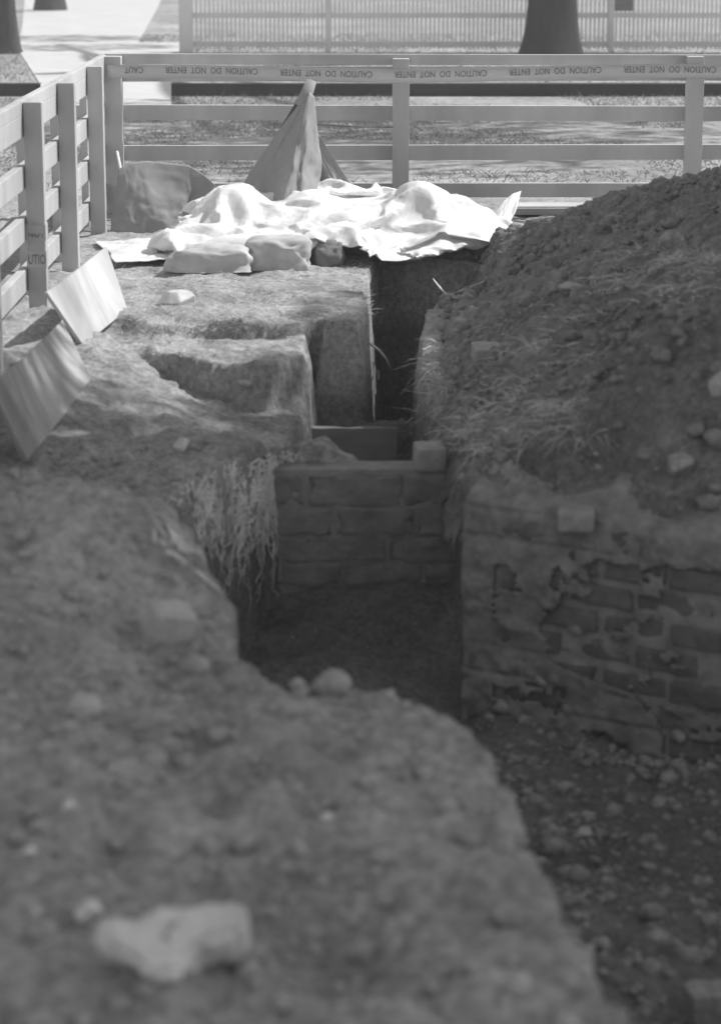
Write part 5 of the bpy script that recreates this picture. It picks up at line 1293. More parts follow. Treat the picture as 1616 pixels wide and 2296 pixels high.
2,11,-2,3,0,0,0,-1,1,0,0,0,-2,0,2,0,0,-1,1,0,1,-1,0,0,1,-1,0,0,0,0,0,-1,1,1,0,-5,-3,-4,-3,8,5,-4,8,-2,5,2,0,-2,2,-1,1,0,0,0,0,-1,0,-1,1,0,
1,0,-1,1,-1,1,0,0,-2,0,-2,4,0,-1,0,-1,-1,-4,-1,0,7,0,-3,2,1,-5,1,-1,0,-2,6,-7,5,2,1,1,-1,1,0,-4,3,1,0,0,0,1,-1,0,-2,1,0,2,-1,0,0,0,0,0,0,0,
0,0,0,0,-6,15,-6,6,1,-2,2,1,-5,0,1,5,-1,1,-1,1,0,0,0,0,-1,0,-2,3,0,0,-1,1,0,0,-1,0,1,0,0,-1,-4,-8,-1,13,-2,-1,1,2,-1,1,0,-2,0,0,1,-3,-2,-5,-3,5,
-3,1,0,4,6,-3,2,3,0,0,0,0,1,-1,1,0,0,0,0,-1,0,0,0,0,0,0,0,0,0,0,0,0,12,-15,14,-1,0,1,-6,2,3,0,1,-1,1,0,1,0,-1,1,-1,1,0,-1,-1,0,2,0,0,0,
0,-2,0,0,2,-7,-5,-4,0,5,-3,-1,11,4,0,-1,0,0,1,-2,0,1,-2,2,-3,-1,4,0,1,-1,0,0,-1,2,-2,2,0,0,0,0,0,1,0,0,0,0,0,-1,0,0,0,0,0,-1,0,1,0,0,0,0,
-6,17,-1,0,-1,-1,3,0,-3,1,2,0,1,0,0,-1,1,-1,0,0,-1,1,1,0,-1,1,0,-2,0,1,1,0,-5,2,2,0,0,1,-3,-13,0,11,5,-1,1,-2,-4,5,0,-1,0,-2,0,4,-3,0,0,2,1,-2,
-2,1,3,0,-1,1,0,0,0,1,0,0,0,0,0,0,0,-1,0,0,-1,1,0,0,0,0,0,0,13,-7,1,1,0,1,0,0,1,-1,-1,0,-1,2,0,-1,-1,0,0,0,0,0,0,0,0,0,0,0,0,0,0,0,
0,0,0,0,0,8,1,6,9,8,10,10,-4,-1,2,-6,-5,0,-6,0,-1,-1,-3,1,4,-3,-5,-5,-3,-1,-11,6,6,-9,-7,0,0,0,1,2,4,7,-2,-6,4,-1,1,-4,5,-3,3,-4,0,11,-6,2,-6,10,0,-2,
-1,0,1,0,0,4,-4,3,6,-8,-5,2,1,0,0,2,-2,0,0,0,0,0,0,0,0,0,0,0,0,0,0,0,0,0,4,1,0,-4,-1,1,6,1,-2,2,0,-6,7,-4,1,-1,2,5,-2,-9,5,-3,3,-10,5,3,
-14,2,7,0,3,-3,-1,-2,-3,-2,10,9,-2,2,-3,-5,-6,2,-2,7,-4,-4,14,-5,9,-10,-1,2,2,1,0,2,1,0,4,-1,-2,0,-4,-1,0,0,0,-1,5,-3,0,0,0,0,1,0,-1,0,0,0,0,0,0,0,
-1,-1,5,1,-1,-3,3,-8,8,0,-1,-2,2,5,-5,0,1,0,5,-2,-7,1,-7,15,-7,-1,8,-16,-1,6,0,0,-1,6,-5,3,-4,-5,2,8,0,-5,9,2,-6,-1,3,-4,2,1,-1,-3,0,13,-1,-3,2,0,1,0,
0,-1,0,0,-7,-4,3,1,1,0,3,-2,-3,6,-2,0,1,0,-1,0,1,0,0,-1,0,0,0,-1,1,-7,1,3,-3,7,-12,9,-7,6,-3,8,2,-1,1,0,-6,5,-1,-3,-5,2,6,-18,9,12,-8,-4,0,0,0,1,
3,-8,7,-6,7,-4,-6,-1,8,-3,-3,14,-1,2,-7,-5,9,-2,0,-2,8,1,-2,-9,2,-1,-2,1,7,4,3,-8,-6,5,7,-3,0,4,-4,2,2,-4,3,0,-1,0,0,0,0,0,-1,1,0,0,0,1,-1,0,-12,1,
7,-6,8,-15,3,3,8,0,1,2,1,0,0,-4,1,-3,-2,-1,-2,-1,-11,9,0,0,4,1,-1,6,-11,6,-3,6,-8,4,4,-6,-1,3,-4,-1,15,-11,-2,11,-3,-1,0,0,-8,4,-5,7,1,-4,5,3,0,2,-1,0,
0,6,0,-1,2,-2,2,0,-4,3,-1,0,0,0,0,0,0,0,1,0,-1,0,0,-1,1,0,1,-12,0,8,-10,4,-4,-6,1,3,6,-6,9,7,3,-1,-6,-6,2,1,-7,2,13,-21,0,16,-6,-1,8,-12,4,0,5,-8,
4,6,-12,-2,0,13,-5,5,-12,15,-4,-2,1,2,0,-1,-4,-7,21,0,-15,10,2,2,-1,-2,-2,1,2,-9,8,5,-1,0,-3,0,1,0,1,0,-1,0,0,0,0,0,0,0,1,-1,0,1,-1,1,0,-4,-6,-1,3,-2,
-1,6,0,-1,-10,6,-1,0,3,-1,-3,-2,8,4,0,0,-15,10,-5,-4,17,-7,0,-4,1,4,-8,4,5,-4,-2,4,-5,-7,9,1,-4,-2,15,-6,2,-2,0,1,1,0,-2,-4,16,-4,1,0,-3,0,-3,-3,-2,13,-7,-7,
2,0,9,-3,3,-1,-2,2,1,1,0,-1,1,0,-1,0,0,1,-1,0,0,-2,0,2,-11,2,3,-1,2,-7,5,-5,4,0,-1,-2,4,-4,-4,0,-3,11,1,-2,0,-6,6,6,-1,2,-5,-2,1,-1,0,1,-4,3,5,-10,
-2,4,6,-2,0,8,-3,2,-1,-2,0,2,-5,5,0,4,1,1,2,-2,0,-1,-5,-2,11,-5,-8,5,-2,1,1,5,0,-3,3,-3,1,-1,-1,3,-2,1,1,-1,0,-1,1,-1,1,-1,-3,3,0,-8,5,0,0,-5,0,12,
-3,-2,-4,7,-14,2,0,1,6,0,-1,0,-1,3,5,-12,0,14,-12,5,-1,-1,1,4,-5,-4,1,5,-1,2,2,-11,8,-5,8,4,-3,-1,1,5,-1,-3,0,13,0,-4,-7,0,2,1,-2,5,2,-3,0,1,3,-6,-7,0,
3,7,-4,3,-3,0,4,0,0,-4,0,1,0,1,-1,1,-1,-1,1,-2,5,-7,1,6,-6,5,-9,0,11,-3,6,-17,2,-1,0,7,1,0,-1,0,2,1,-3,2,-5,2,9,-4,-2,-3,3,-1,1,0,0,1,-1,-3,-1,5,
2,-7,0,2,-5,6,1,-1,8,-7,1,1,-1,9,-3,1,-2,-5,-1,6,-3,-4,4,0,0,3,-7,1,0,-4,5,-4,6,-2,1,-6,0,4,-1,1,-1,0,1,-1,0,3,-2,2,-5,3,-7,6,5,0,0,-8,-4,16,-16,3,
-1,-2,5,2,4,-4,-1,2,3,0,-1,4,-5,-8,11,2,-2,-3,1,-3,4,-1,0,-2,0,6,-16,6,-4,5,0,1,0,2,-3,-6,7,-6,0,1,3,-1,5,-2,-10,5,3,-11,8,5,-2,-1,0,-4,-1,2,-4,1,1,1,
-4,9,-9,3,1,-1,3,-3,1,0,-1,1,0,-2,5,-7,7,-2,-2,-3,-1,-3,1,5,4,-9,10,-5,-1,3,-2,5,-1,-3,4,-1,2,0,5,-8,1,6,-4,4,-1,1,3,0,-1,0,-1,-3,4,-19,6,-5,6,0,-3,4,
-1,2,-2,0,-7,8,0,1,1,-4,0,3,-2,-3,-3,12,-6,4,4,-1,-6,-6,5,-1,2,-2,-2,4,-2,0,5,-5,2,0,-2,2,-1,0,0,-1,0,1,-3,5,-7,8,-1,-9,7,-4,4,-6,3,9,-8,8,-1,0,1,-11,
4,-7,12,0,1,3,-1,-2,-1,-8,5,4,5,1,-6,-9,2,3,2,8,-12,3,-3,-2,9,1,-9,-1,2,0,-1,0,-7,10,-2,-6,0,5,3,0,2,-8,6,-14,0,3,-3,-1,5,12,-6,-5,0,6,1,-7,8,-10,0,10,
-7,-1,0,0,3,-2,0,1,0,0,-1,2,3,-10,0,2,1,9,-11,9,-3,-3,13,-7,5,-5,-3,2,-1,3,2,2,3,-2,0,-1,4,-9,-2,-6,-1,0,5,16,0,-1,1,-7,-2,5,-4,-5,-3,7,5,-14,5,0,-2,2,
0,-1,-1,6,-6,-3,2,0,-7,-1,10,3,-11,-1,-1,1,-1,2,12,-5,-1,-1,-6,10,-10,7,-3,-4,9,-4,0,3,-3,1,0,-1,0,-1,3,-3,-1,1,-1,0,1,2,1,0,-4,2,4,5,-6,8,-3,8,-13,9,-11,12,
-1,0,-10,12,-9,2,-5,1,1,3,8,-4,1,-1,0,-6,9,-8,2,-2,2,-7,-3,13,-7,-1,0,0,0,-2,4,-1,-8,3,-1,2,9,-4,-4,0,3,-11,7,-6,-1,-1,0,9,-2,-7,3,1,3,-6,8,-5,-4,8,-1,-7,
1,0,0,0,3,1,-4,0,1,1,1,1,0,-2,15,-9,5,-3,-7,12,0,-10,16,-11,9,-11,6,-9,-1,4,1,4,0,-1,-6,3,2,1,-7,8,1,4,-8,7,-5,7,0,-4,-6,-9,4,2,2,1,-2,1,10,-9,-1,-4,
-4,1,0,0,14,1,-9,3,1,2,-7,8,-11,-3,-2,0,-2,2,8,-8,-2,6,-6,7,-4,0,-3,3,0,0,0,1,0,-3,2,1,0,3,2,1,0,2,-3,6,-2,-3,8,-13,11,1,-7,11,-10,7,-8,6,-4,-1,1,2,
1,1,-1,2,2,3,-11,-6,1,0,14,-5,4,-8,-1,9,-16,7,-3,-7,10,-7,2,5,-2,2,-2,-1,1,1,0,3,-4,10,0,-2,0,0,3,-2,0,-10,-4,-4,9,5,-9,-5,3,-2,10,-11,8,-8,3,0,-1,0,0,0,
-2,5,4,4,-4,2,1,1,-5,3,1,0,-3,0,-3,8,-11,16,-6,3,1,-5,7,-11,7,-7,3,-1,8,-2,2,-2,4,-7,1,2,3,-6,-6,9,-6,3,5,-13,7,-6,-4,5,1,-1,11,-10,-5,1,0,1,1,0,2,-1,
0,5,5,0,-2,1,-2,1,0,1,-6,-1,-7,3,-7,5,2,1,1,0,-7,3,1,0,2,1,6,0,-3,2,1,-8,9,-3,2,4,-9,1,0,-8,-1,6,-6,-1,16,-14,16,-11,11,-2,-5,1,-6,4,1,-6,6,5,-7,8,
-6,-3,3,2,-3,7,-6,-6,4,3,-2,0,-1,2,0,-6,-2,7,-4,0,0,-3,-3,2,4,2,-4,-1,-4,4,7,5,1,-2,2,-3,0,-1,-1,-1,3,-11,13,-5,-3,-3,1,1,1,1,4,0,2,-4,-6,4,1,-3,-2,9,
-6,9,-2,-2,-6,-6,3,-1,3,-7,1,8,-8,13,-14,16,-2,0,-2,2,-3,-2,2,-4,-2,7,0,-7,3,0,3,-2,0,0,10,-1,0,-2,-9,2,3,1,-2,-3,-4,-2,2,1,9,-7,1,-9,6,0,3,-12,8,-2,2,5,
5,2,-2,-2,0,0,1,-5,3,4,-3,-2,-1,3,-15,17,-5,4,-8,5,-6,10,-5,-2,1,1,4,-9,11,-7,7,-12,4,6,-15,11,-8,6,-3,-7,11,-7,3,-4,7,7,-1,0,-1,3,-4,-3,-4,-3,11,-6,-3,4,3,-4,
1,0,2,-2,0,-3,1,4,0,1,0,5,-12,-5,0,9,1,1,-3,-2,2,0,-11,12,-7,2,-1,3,2,3,1,3,0,1,-1,-1,-6,1,5,1,-3,-3,7,-13,15,-10,10,-10,3,-6,14,-8,2,4,-8,11,-13,9,-14,14,
-3,-7,14,-8,-4,-6,8,-2,-4,7,-2,1,-2,5,0,3,0,3,1,0,-4,-3,-5,7,0,1,0,1,-3,3,-4,1,-3,-2,3,1,2,-4,8,-10,3,-8,2,5,3,-1,-8,7,-3,-2,9,-5,1,-7,4,-1,2,-2,2,5,
-2,6,0,0,-6,2,-4,9,-2,2,-10,4,-8,13,-12,14,-6,0,-7,14,-6,-7,10,-13,14,-15,10,-12,18,-10,-2,-4,10,-3,-9,7,-5,4,10,-11,0,-3,16,-3,2,-2,-6,9,2,0,0,-2,0,2,-2,-3,4,-6,-2,0,
-2,1,1,1,-1,4,-1,1,-1,-3,-8,7,1,7,-8,5,-2,0,2,-12,1,5,-2,-1,1,6,1,-1,2,-9,12,1,-2,-9,-3,1,14,-10,10,-6,5,-9,4,-8,14,-6,5,-11,13,-5,-9,6,-11,14,-11,14,-15,17,-15,7,
-6,4,-2,-5,6,-7,2,12,-11,9,1,3,0,-3,1,-4,-5,8,5,3,-1,-2,-4,4,-8,-9,0,10,0,-1,4,-1,4,0,-7,-3,0,3,-5,0,2,-1,0,2,3,-7,-7,0,0,-1,1,4,0,-3,0,8,-3,3,-1,8,
0,3,-6,-6,4,8,-3,2,-12,13,0,-3,-12,14,-14,13,-12,14,1,0,-8,-8,11,-13,16,-14,14,-11,6,-7,2,-2,2,0,2,-7,13,-4,2,3,1,-4,2,-7,4,-8,1,-1,7,3,4,-8,-6,6,-5,2,5,-1,-4,8,
-5,-7,5,5,-1,2,-7,-2,2,0,0,-10,-2,-2,0,12,5,2,-9,-8,-2,5,6,-3,10,-1,1,1,5,-2,0,-7,-10,2,6,5,-1,-11,10,-6,11,-14,9,-9,14,-4,2,-9,6,4,-10,5,-7,14,-13,13,-10,2,0,-1,
-6,9,-6,8,-3,5,-3,-5,3,6,-1,-1,0,-1,-8,0,-5,5,-8,2,5,0,0,-4,10,2,-2,-5,5,5,-10,-2,8,-6,2,-2,2,-5,6,2,3,1,-5,4,-6,3,2,3,1,-3,-2,2,-1,-1,-11,1,3,2,5,0,
-3,1,-4,-3,13,-8,-8,16,-14,15,-6,4,-7,-12,0,19,-3,-6,4,1,3,-11,14,-11,12,-1,-1,-2,-7,-6,6,0,2,-3,4,5,1,-2,0,0,-1,0,0,-2,-4,-9,9,11,0,-1,-5,-8,-5,13,2,-6,-6,7,6,-6,
-6,4,-1,0,-1,4,2,0,1,1,-1,-8,7,-7,11,2,-2,1,-2,0,-3,1,-2,-9,0,3,9,0,-4,-3,-2,8,-12,10,0,1,-1,-5,11,-4,-14,10,7,-15,16,-5,1,0,1,3,-10,12,-6,-3,-6,0,7,-2,-3,-1,
1,3,-1,5,-4,4,3,0,0,-1,0,-1,1,-1,4,-7,-9,5,10,-4,-7,-7,4,13,-2,-14,0,13,-6,-2,2,-1,-2,10,-1,-2,-2,4,1,-2,-11,6,-4,8,7,-2,1,-4,-3,2,0,-4,-1,7,-10,9,-3,0,0,-7,
6,8,-3,-8,9,2,-2,-8,4,6,-13,12,-14,15,-5,2,-5,6,-2,-4,-8,1,10,-2,-1,-1,-2,-2,1,-1,1,5,0,-3,8,2,-3,1,2,-3,1,1,0,-9,0,-7,-3,16,-2,1,-6,-1,-5,9,-4,-5,11,-6,0,1,
-1,-3,14,-4,-1,-3,9,0,-5,-10,2,-1,4,10,-1,-8,-2,2,0,6,-2,-4,9,-5,3,3,0,-1,-4,-10,13,1,-1,-15,1,13,1,-13,13,-12,13,-14,14,-7,3,-6,11,-11,4,-1,-5,7,-3,0,-1,-3,-1,1,0,3,
6,4,-6,4,1,0,-1,1,2,-1,-7,-7,4,0,1,-13,16,-7,2,-3,2,0,-1,5,-9,10,-5,0,-1,1,-3,12,-2,1,-5,3,2,-4,-5,-1,-1,0,9,-5,5,-4,3,0,6,-5,-7,11,0,-11,6,-3,9,-11,-10,-1,
0,10,6,-11,3,13,-12,13,-15,15,-14,13,-6,3,-11,13,-3,-1,0,-4,5,-2,0,-1,-5,0,0,0,13,-2,3,-4,3,0,-1,1,-3,-8,5,0,-2,-1,1,-2,-12,16,-3,-7,9,-8,9,-11,2,-3,8,-1,-1,2,1,-3,
8,-1,1,-6,1,3,-2,-2,0,1,-7,13,-3,3,-2,3,-1,4,-5,-8,10,-3,-12,14,-11,7,0,4,2,0,-12,14,0,-11,4,0,2,-12,15,-13,10,-7,4,-8,14,1,-3,-3,-3,2,-1,1,0,-4,-2,1,0,10,1,1,
-2,2,0,0,-3,-2,-1,1,-3,-1,1,2,-4,-10,15,-4,-7,9,-10,6,-1,-1,9,-11,0,1,1,0,-3,4,1,1,5,-3,-3,0,1,-2,7,-8,6,-3,5,-1,1,-3,4,-5,-11,11,-5,-6,14,-2,-3,-2,1,-4,10,-3,
3,0,-2,-7,8,-4,-9,14,-14,7,-5,4,-6,13,3,-2,-4,-1,0,-1,0,0,1,-5,-3,1,11,2,0,-3,3,-1,-3,0,-3,2,0,-2,0,1,-1,-2,-11,15,-4,-7,3,2,3,-3,-1,0,0,2,0,1,0,-5,3,5,
-7,10,-4,-2,0,2,-1,6,-6,6,0,1,-3,2,-4,2,-4,-7,13,-2,-10,10,-3,-2,-2,6,-9,3,5,-2,5,-6,1,0,1,-12,14,-11,7,-9,5,-1,5,9,-1,-7,-1,0,2,0,-2,4,-2,1,-9,11,2,0,-6,3,
-1,0,-3,2,0,-1,-2,2,1,1,-4,-10,11,-4,0,-2,3,-1,-1,-1,0,-2,1,-1,-3,5,-7,-1,9,3,1,2,-4,1,-3,5,1,-1,5,-2,2,-5,1,-5,4,0,0,1,2,-6,6,-4,0,0,1,-7,6,4,-9,9,
-11,9,-9,1,-7,16,-9,8,-13,0,-4,6,13,1,-6,0,1,1,0,-4,4,-2,-1,-1,3,-1,4,-4,-3,6,-7,5,0,-2,-6,-2,10,-6,2,0,-7,5,3,3,-8,3,-2,0,-2,1,0,-4,5,-4,1,1,6,-6,11,-8,
2,0,1,1,3,1,0,1,-2,1,-6,3,0,1,-3,2,3,2,-2,1,-6,-1,1,6,-8,-7,12,-10,12,-11,8,-5,-2,-7,16,-2,0,-12,2,-5,2,15,-1,0,-6,0,1,4,-4,1,2,-3,-1,5,-2,-3,2,3,3,-5,
2,0,3,-4,-9,7,8,0,1,-1,-4,-11,3,0,-1,0,-2,-1,0,-1,1,-3,2,3,0,-1,-2,6,2,-1,-1,1,7,-2,0,2,-3,-5,7,-1,-1,1,-1,-4,4,-5,-4,5,9,-7,5,-15,-3,16,-14,13,-13,14,-10,6,
-3,-2,-7,11,5,-2,-4,-4,-4,-3,17,1,2,-8,-1,-1,3,-2,0,-1,1,-1,2,2,2,-7,-4,-2,11,5,-9,3,7,0,-8,-2,-3,-4,-1,4,4,-1,-2,1,-1,-1,0,0,-3,7,-2,-2,0,4,4,-1,-1,-4,2,0,
-2,10,-2,-2,-2,2,1,1,-1,5,0,-1,-8,-5,9,0,-3,7,-17,10,-1,-5,11,-15,13,-14,16,-10,3,1,2,-14,9,8,1,-7,-5,-1,-3,6,5,7,-8,-2,1,-2,0,-1,1,0,-3,-1,2,-3,2,1,-6,7,4,6,
-10,-4,2,-3,0,4,2,3,-5,2,-3,2,0,-2,0,0,0,0,4,-2,-1,4,1,0,0,1,-1,-2,2,-2,1,1,2,1,-9,8,5,-10,-6,3,4,5,-13,-6,2,5,8,-5,7,1,0,2,-14,15,-17,17,-8,6,-10,1,
-7,-1,4,14,-7,-5,-1,0,0,1,11,-1,-4,-2,1,-1,-1,1,-2,0,1,3,-3,0,-3,-3,10,-2,2,-3,-5,4,4,-2,0,-3,2,1,0,-2,2,-4,-1,1,-1,0,0,3,-2,1,0,6,-2,-3,0,2,1,-1,0,1,
0,-3,1,-9,1,9,1,-11,3,9,6,0,-11,-6,3,3,-5,1,7,4,2,-16,16,-15,15,-15,12,-1,1,-4,2,-9,12,-5,-5,-3,1,1,0,3,-2,2,0,1,1,-1,-1,1,-3,6,0,-1,-1,-7,-4,7,3,-1,4,1,
-3,5,-4,0,0,1,1,-6,4,-5,-4,3,1,-2,2,3,-1,-3,0,1,-2,5,0,-1,0,1,0,-1,0,0,2,-2,-4,-2,3,4,-11,1,-4,6,14,4,0,-1,1,-9,-2,-4,-2,12,-14,15,-15,12,-12,12,-4,-1,-3,9,
-10,4,-1,-2,1,-3,-1,1,3,-1,-1,0,-1,1,5,1,0,-1,3,-2,-1,2,-6,-9,10,6,-4,2,3,-2,4,-1,-4,2,-8,4,7,-4,-2,4,1,1,1,-1,-1,-3,-1,-4,3,0,1,-1,-1,0,0,1,-1,0,1,0,
-2,-5,1,-1,9,-13,13,8,1,-1,1,0,-3,2,-12,-5,4,-4,12,-14,16,-11,12,-13,2,3,0,-5,13,1,-7,-3,-3,4,-2,-4,-4,3,2,-5,1,2,4,1,3,-1,2,1,0,-6,3,-1,-10,10,5,-8,1,-3,5,5,
1,-10,4,1,8,2,-9,-6,1,2,1,3,2,2,-1,0,-3,0,-3,1,1,-1,0,1,-2,0,2,1,-1,2,-8,9,-12,9,6,-2,-1,-2,-1,-2,-2,7,-8,6,-1,5,-11,10,-12,14,-12,15,0,1,-2,-2,-16,4,13,-7,
-6,-1,-4,-1,4,-5,4,9,-2,-2,-2,-2,-1,1,2,9,-1,1,-1,-1,-2,-11,11,6,-8,2,-6,7,-3,3,0,0,9,-1,2,-8,-3,-3,0,-1,1,2,2,2,2,-5,1,0,0,0,0,0,3,2,-4,1,-1,-6,9,-13,
14,2,-13,2,-4,7,1,-4,7,0,0,-1,1,-6,11,-11,8,-14,5,-1,-3,0,2,4,1,0,-3,10,-13,-3,2,-2,0,2,-1,4,-6,0,4,1,2,0,0,2,6,-2,-5,0,2,4,-14,12,4,-5,9,-10,0,2,0,0,
-1,9,2,2,-11,0,-2,0,-2,0,0,1,1,1,1,-1,-1,1,0,-1,2,-2,-3,0,-1,1,-4,13,-3,-4,8,-11,9,-11,7,1,-3,2,7,-3,-1,-2,-7,15,-12,3,0,-6,10,-7,6,-7,4,4,0,-14,6,-5,-1,4,
-4,2,-1,0,11,-11,1,6,-5,1,2,-1,8,1,-1,-4,7,-7,6,-16,14,2,0,-7,4,0,0,0,11,1,0,-4,4,-8,-3,-1,0,-2,0,-1,1,4,-2,0,0,-2,0,0,-5,7,1,-4,1,2,2,1,-3,8,-11,3,
-1,8,-14,15,-9,-2,-2,11,-4,2,-2,-10,16,3,-7,3,-13,5,-6,9,-2,1,-10,6,3,-2,-3,-1,0,-1,0,-2,8,0,-8,3,2,0,2,1,1,3,1,1,-12,11,-8,10,-15,17,-4,1,-4,1,-1,0,-11,7,10,5,
-7,4,1,-7,0,0,-3,0,1,-2,3,-2,-2,1,0,-1,1,-9,12,2,-2,6,-5,0,5,-11,7,6,-11,-3,14,-15,15,-12,7,-9,11,-7,4,-4,-9,4,15,-14,10,4,0,-12,3,-2,0,8,1,-4,-4,-4,2,0,3,3,
-3,0,-3,-2,1,2,0,1,0,3,2,-3,1,-9,12,-11,12,-14,9,3,1,-4,0,10,-7,-1,2,1,17,-3,-3,5,-8,-4,1,2,-5,3,-2,-5,5,-3,-1,1,0,2,-9,12,3,-9,13,-13,-2,10,7,-9,11,-4,-8,12,
-15,13,-11,5,-8,11,-9,7,-4,-5,-4,15,-12,-2,2,15,0,-15,5,-3,5,7,-5,-3,1,3,-5,-3,2,1,0,-6,4,1,2,0,0,0,3,1,-2,-1,-8,10,-13,11,-4,7,-1,4,2,-15,-3,3,-3,12,-2,5,-2,-5,
6,-2,-8,-6,5,-2,-9,7,-2,0,1,0,-1,-1,2,-7,13,1,-10,18,-8,6,-2,-2,-2,7,1,-14,12,-15,13,-8,2,-5,13,-10,3,5,-10,-6,15,-6,-2,-5,11,1,-3,-2,-4,-1,15,-6,3,-2,2,-1,-6,0,0,1,
0,0,0,0,-2,-3,2,7,0,0,2,-10,3,-9,2,5,7,-4,-6,5,0,0,3,-10,3,7,6,3,-6,4,0,-8,-5,-9,9,-6,-1,6,-3,1,0,-1,0,1,-5,15,4,-15,17,-15,0,14,-11,4,-5,11,-14,10,-12,14,
-5,0,-7,15,-7,-6,4,6,-13,10,-3,-3,-5,16,-3,-3,1,1,-6,13,-17,-1,2,-3,5,5,-2,0,3,-2,1,1,-5,0,-4,2,9,1,-3,0,-4,2,-9,3,-1,5,0,-5,-1,0,1,-1,3,-2,6,3,3,-5,5,-1,
-1,-7,-13,0,0,-2,5,-4,6,0,-2,2,0,-5,11,7,-14,16,-10,-4,13,-15,11,-9,11,-7,0,-7,15,1,-2,-13,14,-6,6,-13,13,-9,1,0,-2,-5,17,-3,-3,3,2,-3,-1,-9,-2,-1,1,-1,11,-3,1,-1,1,-5,
1,0,0,-5,-2,6,2,3,1,-9,5,-4,1,0,1,1,2,-6,-1,10,-6,1,-6,4,7,5,-3,4,-12,9,-2,-8,3,-9,-4,1,0,9,7,-8,2,3,-6,8,7,-12,11,-12,-6,14,-13,13,-7,2,5,-5,-5,5,4,2,
-13,12,-12,4,-4,12,1,-5,-2,0,-3,14,-1,-8,4,-2,2,0,-12,0,0,1,-2,9,-6,7,-3,-2,1,0,0,0,-3,-1,-1,6,1,2,-11,2,-2,4,3,0,3,3,-7,-3,4,-10,5,-1,1,4,7,3,-1,-8,5,3,
-16,1,-2,0,-2,-1,11,13,0,-3,-1,-6,5,4,-5,4,-5,-14,12,-10,14,-1,-5,6,-6,0,-5,7,-2,-8,6,7,-8,-6,3,10,-3,0,1,1,0,3,-3,-5,9,-2,0,-12,0,2,0,-2,4,-1,2,-2,-3,6,-1,-1,
1,-4,3,1,-2,-2,6,-7,-1,1,4,0,3,2,-2,-5,-8,9,-4,1,0,-1,1,4,4,7,-3,-3,1,-4,2,-6,1,1,-7,9,7,3,0,0,-7,-6,-6,-4,4,5,-7,10,-9,14,0,-5,3,-8,3,-6,12,-4,0,-6,
12,-7,-2,-3,7,2,2,-4,5,1,-10,7,-9,0,-1,5,-8,14,-7,4,-1,-3,-2,1,-2,2,2,-1,0,0,0,-1,-1,1,-4,-3,4,-3,4,3,8,-3,5,1,0,-11,2,-7,0,-2,-1,1,11,-7,3,-2,9,0,-8,6,
-4,6,2,-9,4,-2,-3,-4,-5,-2,2,2,-2,3,0,-3,12,-7,13,1,-3,-4,-5,4,-6,11,0,-5,-7,13,-7,5,2,-2,-10,3,1,1,4,-9,6,-3,0,2,-1,-6,14,-12,-2,2,1,-1,0,2,2,3,-3,5,-1,-4,
-1,0,0,0,-1,0,-3,6,3,4,4,1,-1,0,-9,3,-10,5,-8,1,-3,11,-4,8,-8,10,-1,-5,8,-7,4,2,-8,-11,1,0,-2,2,0,4,0,-2,7,-1,-1,6,0,-4,-2,3,8,-7,-1,-4,1,8,-4,1,1,-6,
-5,-1,6,-1,2,-2,-1,-1,-1,9,-2,8,-1,-7,0,5,-5,0,-4,0,-1,0,-3,7,6,-2,-3,-2,0,1,-1,0,0,0,1,0,4,0,1,7,-1,1,0,-7,5,-17,11,-12,5,-8,12,-8,16,-9,9,-3,2,3,-9,-9,
5,2,-9,-1,8,-2,-1,1,0,0,-2,4,-5,3,-3,12,-4,1,-4,4,6,-6,3,-8,8,-10,12,-1,-1,-7,-1,-2,1,0,-1,0,-2,-2,11,-11,3,6,-4,5,-1,-6,-1,5,-2,-3,8,-9,4,3,0,-1,0,0,0,0,
1,1,0,-1,1,0,1,-7,1,-1,6,9,-14,12,-19,7,-8,3,-2,7,-6,15,1,1,-1,-6,-8,9,-4,-1,0,4,-1,5,2,-8,0,0,-3,-3,4,-1,6,-8,8,6,-4,3,-3,6,-11,3,-3,5,-11,0,0,6,4,-3,
-8,3,-1,7,0,-7,-4,4,-3,-1,0,1,13,-3,-3,-3,4,4,-5,5,-8,4,-1,1,1,-1,0,1,0,0,0,1,2,0,-4,-4,-1,10,1,-14,6,-7,2,1,-4,2,-2,3,-1,0,2,15,-5,-5,9,-9,1,2,-2,-2,
-2,1,7,6,-5,-1,-1,-3,-5,0,-3,14,6,-12,8,-8,0,0,10,-5,-4,-4,4,3,-3,3,-6,-6,2,-2,7,-6,0,7,5,-2,1,-6,-2,-2,-2,12,1,-1,-4,-1,4,-6,8,-5,0,0,2,2,1,-5,2,0,0,0,
-4,0,-3,8,-1,1,-9,2,-2,-3,5,-5,2,-2,0,0,3,-3,2,-3,6,9,-8,9,-8,-2,15,-3,-5,1,-4,8,3,-3,-2,-2,-3,-6,5,-7,8,10,-8,6,-4,-4,-3,9,0,-5,2,-5,2,-5,-1,5,5,-9,-4,4,
4,6,-8,6,-6,3,0,-1,6,-13,2,2,5,3,-9,8,-2,-5,-2,-1,1,0,6,5,-6,1,1,0,-4,0,-2,0,6,-12,0,1,0,0,6,1,5,-4,-2,-2,-2,-2,-1,1,-1,-1,7,-7,1,16,-11,3,7,1,4,-2,
2,2,-1,0,-4,-1,-6,4,-6,10,4,-2,-2,-1,-3,-5,2,8,-8,3,3,1,-4,2,-10,4,0,6,0,-10,2,-2,5,3,-2,5,-13,14,2,1,-5,-9,9,-8,1,-2,1,-1,1,2,-4,7,1,0,-2,0,-4,0,-2,0,
-5,-1,1,-1,1,10,-3,6,-7,5,-1,1,2,-4,-3,-4,-2,8,-9,3,3,-5,12,10,-3,-1,0,-5,4,2,2,0,2,-5,1,-1,3,-4,0,0,2,0,-2,-2,-3,-1,7,-9,-2,-1,7,-7,3,1,0,1,-2,0,2,2,
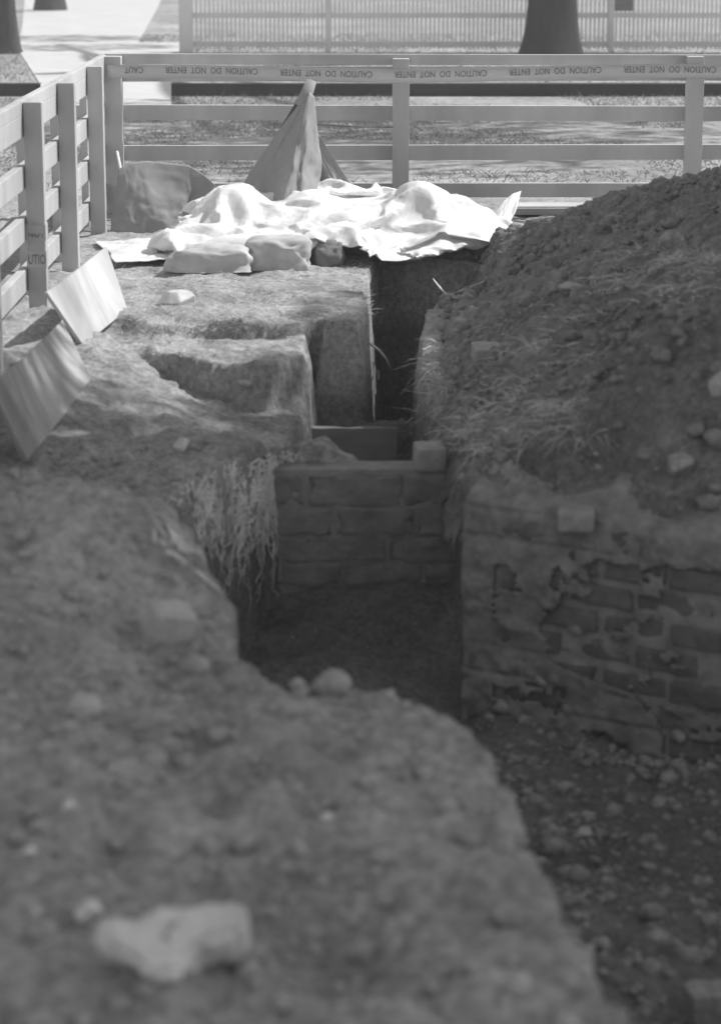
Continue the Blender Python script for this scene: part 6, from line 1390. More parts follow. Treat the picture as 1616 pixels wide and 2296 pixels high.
0,-4,8,-11,7,-10,0,3,12,0,-9,4,-7,-3,2,3,1,1,0,2,6,0,1,-8,2,-6,-2,-5,-1,9,-8,0,9,-1,5,-7,8,-4,3,-3,-2,5,-2,7,1,-17,9,1,3,-4,6,-7,9,1,-3,1,-3,-6,0,0,
9,4,-3,2,-3,-6,-6,5,3,2,4,-1,2,-7,-3,9,-8,-2,-5,7,-3,3,-1,-1,-2,3,1,-3,0,8,-12,7,-4,6,-1,-4,0,-2,4,-6,-1,6,-1,0,1,-1,1,-3,-2,-1,-1,16,-9,-1,-1,1,3,-3,16,-7,
0,2,-6,3,2,2,-1,0,-2,0,1,1,-1,8,-8,5,-9,4,-1,4,-7,1,1,5,0,-1,-1,8,-2,3,2,-3,-6,-5,3,-8,-4,1,7,10,3,1,-2,-6,3,-1,2,-10,3,-1,1,-4,6,-2,-1,1,6,-11,5,-1,
3,-5,0,6,-6,0,0,0,2,-2,4,0,-2,1,0,-5,2,1,2,-8,-10,0,4,-6,1,2,2,17,-7,-5,2,4,-6,4,-1,1,0,-4,2,1,-6,-1,12,-12,6,0,-4,0,8,-1,-1,-5,-3,14,1,-10,4,1,0,-9,
-2,-3,1,0,3,1,-4,4,6,10,0,-1,0,2,-4,4,-3,-3,-3,-3,-4,5,2,5,-13,4,1,1,-3,2,-1,0,-6,1,0,4,4,0,-3,-2,2,0,2,1,-3,1,0,0,-10,3,-5,7,1,5,-6,2,12,0,-2,-10,
6,-5,0,1,1,1,0,-1,3,-3,-6,6,0,2,2,-4,-4,3,-3,-1,2,2,1,2,-9,-5,1,5,-1,0,0,2,0,1,3,-7,0,6,6,-5,12,1,0,-1,1,0,0,-1,-5,3,-1,-9,0,1,0,0,0,-1,1,-2,
3,-2,3,1,-6,0,0,2,0,1,-1,-1,2,0,0,0,-3,-8,8,3,0,-3,8,-1,-11,1,2,9,-8,5,0,0,-1,0,0,-2,2,5,0,-1,-3,1,-1,0,-2,-7,0,0,8,-12,-1,1,0,0,-1,1,3,9,-3,-2,
0,3,-2,-2,-1,0,8,3,-15,1,4,1,1,0,0,5,6,-6,-7,0,5,0,0,-1,1,0,1,-5,3,2,-4,-1,1,1,3,-2,0,-1,0,1,1,0,0,0,-8,5,1,-2,4,1,-2,-1,8,-1,-4,-4,4,-2,2,0,
0,0,0,-6,-1,2,2,3,3,-1,-7,-2,-2,2,2,2,-7,4,4,2,1,-2,-7,2,-2,-3,12,-3,0,-5,-4,6,-2,-1,0,15,1,-9,-8,1,0,2,1,-3,-2,1,5,3,1,0,-1,0,0,0,-1,0,-2,0,1,1,
0,3,-5,2,-1,0,1,0,1,0,0,0]
SHEET_B = [
-140,9,9,9,9,9,10,9,10,9,10,9,9,10,8,9,9,9,9,10,9,9,10,9,10,9,10,9,9,9,9,-1,0,0,1,0,0,0,1,0,0,0,0,1,-1,0,-1,0,0,0,0,0,0,0,0,0,0,-1,1,0,
0,-1,0,0,0,0,0,1,0,0,0,0,0,0,-1,0,1,-1,0,0,0,0,0,1,-1,0,0,0,0,-1,0,0,1,0,0,0,0,0,0,0,0,0,1,0,0,0,0,0,1,-2,1,-1,0,0,0,0,0,0,0,0,
0,0,0,0,-1,1,0,0,1,0,0,0,0,0,-1,0,0,0,-1,1,2,-2,0,0,0,0,0,0,0,0,0,0,0,-1,0,0,0,0,0,1,0,0,0,0,-1,0,1,0,0,-2,0,0,1,1,-1,0,0,0,0,-1,
0,0,0,0,1,0,1,-1,1,0,-1,0,1,-1,0,0,0,0,-1,0,1,0,0,0,0,0,1,-1,0,0,0,0,0,0,0,0,0,0,1,0,0,0,0,-1,1,-1,1,0,-1,0,0,2,-1,-1,0,0,0,0,0,0,
0,0,0,-1,0,0,0,0,1,0,0,0,0,-1,0,0,0,-1,0,0,1,0,-1,1,1,0,-1,1,-1,0,0,0,-1,0,1,0,0,0,0,1,0,-1,0,0,1,-1,0,0,0,0,0,0,0,1,-1,0,0,1,-1,0,
-1,0,0,1,0,-1,0,0,0,0,1,0,0,0,0,-1,0,0,0,0,0,0,-1,0,0,1,0,0,0,0,-1,1,0,0,0,-1,1,0,0,0,0,1,0,0,0,-1,0,0,-1,1,0,-1,0,1,0,0,0,0,0,0,
-1,1,0,0,0,-1,1,0,0,0,0,0,2,-1,0,-1,0,0,0,0,-1,0,1,0,0,0,0,0,0,-1,0,1,0,0,0,0,0,0,0,-1,0,1,0,1,0,0,0,0,0,-1,0,0,0,0,0,0,-1,0,0,0,
1,0,0,0,0,0,0,0,0,0,0,1,-2,0,0,0,0,0,0,0,1,-1,0,0,0,-1,0,1,0,0,0,0,0,0,0,0,0,0,0,0,0,1,-2,2,-1,1,0,-1,0,0,0,0,1,0,0,-1,1,-1,0,0,
0,0,0,0,0,0,0,0,-1,1,0,-1,1,0,0,1,0,0,0,0,0,0,0,0,0,0,0,0,1,-1,0,0,0,0,0,0,-1,0,0,1,0,0,0,0,1,-1,0,-1,0,1,0,0,0,0,0,0,0,0,0,-1,
1,1,-1,0,0,0,0,0,0,0,0,0,0,1,-1,0,1,0,0,0,0,0,0,0,0,0,0,-1,1,0,1,0,-1,0,0,0,0,0,1,0,0,0,0,-1,1,0,0,-1,0,1,-1,0,0,0,0,0,0,0,1,0,
-1,0,0,-1,1,0,0,0,0,0,0,0,0,0,1,-1,1,0,0,-1,0,0,0,0,0,0,0,0,0,0,0,1,-1,0,1,0,0,0,0,-1,0,1,0,0,0,0,0,-1,0,0,0,0,1,0,0,-1,0,0,0,0,
0,0,-1,1,0,0,0,0,0,0,1,0,-1,0,0,1,0,0,0,-1,0,1,0,0,0,0,1,0,-1,0,0,0,-1,1,0,0,0,0,0,0,0,0,0,0,1,0,-1,0,0,0,1,-1,0,0,0,0,0,0,0,1,
0,-1,0,1,-1,0,0,0,0,0,0,1,0,0,0,-1,0,0,0,0,0,0,1,-1,1,-1,0,0,0,0,0,0,0,0,0,1,-1,0,0,0,1,0,-1,0,1,0,0,0,0,0,-1,0,0,-1,1,0,0,0,0,0,
0,-1,0,1,0,-1,0,1,0,0,1,-1,0,1,0,-1,1,0,-1,0,0,1,0,-2,1,0,-1,1,0,0,0,0,1,0,-1,0,0,0,0,0,0,0,0,1,0,0,0,-1,0,1,-1,-1,0,0,1,0,0,0,0,0,
0,0,0,0,0,-1,0,1,0,0,0,0,0,1,-1,0,1,-1,1,0,0,-1,1,-1,0,1,-1,-1,0,0,0,0,0,0,0,-1,2,-1,0,-1,0,1,0,0,0,1,0,-1,1,-1,0,0,2,-1,-1,0,0,0,-1,-1,
1,0,0,0,0,0,1,-1,0,0,1,0,-1,0,0,0,0,0,0,1,0,-1,0,-1,1,2,-2,0,1,1,0,-1,1,0,0,0,-1,-1,1,1,0,0,0,0,1,-1,0,0,0,0,-1,0,1,0,0,0,0,2,-2,0,
1,0,0,0,0,-2,0,1,1,-1,0,0,1,0,0,0,1,-1,0,0,0,0,-1,0,0,1,-1,0,0,2,-1,0,0,0,0,0,2,-1,0,0,1,-1,-1,-1,0,1,0,-1,1,0,-1,0,0,1,0,0,0,0,0,0,
0,0,0,0,1,-1,1,0,0,-1,0,0,-1,1,1,0,-1,0,0,0,-1,0,0,0,0,0,0,0,1,0,0,-1,1,0,0,0,0,0,0,-1,1,0,-1,1,0,0,0,0,-1,1,-1,0,1,0,0,0,0,-1,0,0,
0,0,1,0,0,0,0,0,-1,1,0,0,-1,1,1,0,-1,0,0,0,-1,1,0,-1,0,0,0,0,1,0,0,0,0,0,0,0,0,-1,1,0,-1,1,-1,1,0,0,0,0,0,0,0,0,-1,0,0,0,0,0,0,0,
0,0,0,1,0,0,1,-1,1,-1,1,0,0,0,0,0,0,0,0,0,0,0,-1,0,0,0,0,0,0,0,0,0,1,0,-1,1,0,0,0,-1,1,-1,-1,1,1,0,0,0,0,0,0,-1,0,1,0,0,-1,0,0,0,
0,1,0,-1,1,0,0,0,0,0,0,-1,0,1,0,-1,1,0,0,0,-1,0,1,0,-1,0,0,1,0,0,0,0,-1,0,1,-1,1,0,0,0,-1,0,0,0,0,0,1,-1,0,0,1,1,-1,-1,0,1,0,0,0,-1,
0,0,0,1,0,0,0,0,0,0,0,-1,0,0,1,0,0,0,0,0,0,0,0,0,0,-1,0,0,0,0,1,0,0,0,-1,1,0,0,0,0,0,0,-179,0,0,0,0,0,0,0,0,0,0,0,0,0,1,0,0,0,
0,0,0,0,0,-1,0,0,0,0,1,0,0,9,1,0,-1,0,0,0,0,0,0,0,0,0,0,0,0,0,0,0,0,0,-1,0,1,0,0,0,0,0,0,0,10,-1,0,0,0,0,0,0,0,0,0,0,0,-1,0,1,
0,0,0,0,-1,1,0,0,0,0,0,0,0,0,0,9,0,-1,1,0,0,0,0,0,-1,1,-1,0,1,-1,-1,2,0,0,0,0,0,0,0,0,0,0,0,0,0,0,9,0,0,0,0,0,0,0,0,1,-1,0,0,0,
0,0,-1,0,1,-1,1,0,0,0,0,0,0,1,-1,0,1,9,0,0,0,0,0,0,0,0,-1,0,1,0,0,0,0,-1,1,-1,1,0,0,0,0,0,0,0,0,0,1,-1,9,0,0,0,0,0,0,-1,0,1,-1,1,
0,0,0,0,1,-1,0,0,0,0,0,0,0,0,1,-1,0,0,0,9,0,0,0,0,0,-1,1,0,-1,1,-1,0,1,0,0,0,0,0,0,0,0,0,0,0,1,-2,1,0,0,0,9,0,0,0,0,0,0,0,-1,1,
0,0,0,0,0,1,-1,0,0,0,0,0,0,0,0,-1,1,0,0,0,0,9,0,0,0,0,0,0,0,0,0,0,0,0,0,0,-1,1,0,0,0,0,0,0,0,0,0,0,-1,1,-1,0,9,0,0,0,0,-1,1,0,
1,0,0,-1,1,-1,0,0,0,0,0,0,0,0,0,0,0,-1,1,0,-1,0,1,9,0,1,-1,0,0,0,-1,0,0,0,1,0,0,0,1,-1,0,0,0,0,0,0,0,-1,1,-1,0,0,0,0,9,0,0,0,-1,1,
0,0,0,0,1,0,-1,0,1,-1,0,0,0,0,0,0,0,0,0,0,-1,0,0,0,0,10,-1,-1,0,1,0,0,1,0,0,-1,0,0,1,-1,0,0,0,0,0,0,0,0,-1,0,1,0,0,0,-1,0,7,1,1,0,
0,0,0,-1,0,0,0,1,1,-1,0,0,0,0,0,0,0,-1,0,1,0,-2,2,0,-1,2,-1,8,0,0,1,0,0,0,1,0,0,0,-1,0,0,-1,1,0,-1,-1,0,0,2,0,-1,1,0,-1,0,1,0,0,9,0,
0,0,0,0,0,0,0,0,0,0,-1,1,0,0,-1,0,1,0,0,-1,0,1,-1,0,1,0,1,-1,0,9,0,0,0,0,-1,1,0,0,0,0,-1,1,-1,1,-1,1,0,0,0,-1,-1,0,0,1,2,-1,1,-1,0,1,
9,0,0,-1,0,1,-1,1,0,0,0,0,-1,0,1,0,-1,1,0,-1,1,1,-1,0,0,0,1,-1,1,0,-1,8,0,0,1,0,0,0,-1,0,0,0,1,0,0,0,0,0,0,-1,1,0,0,1,0,0,0,-1,1,-1,
0,0,9,0,0,0,0,0,0,0,0,0,0,0,0,0,-1,0,1,0,0,0,0,0,0,0,1,-1,1,-1,0,1,0,9,0,0,0,0,0,0,0,0,0,0,0,0,0,0,0,0,-1,1,0,0,0,0,1,-1,1,-1,
0,1,-1,0,9,0,0,0,-1,0,1,0,0,0,0,0,0,0,0,0,0,0,0,0,0,1,0,0,0,-1,1,0,-1,0,0,9,0,0,0,1,-1,-1,0,0,0,1,0,0,0,0,0,0,0,0,0,0,0,1,-1,1,
0,-1,0,0,0,0,9,0,0,-1,1,1,0,0,0,0,-1,0,0,0,0,0,-1,1,0,1,0,-1,0,1,-1,0,0,0,0,-1,0,8,0,1,1,-1,0,0,0,0,1,-1,0,0,0,0,0,0,0,0,0,0,0,-1,
0,0,0,1,0,-1,1,0,9,0,0,0,0,0,1,0,0,-1,1,0,0,-1,0,0,0,0,0,-1,1,0,0,-1,1,-1,0,0,1,0,-1,9,0,0,0,0,1,-1,0,0,0,0,0,0,0,0,0,0,0,0,0,0,
-1,0,0,1,0,-1,0,1,-1,0,9,0,0,0,1,-1,0,1,0,0,-1,0,0,0,0,0,0,0,0,0,-1,1,0,-1,-1,1,0,0,0,1,0,9,0,-1,1,0,0,1,-1,0,0,1,-1,-1,1,0,0,0,0,0,
0,0,0,-1,1,0,0,0,0,-1,1,0,9,0,0,0,0,0,-1,0,1,0,0,-1,1,0,0,-1,1,0,0,-1,0,0,1,0,-1,1,0,0,0,-1,1,9,0,0,-1,-1,1,0,1,-1,0,0,1,0,0,-1,1,0,
0,0,1,0,-1,0,0,1,-2,1,0,0,0,0,9,0,-1,0,0,0,-2,-1,1,0,2,0,1,0,0,0,0,0,0,0,-2,2,0,0,0,1,-1,0,0,0,-1,9,-1,1,-1,0,-1,2,0,-1,1,-1,1,-2,1,1,
-1,0,0,1,-1,2,-1,1,0,-1,0,0,0,0,0,0,9,0,0,0,-1,0,1,0,0,0,-1,0,1,0,-1,1,0,0,-1,1,0,0,0,0,0,1,-1,0,0,0,0,9,0,0,0,1,-1,-1,1,0,0,0,-1,0,
0,1,0,0,0,0,0,0,1,-1,0,0,0,1,-1,0,0,0,9,0,0,0,0,0,0,-1,0,0,0,1,0,-1,1,0,0,0,1,0,0,-1,1,0,0,-1,0,0,0,0,0,9,0,0,1,-1,1,0,0,0,-1,0,
0,0,0,-1,1,0,1,-1,1,0,0,0,0,0,-1,0,1,-1,0,0,9,1,-1,0,1,0,-1,0,0,0,0,0,0,0,0,0,1,-1,1,0,0,0,-1,0,0,1,-1,0,0,0,0,10,-1,1,0,0,0,0,0,0,
0,-1,0,0,0,0,0,0,1,0,-1,1,0,0,0,-1,0,0,0,0,0,0,9,1,0,0,0,0,1,-1,0,-1,1,-1,-1,1,0,0,0,0,0,1,-1,1,-1,0,1,-1,1,-1,0,0,0,10,0,0,0,0,0,0,
0,-1,1,-1,0,0,0,0,0,1,0,-1,0,1,-1,1,-1,0,0,0,0,0,0,0,6,0,0,0,0,1,0,0,0,0,0,1,0,2,-2,-1,-1,0,0,0,0,0,1,0,-1,0,0,0,0,1,-1,1,0,-1,1,1,
-2,0,0,0,1,-1,-1,0,-2,6,-2,0,-1,2,-1,-1,2,-2,-1,2,0,0,0,0,-2,2,-1,0,2,0,-2,1,0,0,0,0,2,2,-2,1,-7,7,-2,3,-3,-2,3,-3,0,1,-1,0,0,0,0,1,0,0,1,0,
-2,1,0,2,1,1,0,0,-2,2,-1,0,-8,8,-2,-3,3,-1,0,1,0,1,0,0,0,0,-1,-2,0,1,-2,2,0,1,-4,0,2,1,-2,0,2,-1,-3,5,-5,3,0,1,-1,0,-1,1,-1,0,1,-1,0,1,0,0,
0,0,-1,0,-1,3,-1,-2,2,2,0,-2,0,0,-2,4,-2,2,-4,2,0,0,0,1,0,-3,1,0,0,1,1,-1,0,0,1,-1,-1,3,0,-3,-3,1,1,1,1,0,0,-4,1,4,-2,1,0,1,-1,-2,2,0,0,0,
1,0,-1,2,-1,0,1,1,-4,-1,-1,4,-4,0,3,4,-3,-1,2,0,-1,0,-1,1,0,-1,2,2,0,-1,-1,-2,0,0,-1,2,0,-1,-1,1,2,-3,-2,3,-1,-2,4,1,-4,3,-1,0,0,2,-1,-2,3,1,-5,-1,
1,1,1,0,1,0,-1,0,1,1,1,-3,1,2,1,0,-1,-2,2,-1,-4,3,-1,1,-2,1,0,0,-4,6,1,1,0,0,1,-1,1,0,0,1,-2,-1,0,2,-2,-2,0,0,-1,1,3,1,-3,4,-1,-1,1,0,-4,7,
-5,-1,-1,0,-1,0,1,-1,1,0,-1,2,1,1,0,0,0,-1,0,-1,-2,-2,0,4,-3,1,-1,0,0,6,-3,2,1,-1,0,0,2,-1,1,-1,1,0,0,0,-1,-1,-2,0,1,-1,1,1,0,2,-3,0,0,2,1,2,
-6,2,-2,-2,0,-1,1,-1,1,1,2,-1,-1,1,-2,0,0,1,2,-2,-1,-1,0,2,0,-1,1,-2,1,-1,-1,5,-3,0,-2,1,5,0,5,0,-1,-2,-2,3,-2,2,1,1,0,-5,1,0,0,2,-1,-4,3,-1,2,1,
1,0,-7,-2,2,5,3,-5,-4,-4,0,1,2,4,-2,1,-1,0,0,-2,5,-3,2,1,-2,-3,4,1,1,-1,-1,-2,-5,3,3,3,-2,-6,0,4,0,2,1,0,-2,0,0,1,-1,0,-1,0,4,-3,1,-2,2,2,-4,-2,
-1,0,0,4,2,2,-7,0,3,0,0,3,-1,-3,0,0,2,0,0,0,-1,1,2,-2,3,-2,0,0,0,0,0,3,0,1,0,-1,-6,2,1,-1,0,-1,-1,0,1,-1,2,0,0,-2,0,0,2,-3,6,-1,-1,0,2,-2,
0,2,-3,0,-1,0,2,0,1,-1,0,0,-1,-2,0,0,3,-2,0,1,1,1,1,0,-2,-3,4,-2,2,1,-2,2,-2,1,0,0,0,-1,1,0,-1,0,0,-1,0,0,1,-4,1,2,-3,-1,0,0,2,2,3,-2,1,1,
-2,0,1,0,1,0,0,0,-2,2,-1,0,0,-2,1,-1,-1,1,0,1,-2,1,3,-1,0,0,2,-3,-1,4,-1,-1,1,-1,2,-1,0,-1,0,1,-1,0,0,-2,1,0,1,0,-3,2,-3,-1,4,-1,3,1,0,-3,-1,0,
1,0,1,0,1,-1,1,-1,0,0,-1,0,0,1,1,-1,1,-2,-1,2,0,0,-1,-3,1,0,1,1,4,0,0,-3,2,0,0,-1,0,1,1,-1,-1,1,-1,1,-1,1,1,-3,2,0,-4,-1,1,1,1,0,0,1,-2,-1,
2,0,1,-1,0,2,-1,0,-3,0,5,-2,-1,0,0,1,1,-3,2,-3,1,3,-2,1,1,0,0,1,-1,2,-1,-2,-1,1,0,0,-1,3,-2,0,0,-3,6,0,1,-1,-1,-5,2,1,0,-1,0,1,-1,0,0,0,-1,1,
1,-1,-1,3,0,-1,1,-1,-2,5,0,1,-3,-5,4,-4,0,0,3,3,3,0,0,0,1,0,-1,1,-1,2,0,-4,1,3,-1,-2,1,0,-1,0,-1,4,-1,3,1,-8,2,5,0,-1,1,-7,-1,2,-1,1,-2,2,-3,3,
-2,1,0,2,0,-1,-1,0,-1,3,-2,-2,1,-2,1,-1,7,1,-9,1,5,-6,1,1,0,1,-4,3,-3,2,-2,1,1,-1,-1,-1,3,0,0,0,-1,3,0,-5,4,-5,1,1,-1,6,-4,-4,6,-1,1,0,-3,4,-3,3,
2,1,-4,-3,3,2,-4,0,2,-2,0,1,-3,0,4,-5,3,3,-6,4,-3,5,-3,-3,5,0,-3,3,-3,8,0,-2,-2,3,0,0,-5,0,0,-2,3,-1,-1,1,1,-1,0,2,-3,3,-5,2,0,3,-1,-1,0,0,3,2,
-10,1,-3,0,0,1,3,-2,5,-2,0,-1,2,0,1,0,-5,5,-3,1,0,1,0,0,-1,1,0,-1,3,-6,0,6,-7,6,0,-3,2,-3,3,-4,1,0,0,0,-1,2,-3,3,-2,3,-1,-2,3,-1,-1,2,0,0,0,-2,
2,1,-5,9,-4,-1,-1,-1,-3,1,1,0,1,0,-1,1,-3,2,0,-1,0,0,1,1,0,0,1,0,0,0,0,2,-4,3,-1,-4,2,3,-3,1,-4,2,-1,1,0,0,-1,1,0,0,1,-2,1,1,-1,1,1,-1,2,1,
0,1,-3,2,0,-1,0,-3,0,1,-1,3,-1,0,0,0,0,0,-1,1,-1,0,1,0,0,0,1,-1,1,0,-1,0,-1,1,0,0,0,-1,1,-1,-3,3,0,0,-1,-1,1,1,-1,1,-1,1,0,0,0,0,0,0,1,0,
-1,1,0,0,0,0,2,-3,0,0,0,2,-1,-1,1,1,-1,-1,-1,3,-2,0,0,0,0,0,0,0,0,0,0,1,-1,0,1,-1,2,-4,0,2,0,0,-1,0,3,1,-5,1,2,-2,-1,4,-2,1,-1,0,0,1,-1,0,
0,0,0,1,0,-1,2,-1,-1,-1,2,0,0,0,0,-2,2,-1,3,-2,0,0,-3,4,-2,2,0,0,-2,1,0,0,0,0,0,0,0,-1,-1,2,0,0,0,0,0,0,0,1,-1,2,-2,0,0,0,-2,3,-2,0,0,1,
0,0,0,0,0,0]


def unpack(steps, m, n):
    r = np.moveaxis(np.array(steps).reshape(3, m, n), 0, -1)
    return np.cumsum(np.cumsum(r, 0), 1) * .002


def crumpled(txt, m, n, loc, rz, label, sz=1.0):
    co = unpack(txt, m, n)
    for _ in range(1):
        co[1:-1, 1:-1] = (co[1:-1, 1:-1] * 2 + co[:-2, 1:-1] + co[2:, 1:-1] + co[1:-1, :-2] + co[1:-1, 2:]) / 6
    K = 3                                       # finer mesh, then small crisp creases along the normal
    iu = np.linspace(0, m - 1, (m - 1) * K + 1); iv = np.linspace(0, n - 1, (n - 1) * K + 1)
    a0 = np.minimum(iu.astype(int), m - 2); b0 = np.minimum(iv.astype(int), n - 2)
    fu = (iu - a0)[:, None, None]; fv = (iv - b0)[None, :, None]
    q = (co[a0][:, b0] * (1 - fu) + co[a0 + 1][:, b0] * fu) * (1 - fv) + (co[a0][:, b0 + 1] * (1 - fu) + co[a0 + 1][:, b0 + 1] * fu) * fv
    N_ = normals(q[..., 0], q[..., 1], q[..., 2])
    U, W = np.meshgrid(iv / n, iu / m)
    U = U * (n / m)
    fold = 0
    rg_ = np.random.default_rng(m)
    for k in range(12):
        a_ = rg_.uniform(0, math.pi); fr = 5 + 1.6 * k
        ph = (U * math.cos(a_) + W * math.sin(a_)) * fr * .7 + .5 * fbm(U, W, f=4, o=2, seed=200 + k) + rg_.uniform()
        fold = fold + sstep(-.1, .5, vnoise(U * 5 + 9 * k, W * 5, seed=230 + k)) * (np.abs((ph % 1.0) * 2 - 1) - .5) * (9.0 / fr)
    q = q + N_ * (.0028 * fold)[..., None]
    q[..., 2] = np.maximum(q[..., 2], .004)
    m, n = q.shape[:2]
    co = q.reshape(-1, 3)
    o = link("plastic_sheet", np_mesh("plastic_sheet", co, grid_faces(m, n)), M_TARP, None, True)
    o.location = loc
    o.rotation_euler.z = rz
    o.scale = (1, 1, sz)
    md = o.modifiers.new("thick", 'SOLIDIFY'); md.thickness = .003; md.offset = 1
    return tag(o, label, "plastic sheet", GS)


crumpled(SHEET_A, 68, 88, (-.08, 12.17, .01), .0, "big crumpled white plastic sheet heaped in the sun below the back fence")
crumpled(SHEET_B, 42, 31, (-.97, 11.88, .012), .25, "smaller flat white plastic sheet lying at the corner of the two fences")


def front_lump(px, py, w, h, d, rot, m, label, seed):  # added lump standing for the shaded front drape of the sheet
    p = hit(px, py)
    bm = bmesh.new()
    bmesh.ops.create_cube(bm, size=2.0)
    bmesh.ops.subdivide_edges(bm, edges=bm.edges[:], cuts=13, use_grid_fill=True)
    co = np.array([v.co[:] for v in bm.verts])
    q = co / np.maximum(1e-6, (np.abs(co) ** 3.2).sum(1, keepdims=True) ** (1 / 3.2))
    q = q * (1 + .24 * fbm(q[:, 0] + seed, q[:, 1], q[:, 2], f=1.3, o=3, seed=seed)[:, None])
    q[:, 2] -= .05 * np.abs(vnoise(q[:, 0] * 4, q[:, 1] * 4, seed=seed + 1))
    for v, c in zip(bm.verts, q):
        v.co = Vector((c[0] * w / 2, c[1] * d / 2, max(c[2], -.55) * h / 2))
    me = bpy.data.meshes.new("shaded_front"); bm.to_mesh(me); bm.free()
    o = link("shaded_front", me, m, None, True)
    o.location = (p.x, p.y + d * .4, p.z + h * .27)
    o.rotation_euler.z = rot
    return tag(o, label, "shaded_front", "grey lumps for the shaded front of the big sheet")


front_lump(472, 610, .36, .15, .20, .06, M_FRONT, "long grey lump for the shaded front drape of the big white sheet, left", 3)
front_lump(625, 606, .30, .17, .20, -.05, M_FRONT, "grey lump for the shaded front drape of the big white sheet, middle", 8)
front_lump(735, 600, .15, .16, .17, .2, M_FRONTD, "small dark lump for the shaded front drape of the big white sheet, right", 12)


def drape(name, rows, m, label, cat, folds=.02, seed=0, nu=70, nv=40, freq=16):
    """cloth hanging between a top and a bottom line of 3-D points"""
    top, bot = [[Vector(p) for p in r] for r in rows]
    def samp(L, u):
        k = u * (len(L) - 1); i = min(int(k), len(L) - 2)
        return L[i].lerp(L[i + 1], k - i)
    V = []
    for j in range(nv):
        v = j / (nv - 1)
        for i in range(nu):
            u = i / (nu - 1)
            a, b_ = samp(top, u), samp(bot, u)
            p = a.lerp(b_, v)
            amp = folds * (.25 + .75 * v)
            p = p + Vector((.3, -1, .1)) * amp * (math.sin(u * freq + 2.1 * math.sin(v * 2 + seed)) * .6 + float(fbm(np.array([u * 6.]), np.array([v * 3.]), seed=seed)[0]) * .7)
            V.append(p)
    V = np.array([p[:] for p in V])
    org_ = V[-nu]
    o = link(name, np_mesh(name, V - org_, grid_faces(nv, nu)), m, None, True)
    o.location = org_
    md = o.modifiers.new("thick", 'SOLIDIFY'); md.thickness = .004; md.offset = 0
    return tag(o, label, cat)


yc = FY - .75
drape("canvas_sheet", ([at(268, 378, Y=yc + .12), at(290, 366, Y=yc + .16), at(330, 361, Y=yc + .18), at(425, 371, Y=yc + .18), at(455, 390, Y=yc + .15), at(482, 414, Y=yc + .08)],
                       [at(248, 520, Y=yc - .02), at(290, 525, Y=yc - .06), at(350, 522, Y=yc - .06), at(400, 520, Y=yc - .05), at(425, 515, Y=yc - .02), at(440, 500, Y=yc + .02)]),
      M_CANVAS, "grey canvas hanging in shade in the corner of the fence, beside the pale stick", "canvas", .03, 3, freq=9)
# draped canvas on a tripod of poles
yt = FY - .85
tp = empty("draped_canvas", tuple(at(650, 452, Z=.05)), "dark peaked canvas draped on leaning poles in front of the back fence", "canvas")
apex = at(697, 188, Y=yt + .05)
def part_drape(name, rows, m, folds, seed, freq):
    o = drape(name, rows, m, None, None, folds, seed, freq=freq)
    o.parent = tp
    o.matrix_parent_inverse = Matrix.Identity(4)
    o.location = o.location - tp.location
    return o
part_drape("canvas", ([at(672, 232, Y=yt + .06), at(680, 215, Y=yt - .02), at(694, 206, Y=yt - .04), at(703, 215, Y=yt), at(706, 232, Y=yt + .06)],
                      [at(538, 418, Y=yt + .22), at(570, 445, Y=yt - .10), at(625, 460, Y=yt - .26), at(672, 455, Y=yt - .26), at(722, 425, Y=yt + .10)]), M_CANVAS, .045, 5, 15)
part_drape("canvas", ([at(668, 275, Y=yt + .07), at(680, 268, Y=yt + .07), at(694, 270, Y=yt + .09)],
                      [at(722, 430, Y=yt + .12), at(755, 435, Y=yt + .08), at(797, 432, Y=yt + .14)]), M_CANVAS, .018, 9, 8)
for a, b_ in (((697, 186, .03), (612, 452, -.05)), ((700, 184, .06), (560, 420, .25))):
    MB(tp.location).tube([at(a[0], a[1], Y=yt + a[2]), at(b_[0], b_[1], Y=yt + b_[2])], .022, .022, 8).build("pole", M_DARKWOOD, tp, True)
MB(tp.location).tube([at(676, 236, Y=yt - .02), at(686, 214, Y=yt - .0), at(698, 182, Y=yt + .03)], .04, .026, 10).build("bundle", M_CANVAS, tp, True)
# flap of plastic standing up at the right end
drape("plastic_sheet", ([at(1128, 452, Y=FY - .55), at(1150, 434, Y=FY - .5), at(1168, 428, Y=FY - .45)],
                        [at(1100, 492, Y=FY - .7), at(1125, 500, Y=FY - .75), at(1146, 500, Y=FY - .7)]), M_TARP,
      "upturned white flap of plastic at the right end of the heaped sheet", "plastic sheet", .02, 2, 30, 20, 7)['group'] = GS
a = at(1130, 474, Z=.02); c = at(1420, 446, Z=.05)
o = MB((0, 0, 0)).box((a.x, a.y, .0), (a.x + 1.6, a.y + .30, .035), .004).build("plank", M_PAINT, None)
tag(o, "sunlit white plank lying flat on the ground just inside the back fence", "plank")

# ------------------------------------------------------------------ loose stuff: clods, dry grass, roots, lawn grass
def ico(seed):
    bm = bmesh.new()
    bmesh.ops.create_icosphere(bm, subdivisions=1, radius=1.0)
    co = np.array([v.co[:] for v in bm.verts]); F = np.array([[v.index for v in f.verts] for f in bm.faces])
    bm.free()
    k = 1 + .55 * fbm(co[:, 0] + seed * 5, co[:, 1], co[:, 2], f=1.4, o=3, seed=seed)
    return co * k[:, None], F


TPL = [ico(s) for s in range(6)]


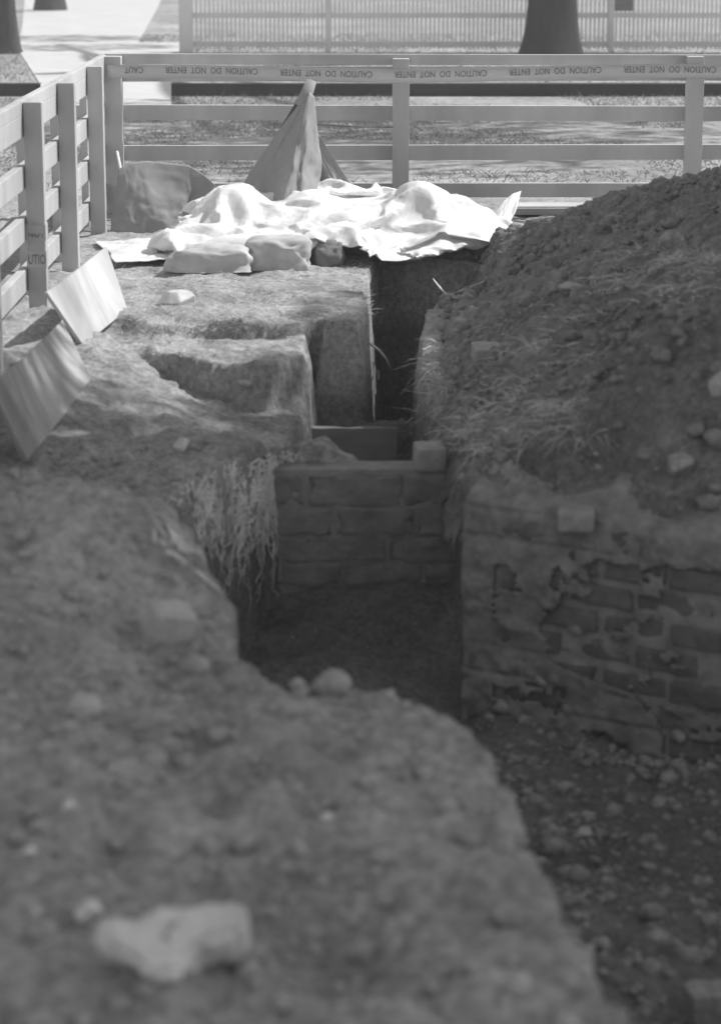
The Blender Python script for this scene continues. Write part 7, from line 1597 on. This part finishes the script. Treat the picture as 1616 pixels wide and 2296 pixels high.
def scatter(name, pts, sizes, m, sink=.25):
    Vs, Fs, n0 = [], [], 0
    for i, (p, s) in enumerate(zip(pts, sizes)):
        co, F = TPL[i % 6]
        q = Euler((random.random() * 6.3, random.random() * 6.3, random.random() * 6.3)).to_matrix()
        c = co @ np.array(q).T * s * np.array([1, 1, .75])
        Vs.append(c + np.array([p[0], p[1], p[2] + s * (.35 - sink)])); Fs.append(F + n0); n0 += len(co)
    o = link(name, np_mesh(name, np.concatenate(Vs), np.concatenate(Fs)), m, None, False)
    return tag(o, kind='stuff')


def rand_xy(n, x0, x1, y0_, y1_):
    return RNG.uniform(x0, x1, n), RNG.uniform(y0_, y1_, n)


x, y = rand_xy(6500, -1.3, .75, 3.2, 8.2)
z = surf(x, y)
s = np.minimum(.003 + RNG.exponential(.0058, len(x)), .040)
k = (y < 7.9) & (z > -.22)
tag(scatter("soil_crumbs", np.c_[x, y, z][k], s[k], M_CLOD), "grey crumbs and clods of soil strewn over the near ground and pit lip", "soil")
x, y = rand_xy(4200, .2, 1.3, 4.6, 7.4)
z = surf(x, y)
k = z < -.45
tag(scatter("pit_crumbs", np.c_[x, y, z][k], np.minimum(.002 + RNG.exponential(.0065, k.sum()), .035), M_PITCLOD), "fallen crumbs of earth on the pit floor below the brick wall", "soil")
x, y = rand_xy(8000, .3, 2.0, 6.9, 12.0)
z = surf(x, y) + .012
s = np.minimum(.003 + RNG.exponential(.0072, len(x)), .048)
k = z > -.1
tag(scatter("heap_clods", np.c_[x, y, z][k], s[k], M_CLODD), "dark clods of soil covering the spoil heap", "soil")


def blades(name, roots, ln, wd, m, lean, up=.5, seed=0, nseg=3, dirs=None):
    rg_ = np.random.default_rng(seed)
    n = len(roots)
    a = rg_.uniform(0, 2 * np.pi, n)
    L = ln * rg_.uniform(.5, 1.4, n)
    d = np.stack([np.cos(a), np.sin(a), up + rg_.normal(0, .25, n)], -1)
    if dirs is not None:
        d = d * .6 + np.asarray(dirs)
    d /= np.linalg.norm(d, axis=1, keepdims=True)
    w = np.cross(d, rg_.normal(size=(n, 3))); w /= np.linalg.norm(w, axis=1, keepdims=True)
    side = rg_.normal(size=(n, 3)) * .35
    V = []
    for j in range(nseg + 1):
        t = j / nseg
        c = roots + d * (L * t)[:, None] + side * (L * t * t)[:, None] + np.array([0, 0, -lean])[None] * (L * t * t)[:, None]
        ww = w * (wd * (1 - .8 * t))
        V += [c - ww, c + ww]
    V = np.stack(V, 1)
    idx = np.arange(n)[:, None] * (2 * (nseg + 1))
    F = np.concatenate([idx + np.array([2 * j, 2 * j + 1, 2 * j + 3, 2 * j + 2]) for j in range(nseg)], 0)
    o = link(name, np_mesh(name, V.reshape(-1, 3), F), m)
    return tag(o, kind='stuff')


# dry grass on the heap: patches seen in the picture
roots = []
for (px, py, sx, sy, n) in ((1480, 590, 70, 14, 420), (1570, 600, 40, 16, 240), (1400, 640, 50, 16, 200), (1230, 730, 50, 10, 170), (1170, 790, 40, 14, 160), (1300, 700, 40, 12, 120),
                            (1120, 940, 70, 20, 420), (1200, 915, 50, 14, 260), (1060, 990, 40, 22, 240), (1240, 985, 50, 16, 160), (970, 810, 16, 22, 180), (990, 860, 22, 26, 200),
                            (1150, 860, 40, 14, 140), (1270, 810, 40, 14, 100), (1500, 660, 60, 20, 140)):
    for _ in range(int(n * 1.5)):
        roots.append(hit(px + random.gauss(0, sx), py + random.gauss(0, sy), 5.5, 13)[:])
roots = np.array(roots) + np.array([0, -.004, .016])
tag(blades("dry_grass", roots, .07, .0020, M_STRAW, .6, .25, 3), "pale dry grass lying in tufts over the soil heap and trench edge", "dry grass")
# thin turf fringe along the cut steps on the left
roots = []
for (px, py, sx, sy, n) in ((600, 712, 150, 8, 700), (500, 752, 120, 8, 400), (820, 690, 6, 30, 160), (560, 660, 200, 30, 800), (600, 610, 160, 8, 300), (300, 640, 40, 40, 260), (300, 800, 60, 30, 200), (900, 600, 80, 14, 200)):
    for _ in range(n):
        roots.append(hit(px + random.gauss(0, sx), py + random.gauss(0, sy), 6, 13)[:])
tag(blades("turf_fringe", np.array(roots), .03, .0016, M_STRAW, .3, .5, 5), "short dry turf along the edges of the cut steps left of the trench", "turf")
# roots hanging down the left bank
Vb = MB()
for k in range(460):
    u = random.random()
    px = 350 + 280 * u + random.gauss(0, 12)
    py = 1030 + 150 * random.random() ** 1.4 + 60 * (1 - u)
    n_ = random.randint(5, 16)
    dx = random.gauss(1, 7) + (6 if u < .6 else 0)
    pts = []
    for j in range(n_):
        q = hit(px, py, 6, 10)
        if pts and (q - pts[-1]).length > .09:
            break
        pts.append(q + Vector((.006, -.010, .004)))
        px += dx + random.gauss(0, 7); py += random.uniform(10, 22)
    if len(pts) > 2:
        Vb.tube(pts, random.uniform(.0015, .0055), .001, 5)
o = Vb.build("hanging_roots", M_ROOT, None, True)
tag(o, "tangle of pale roots hanging down the left bank of the trench", "roots", None, 'stuff')
# lawn grass beyond the fence
n = 26000
t = RNG.uniform(0, 1, n) ** .7
yy = 14.3 + t * 8.0
xx = RNG.uniform(-1, 1, n) * yy * .16
hole = vnoise(xx * 1.3, yy * 1.3, seed=5) > -.25
g = np.c_[xx, yy, np.zeros(n)][hole]
tag(blades("grass", g, .05, .003, M_BLADE, .3, 1.1, 9), "rough mown grass between the back fence and the dark kerb", "grass")
n = 16000
yy = 22.7 + RNG.uniform(0, 1, n) * 9
xx = RNG.uniform(-1, 1, n) * yy * .17
pq = np.array([(p.x, p.y) for p in pp])
ok = (sdist([tuple(q) for q in pq], xx, yy) > .03) & (np.abs(yy - PY) > .05)
tag(blades("upper_grass", np.c_[xx, yy, np.full(n, .1)][ok], .05, .004, M_BLADE, .3, 1.0, 19), "mown grass on the raised lawn round the picket fence", "grass")

# ------------------------------------------------------------------ thin volume added to lift the blacks like veiling glare
hz_m = bpy.data.materials.new("veil_haze")
hz_m.use_nodes = True
hn = hz_m.node_tree
hn.nodes.clear()
ho = hn.nodes.new('ShaderNodeOutputMaterial')
hv = hn.nodes.new('ShaderNodeVolumePrincipled')
hv.inputs['Color'].default_value = (.9, .9, .9, 1)
hv.inputs['Density'].default_value = 0.0055
hn.links.new(hv.outputs[0], ho.inputs['Volume'])
hz = MB().box((-310, -310, -2), (310, 310, 14), 0).build("veil_haze", hz_m)
tag(hz, kind='stuff')
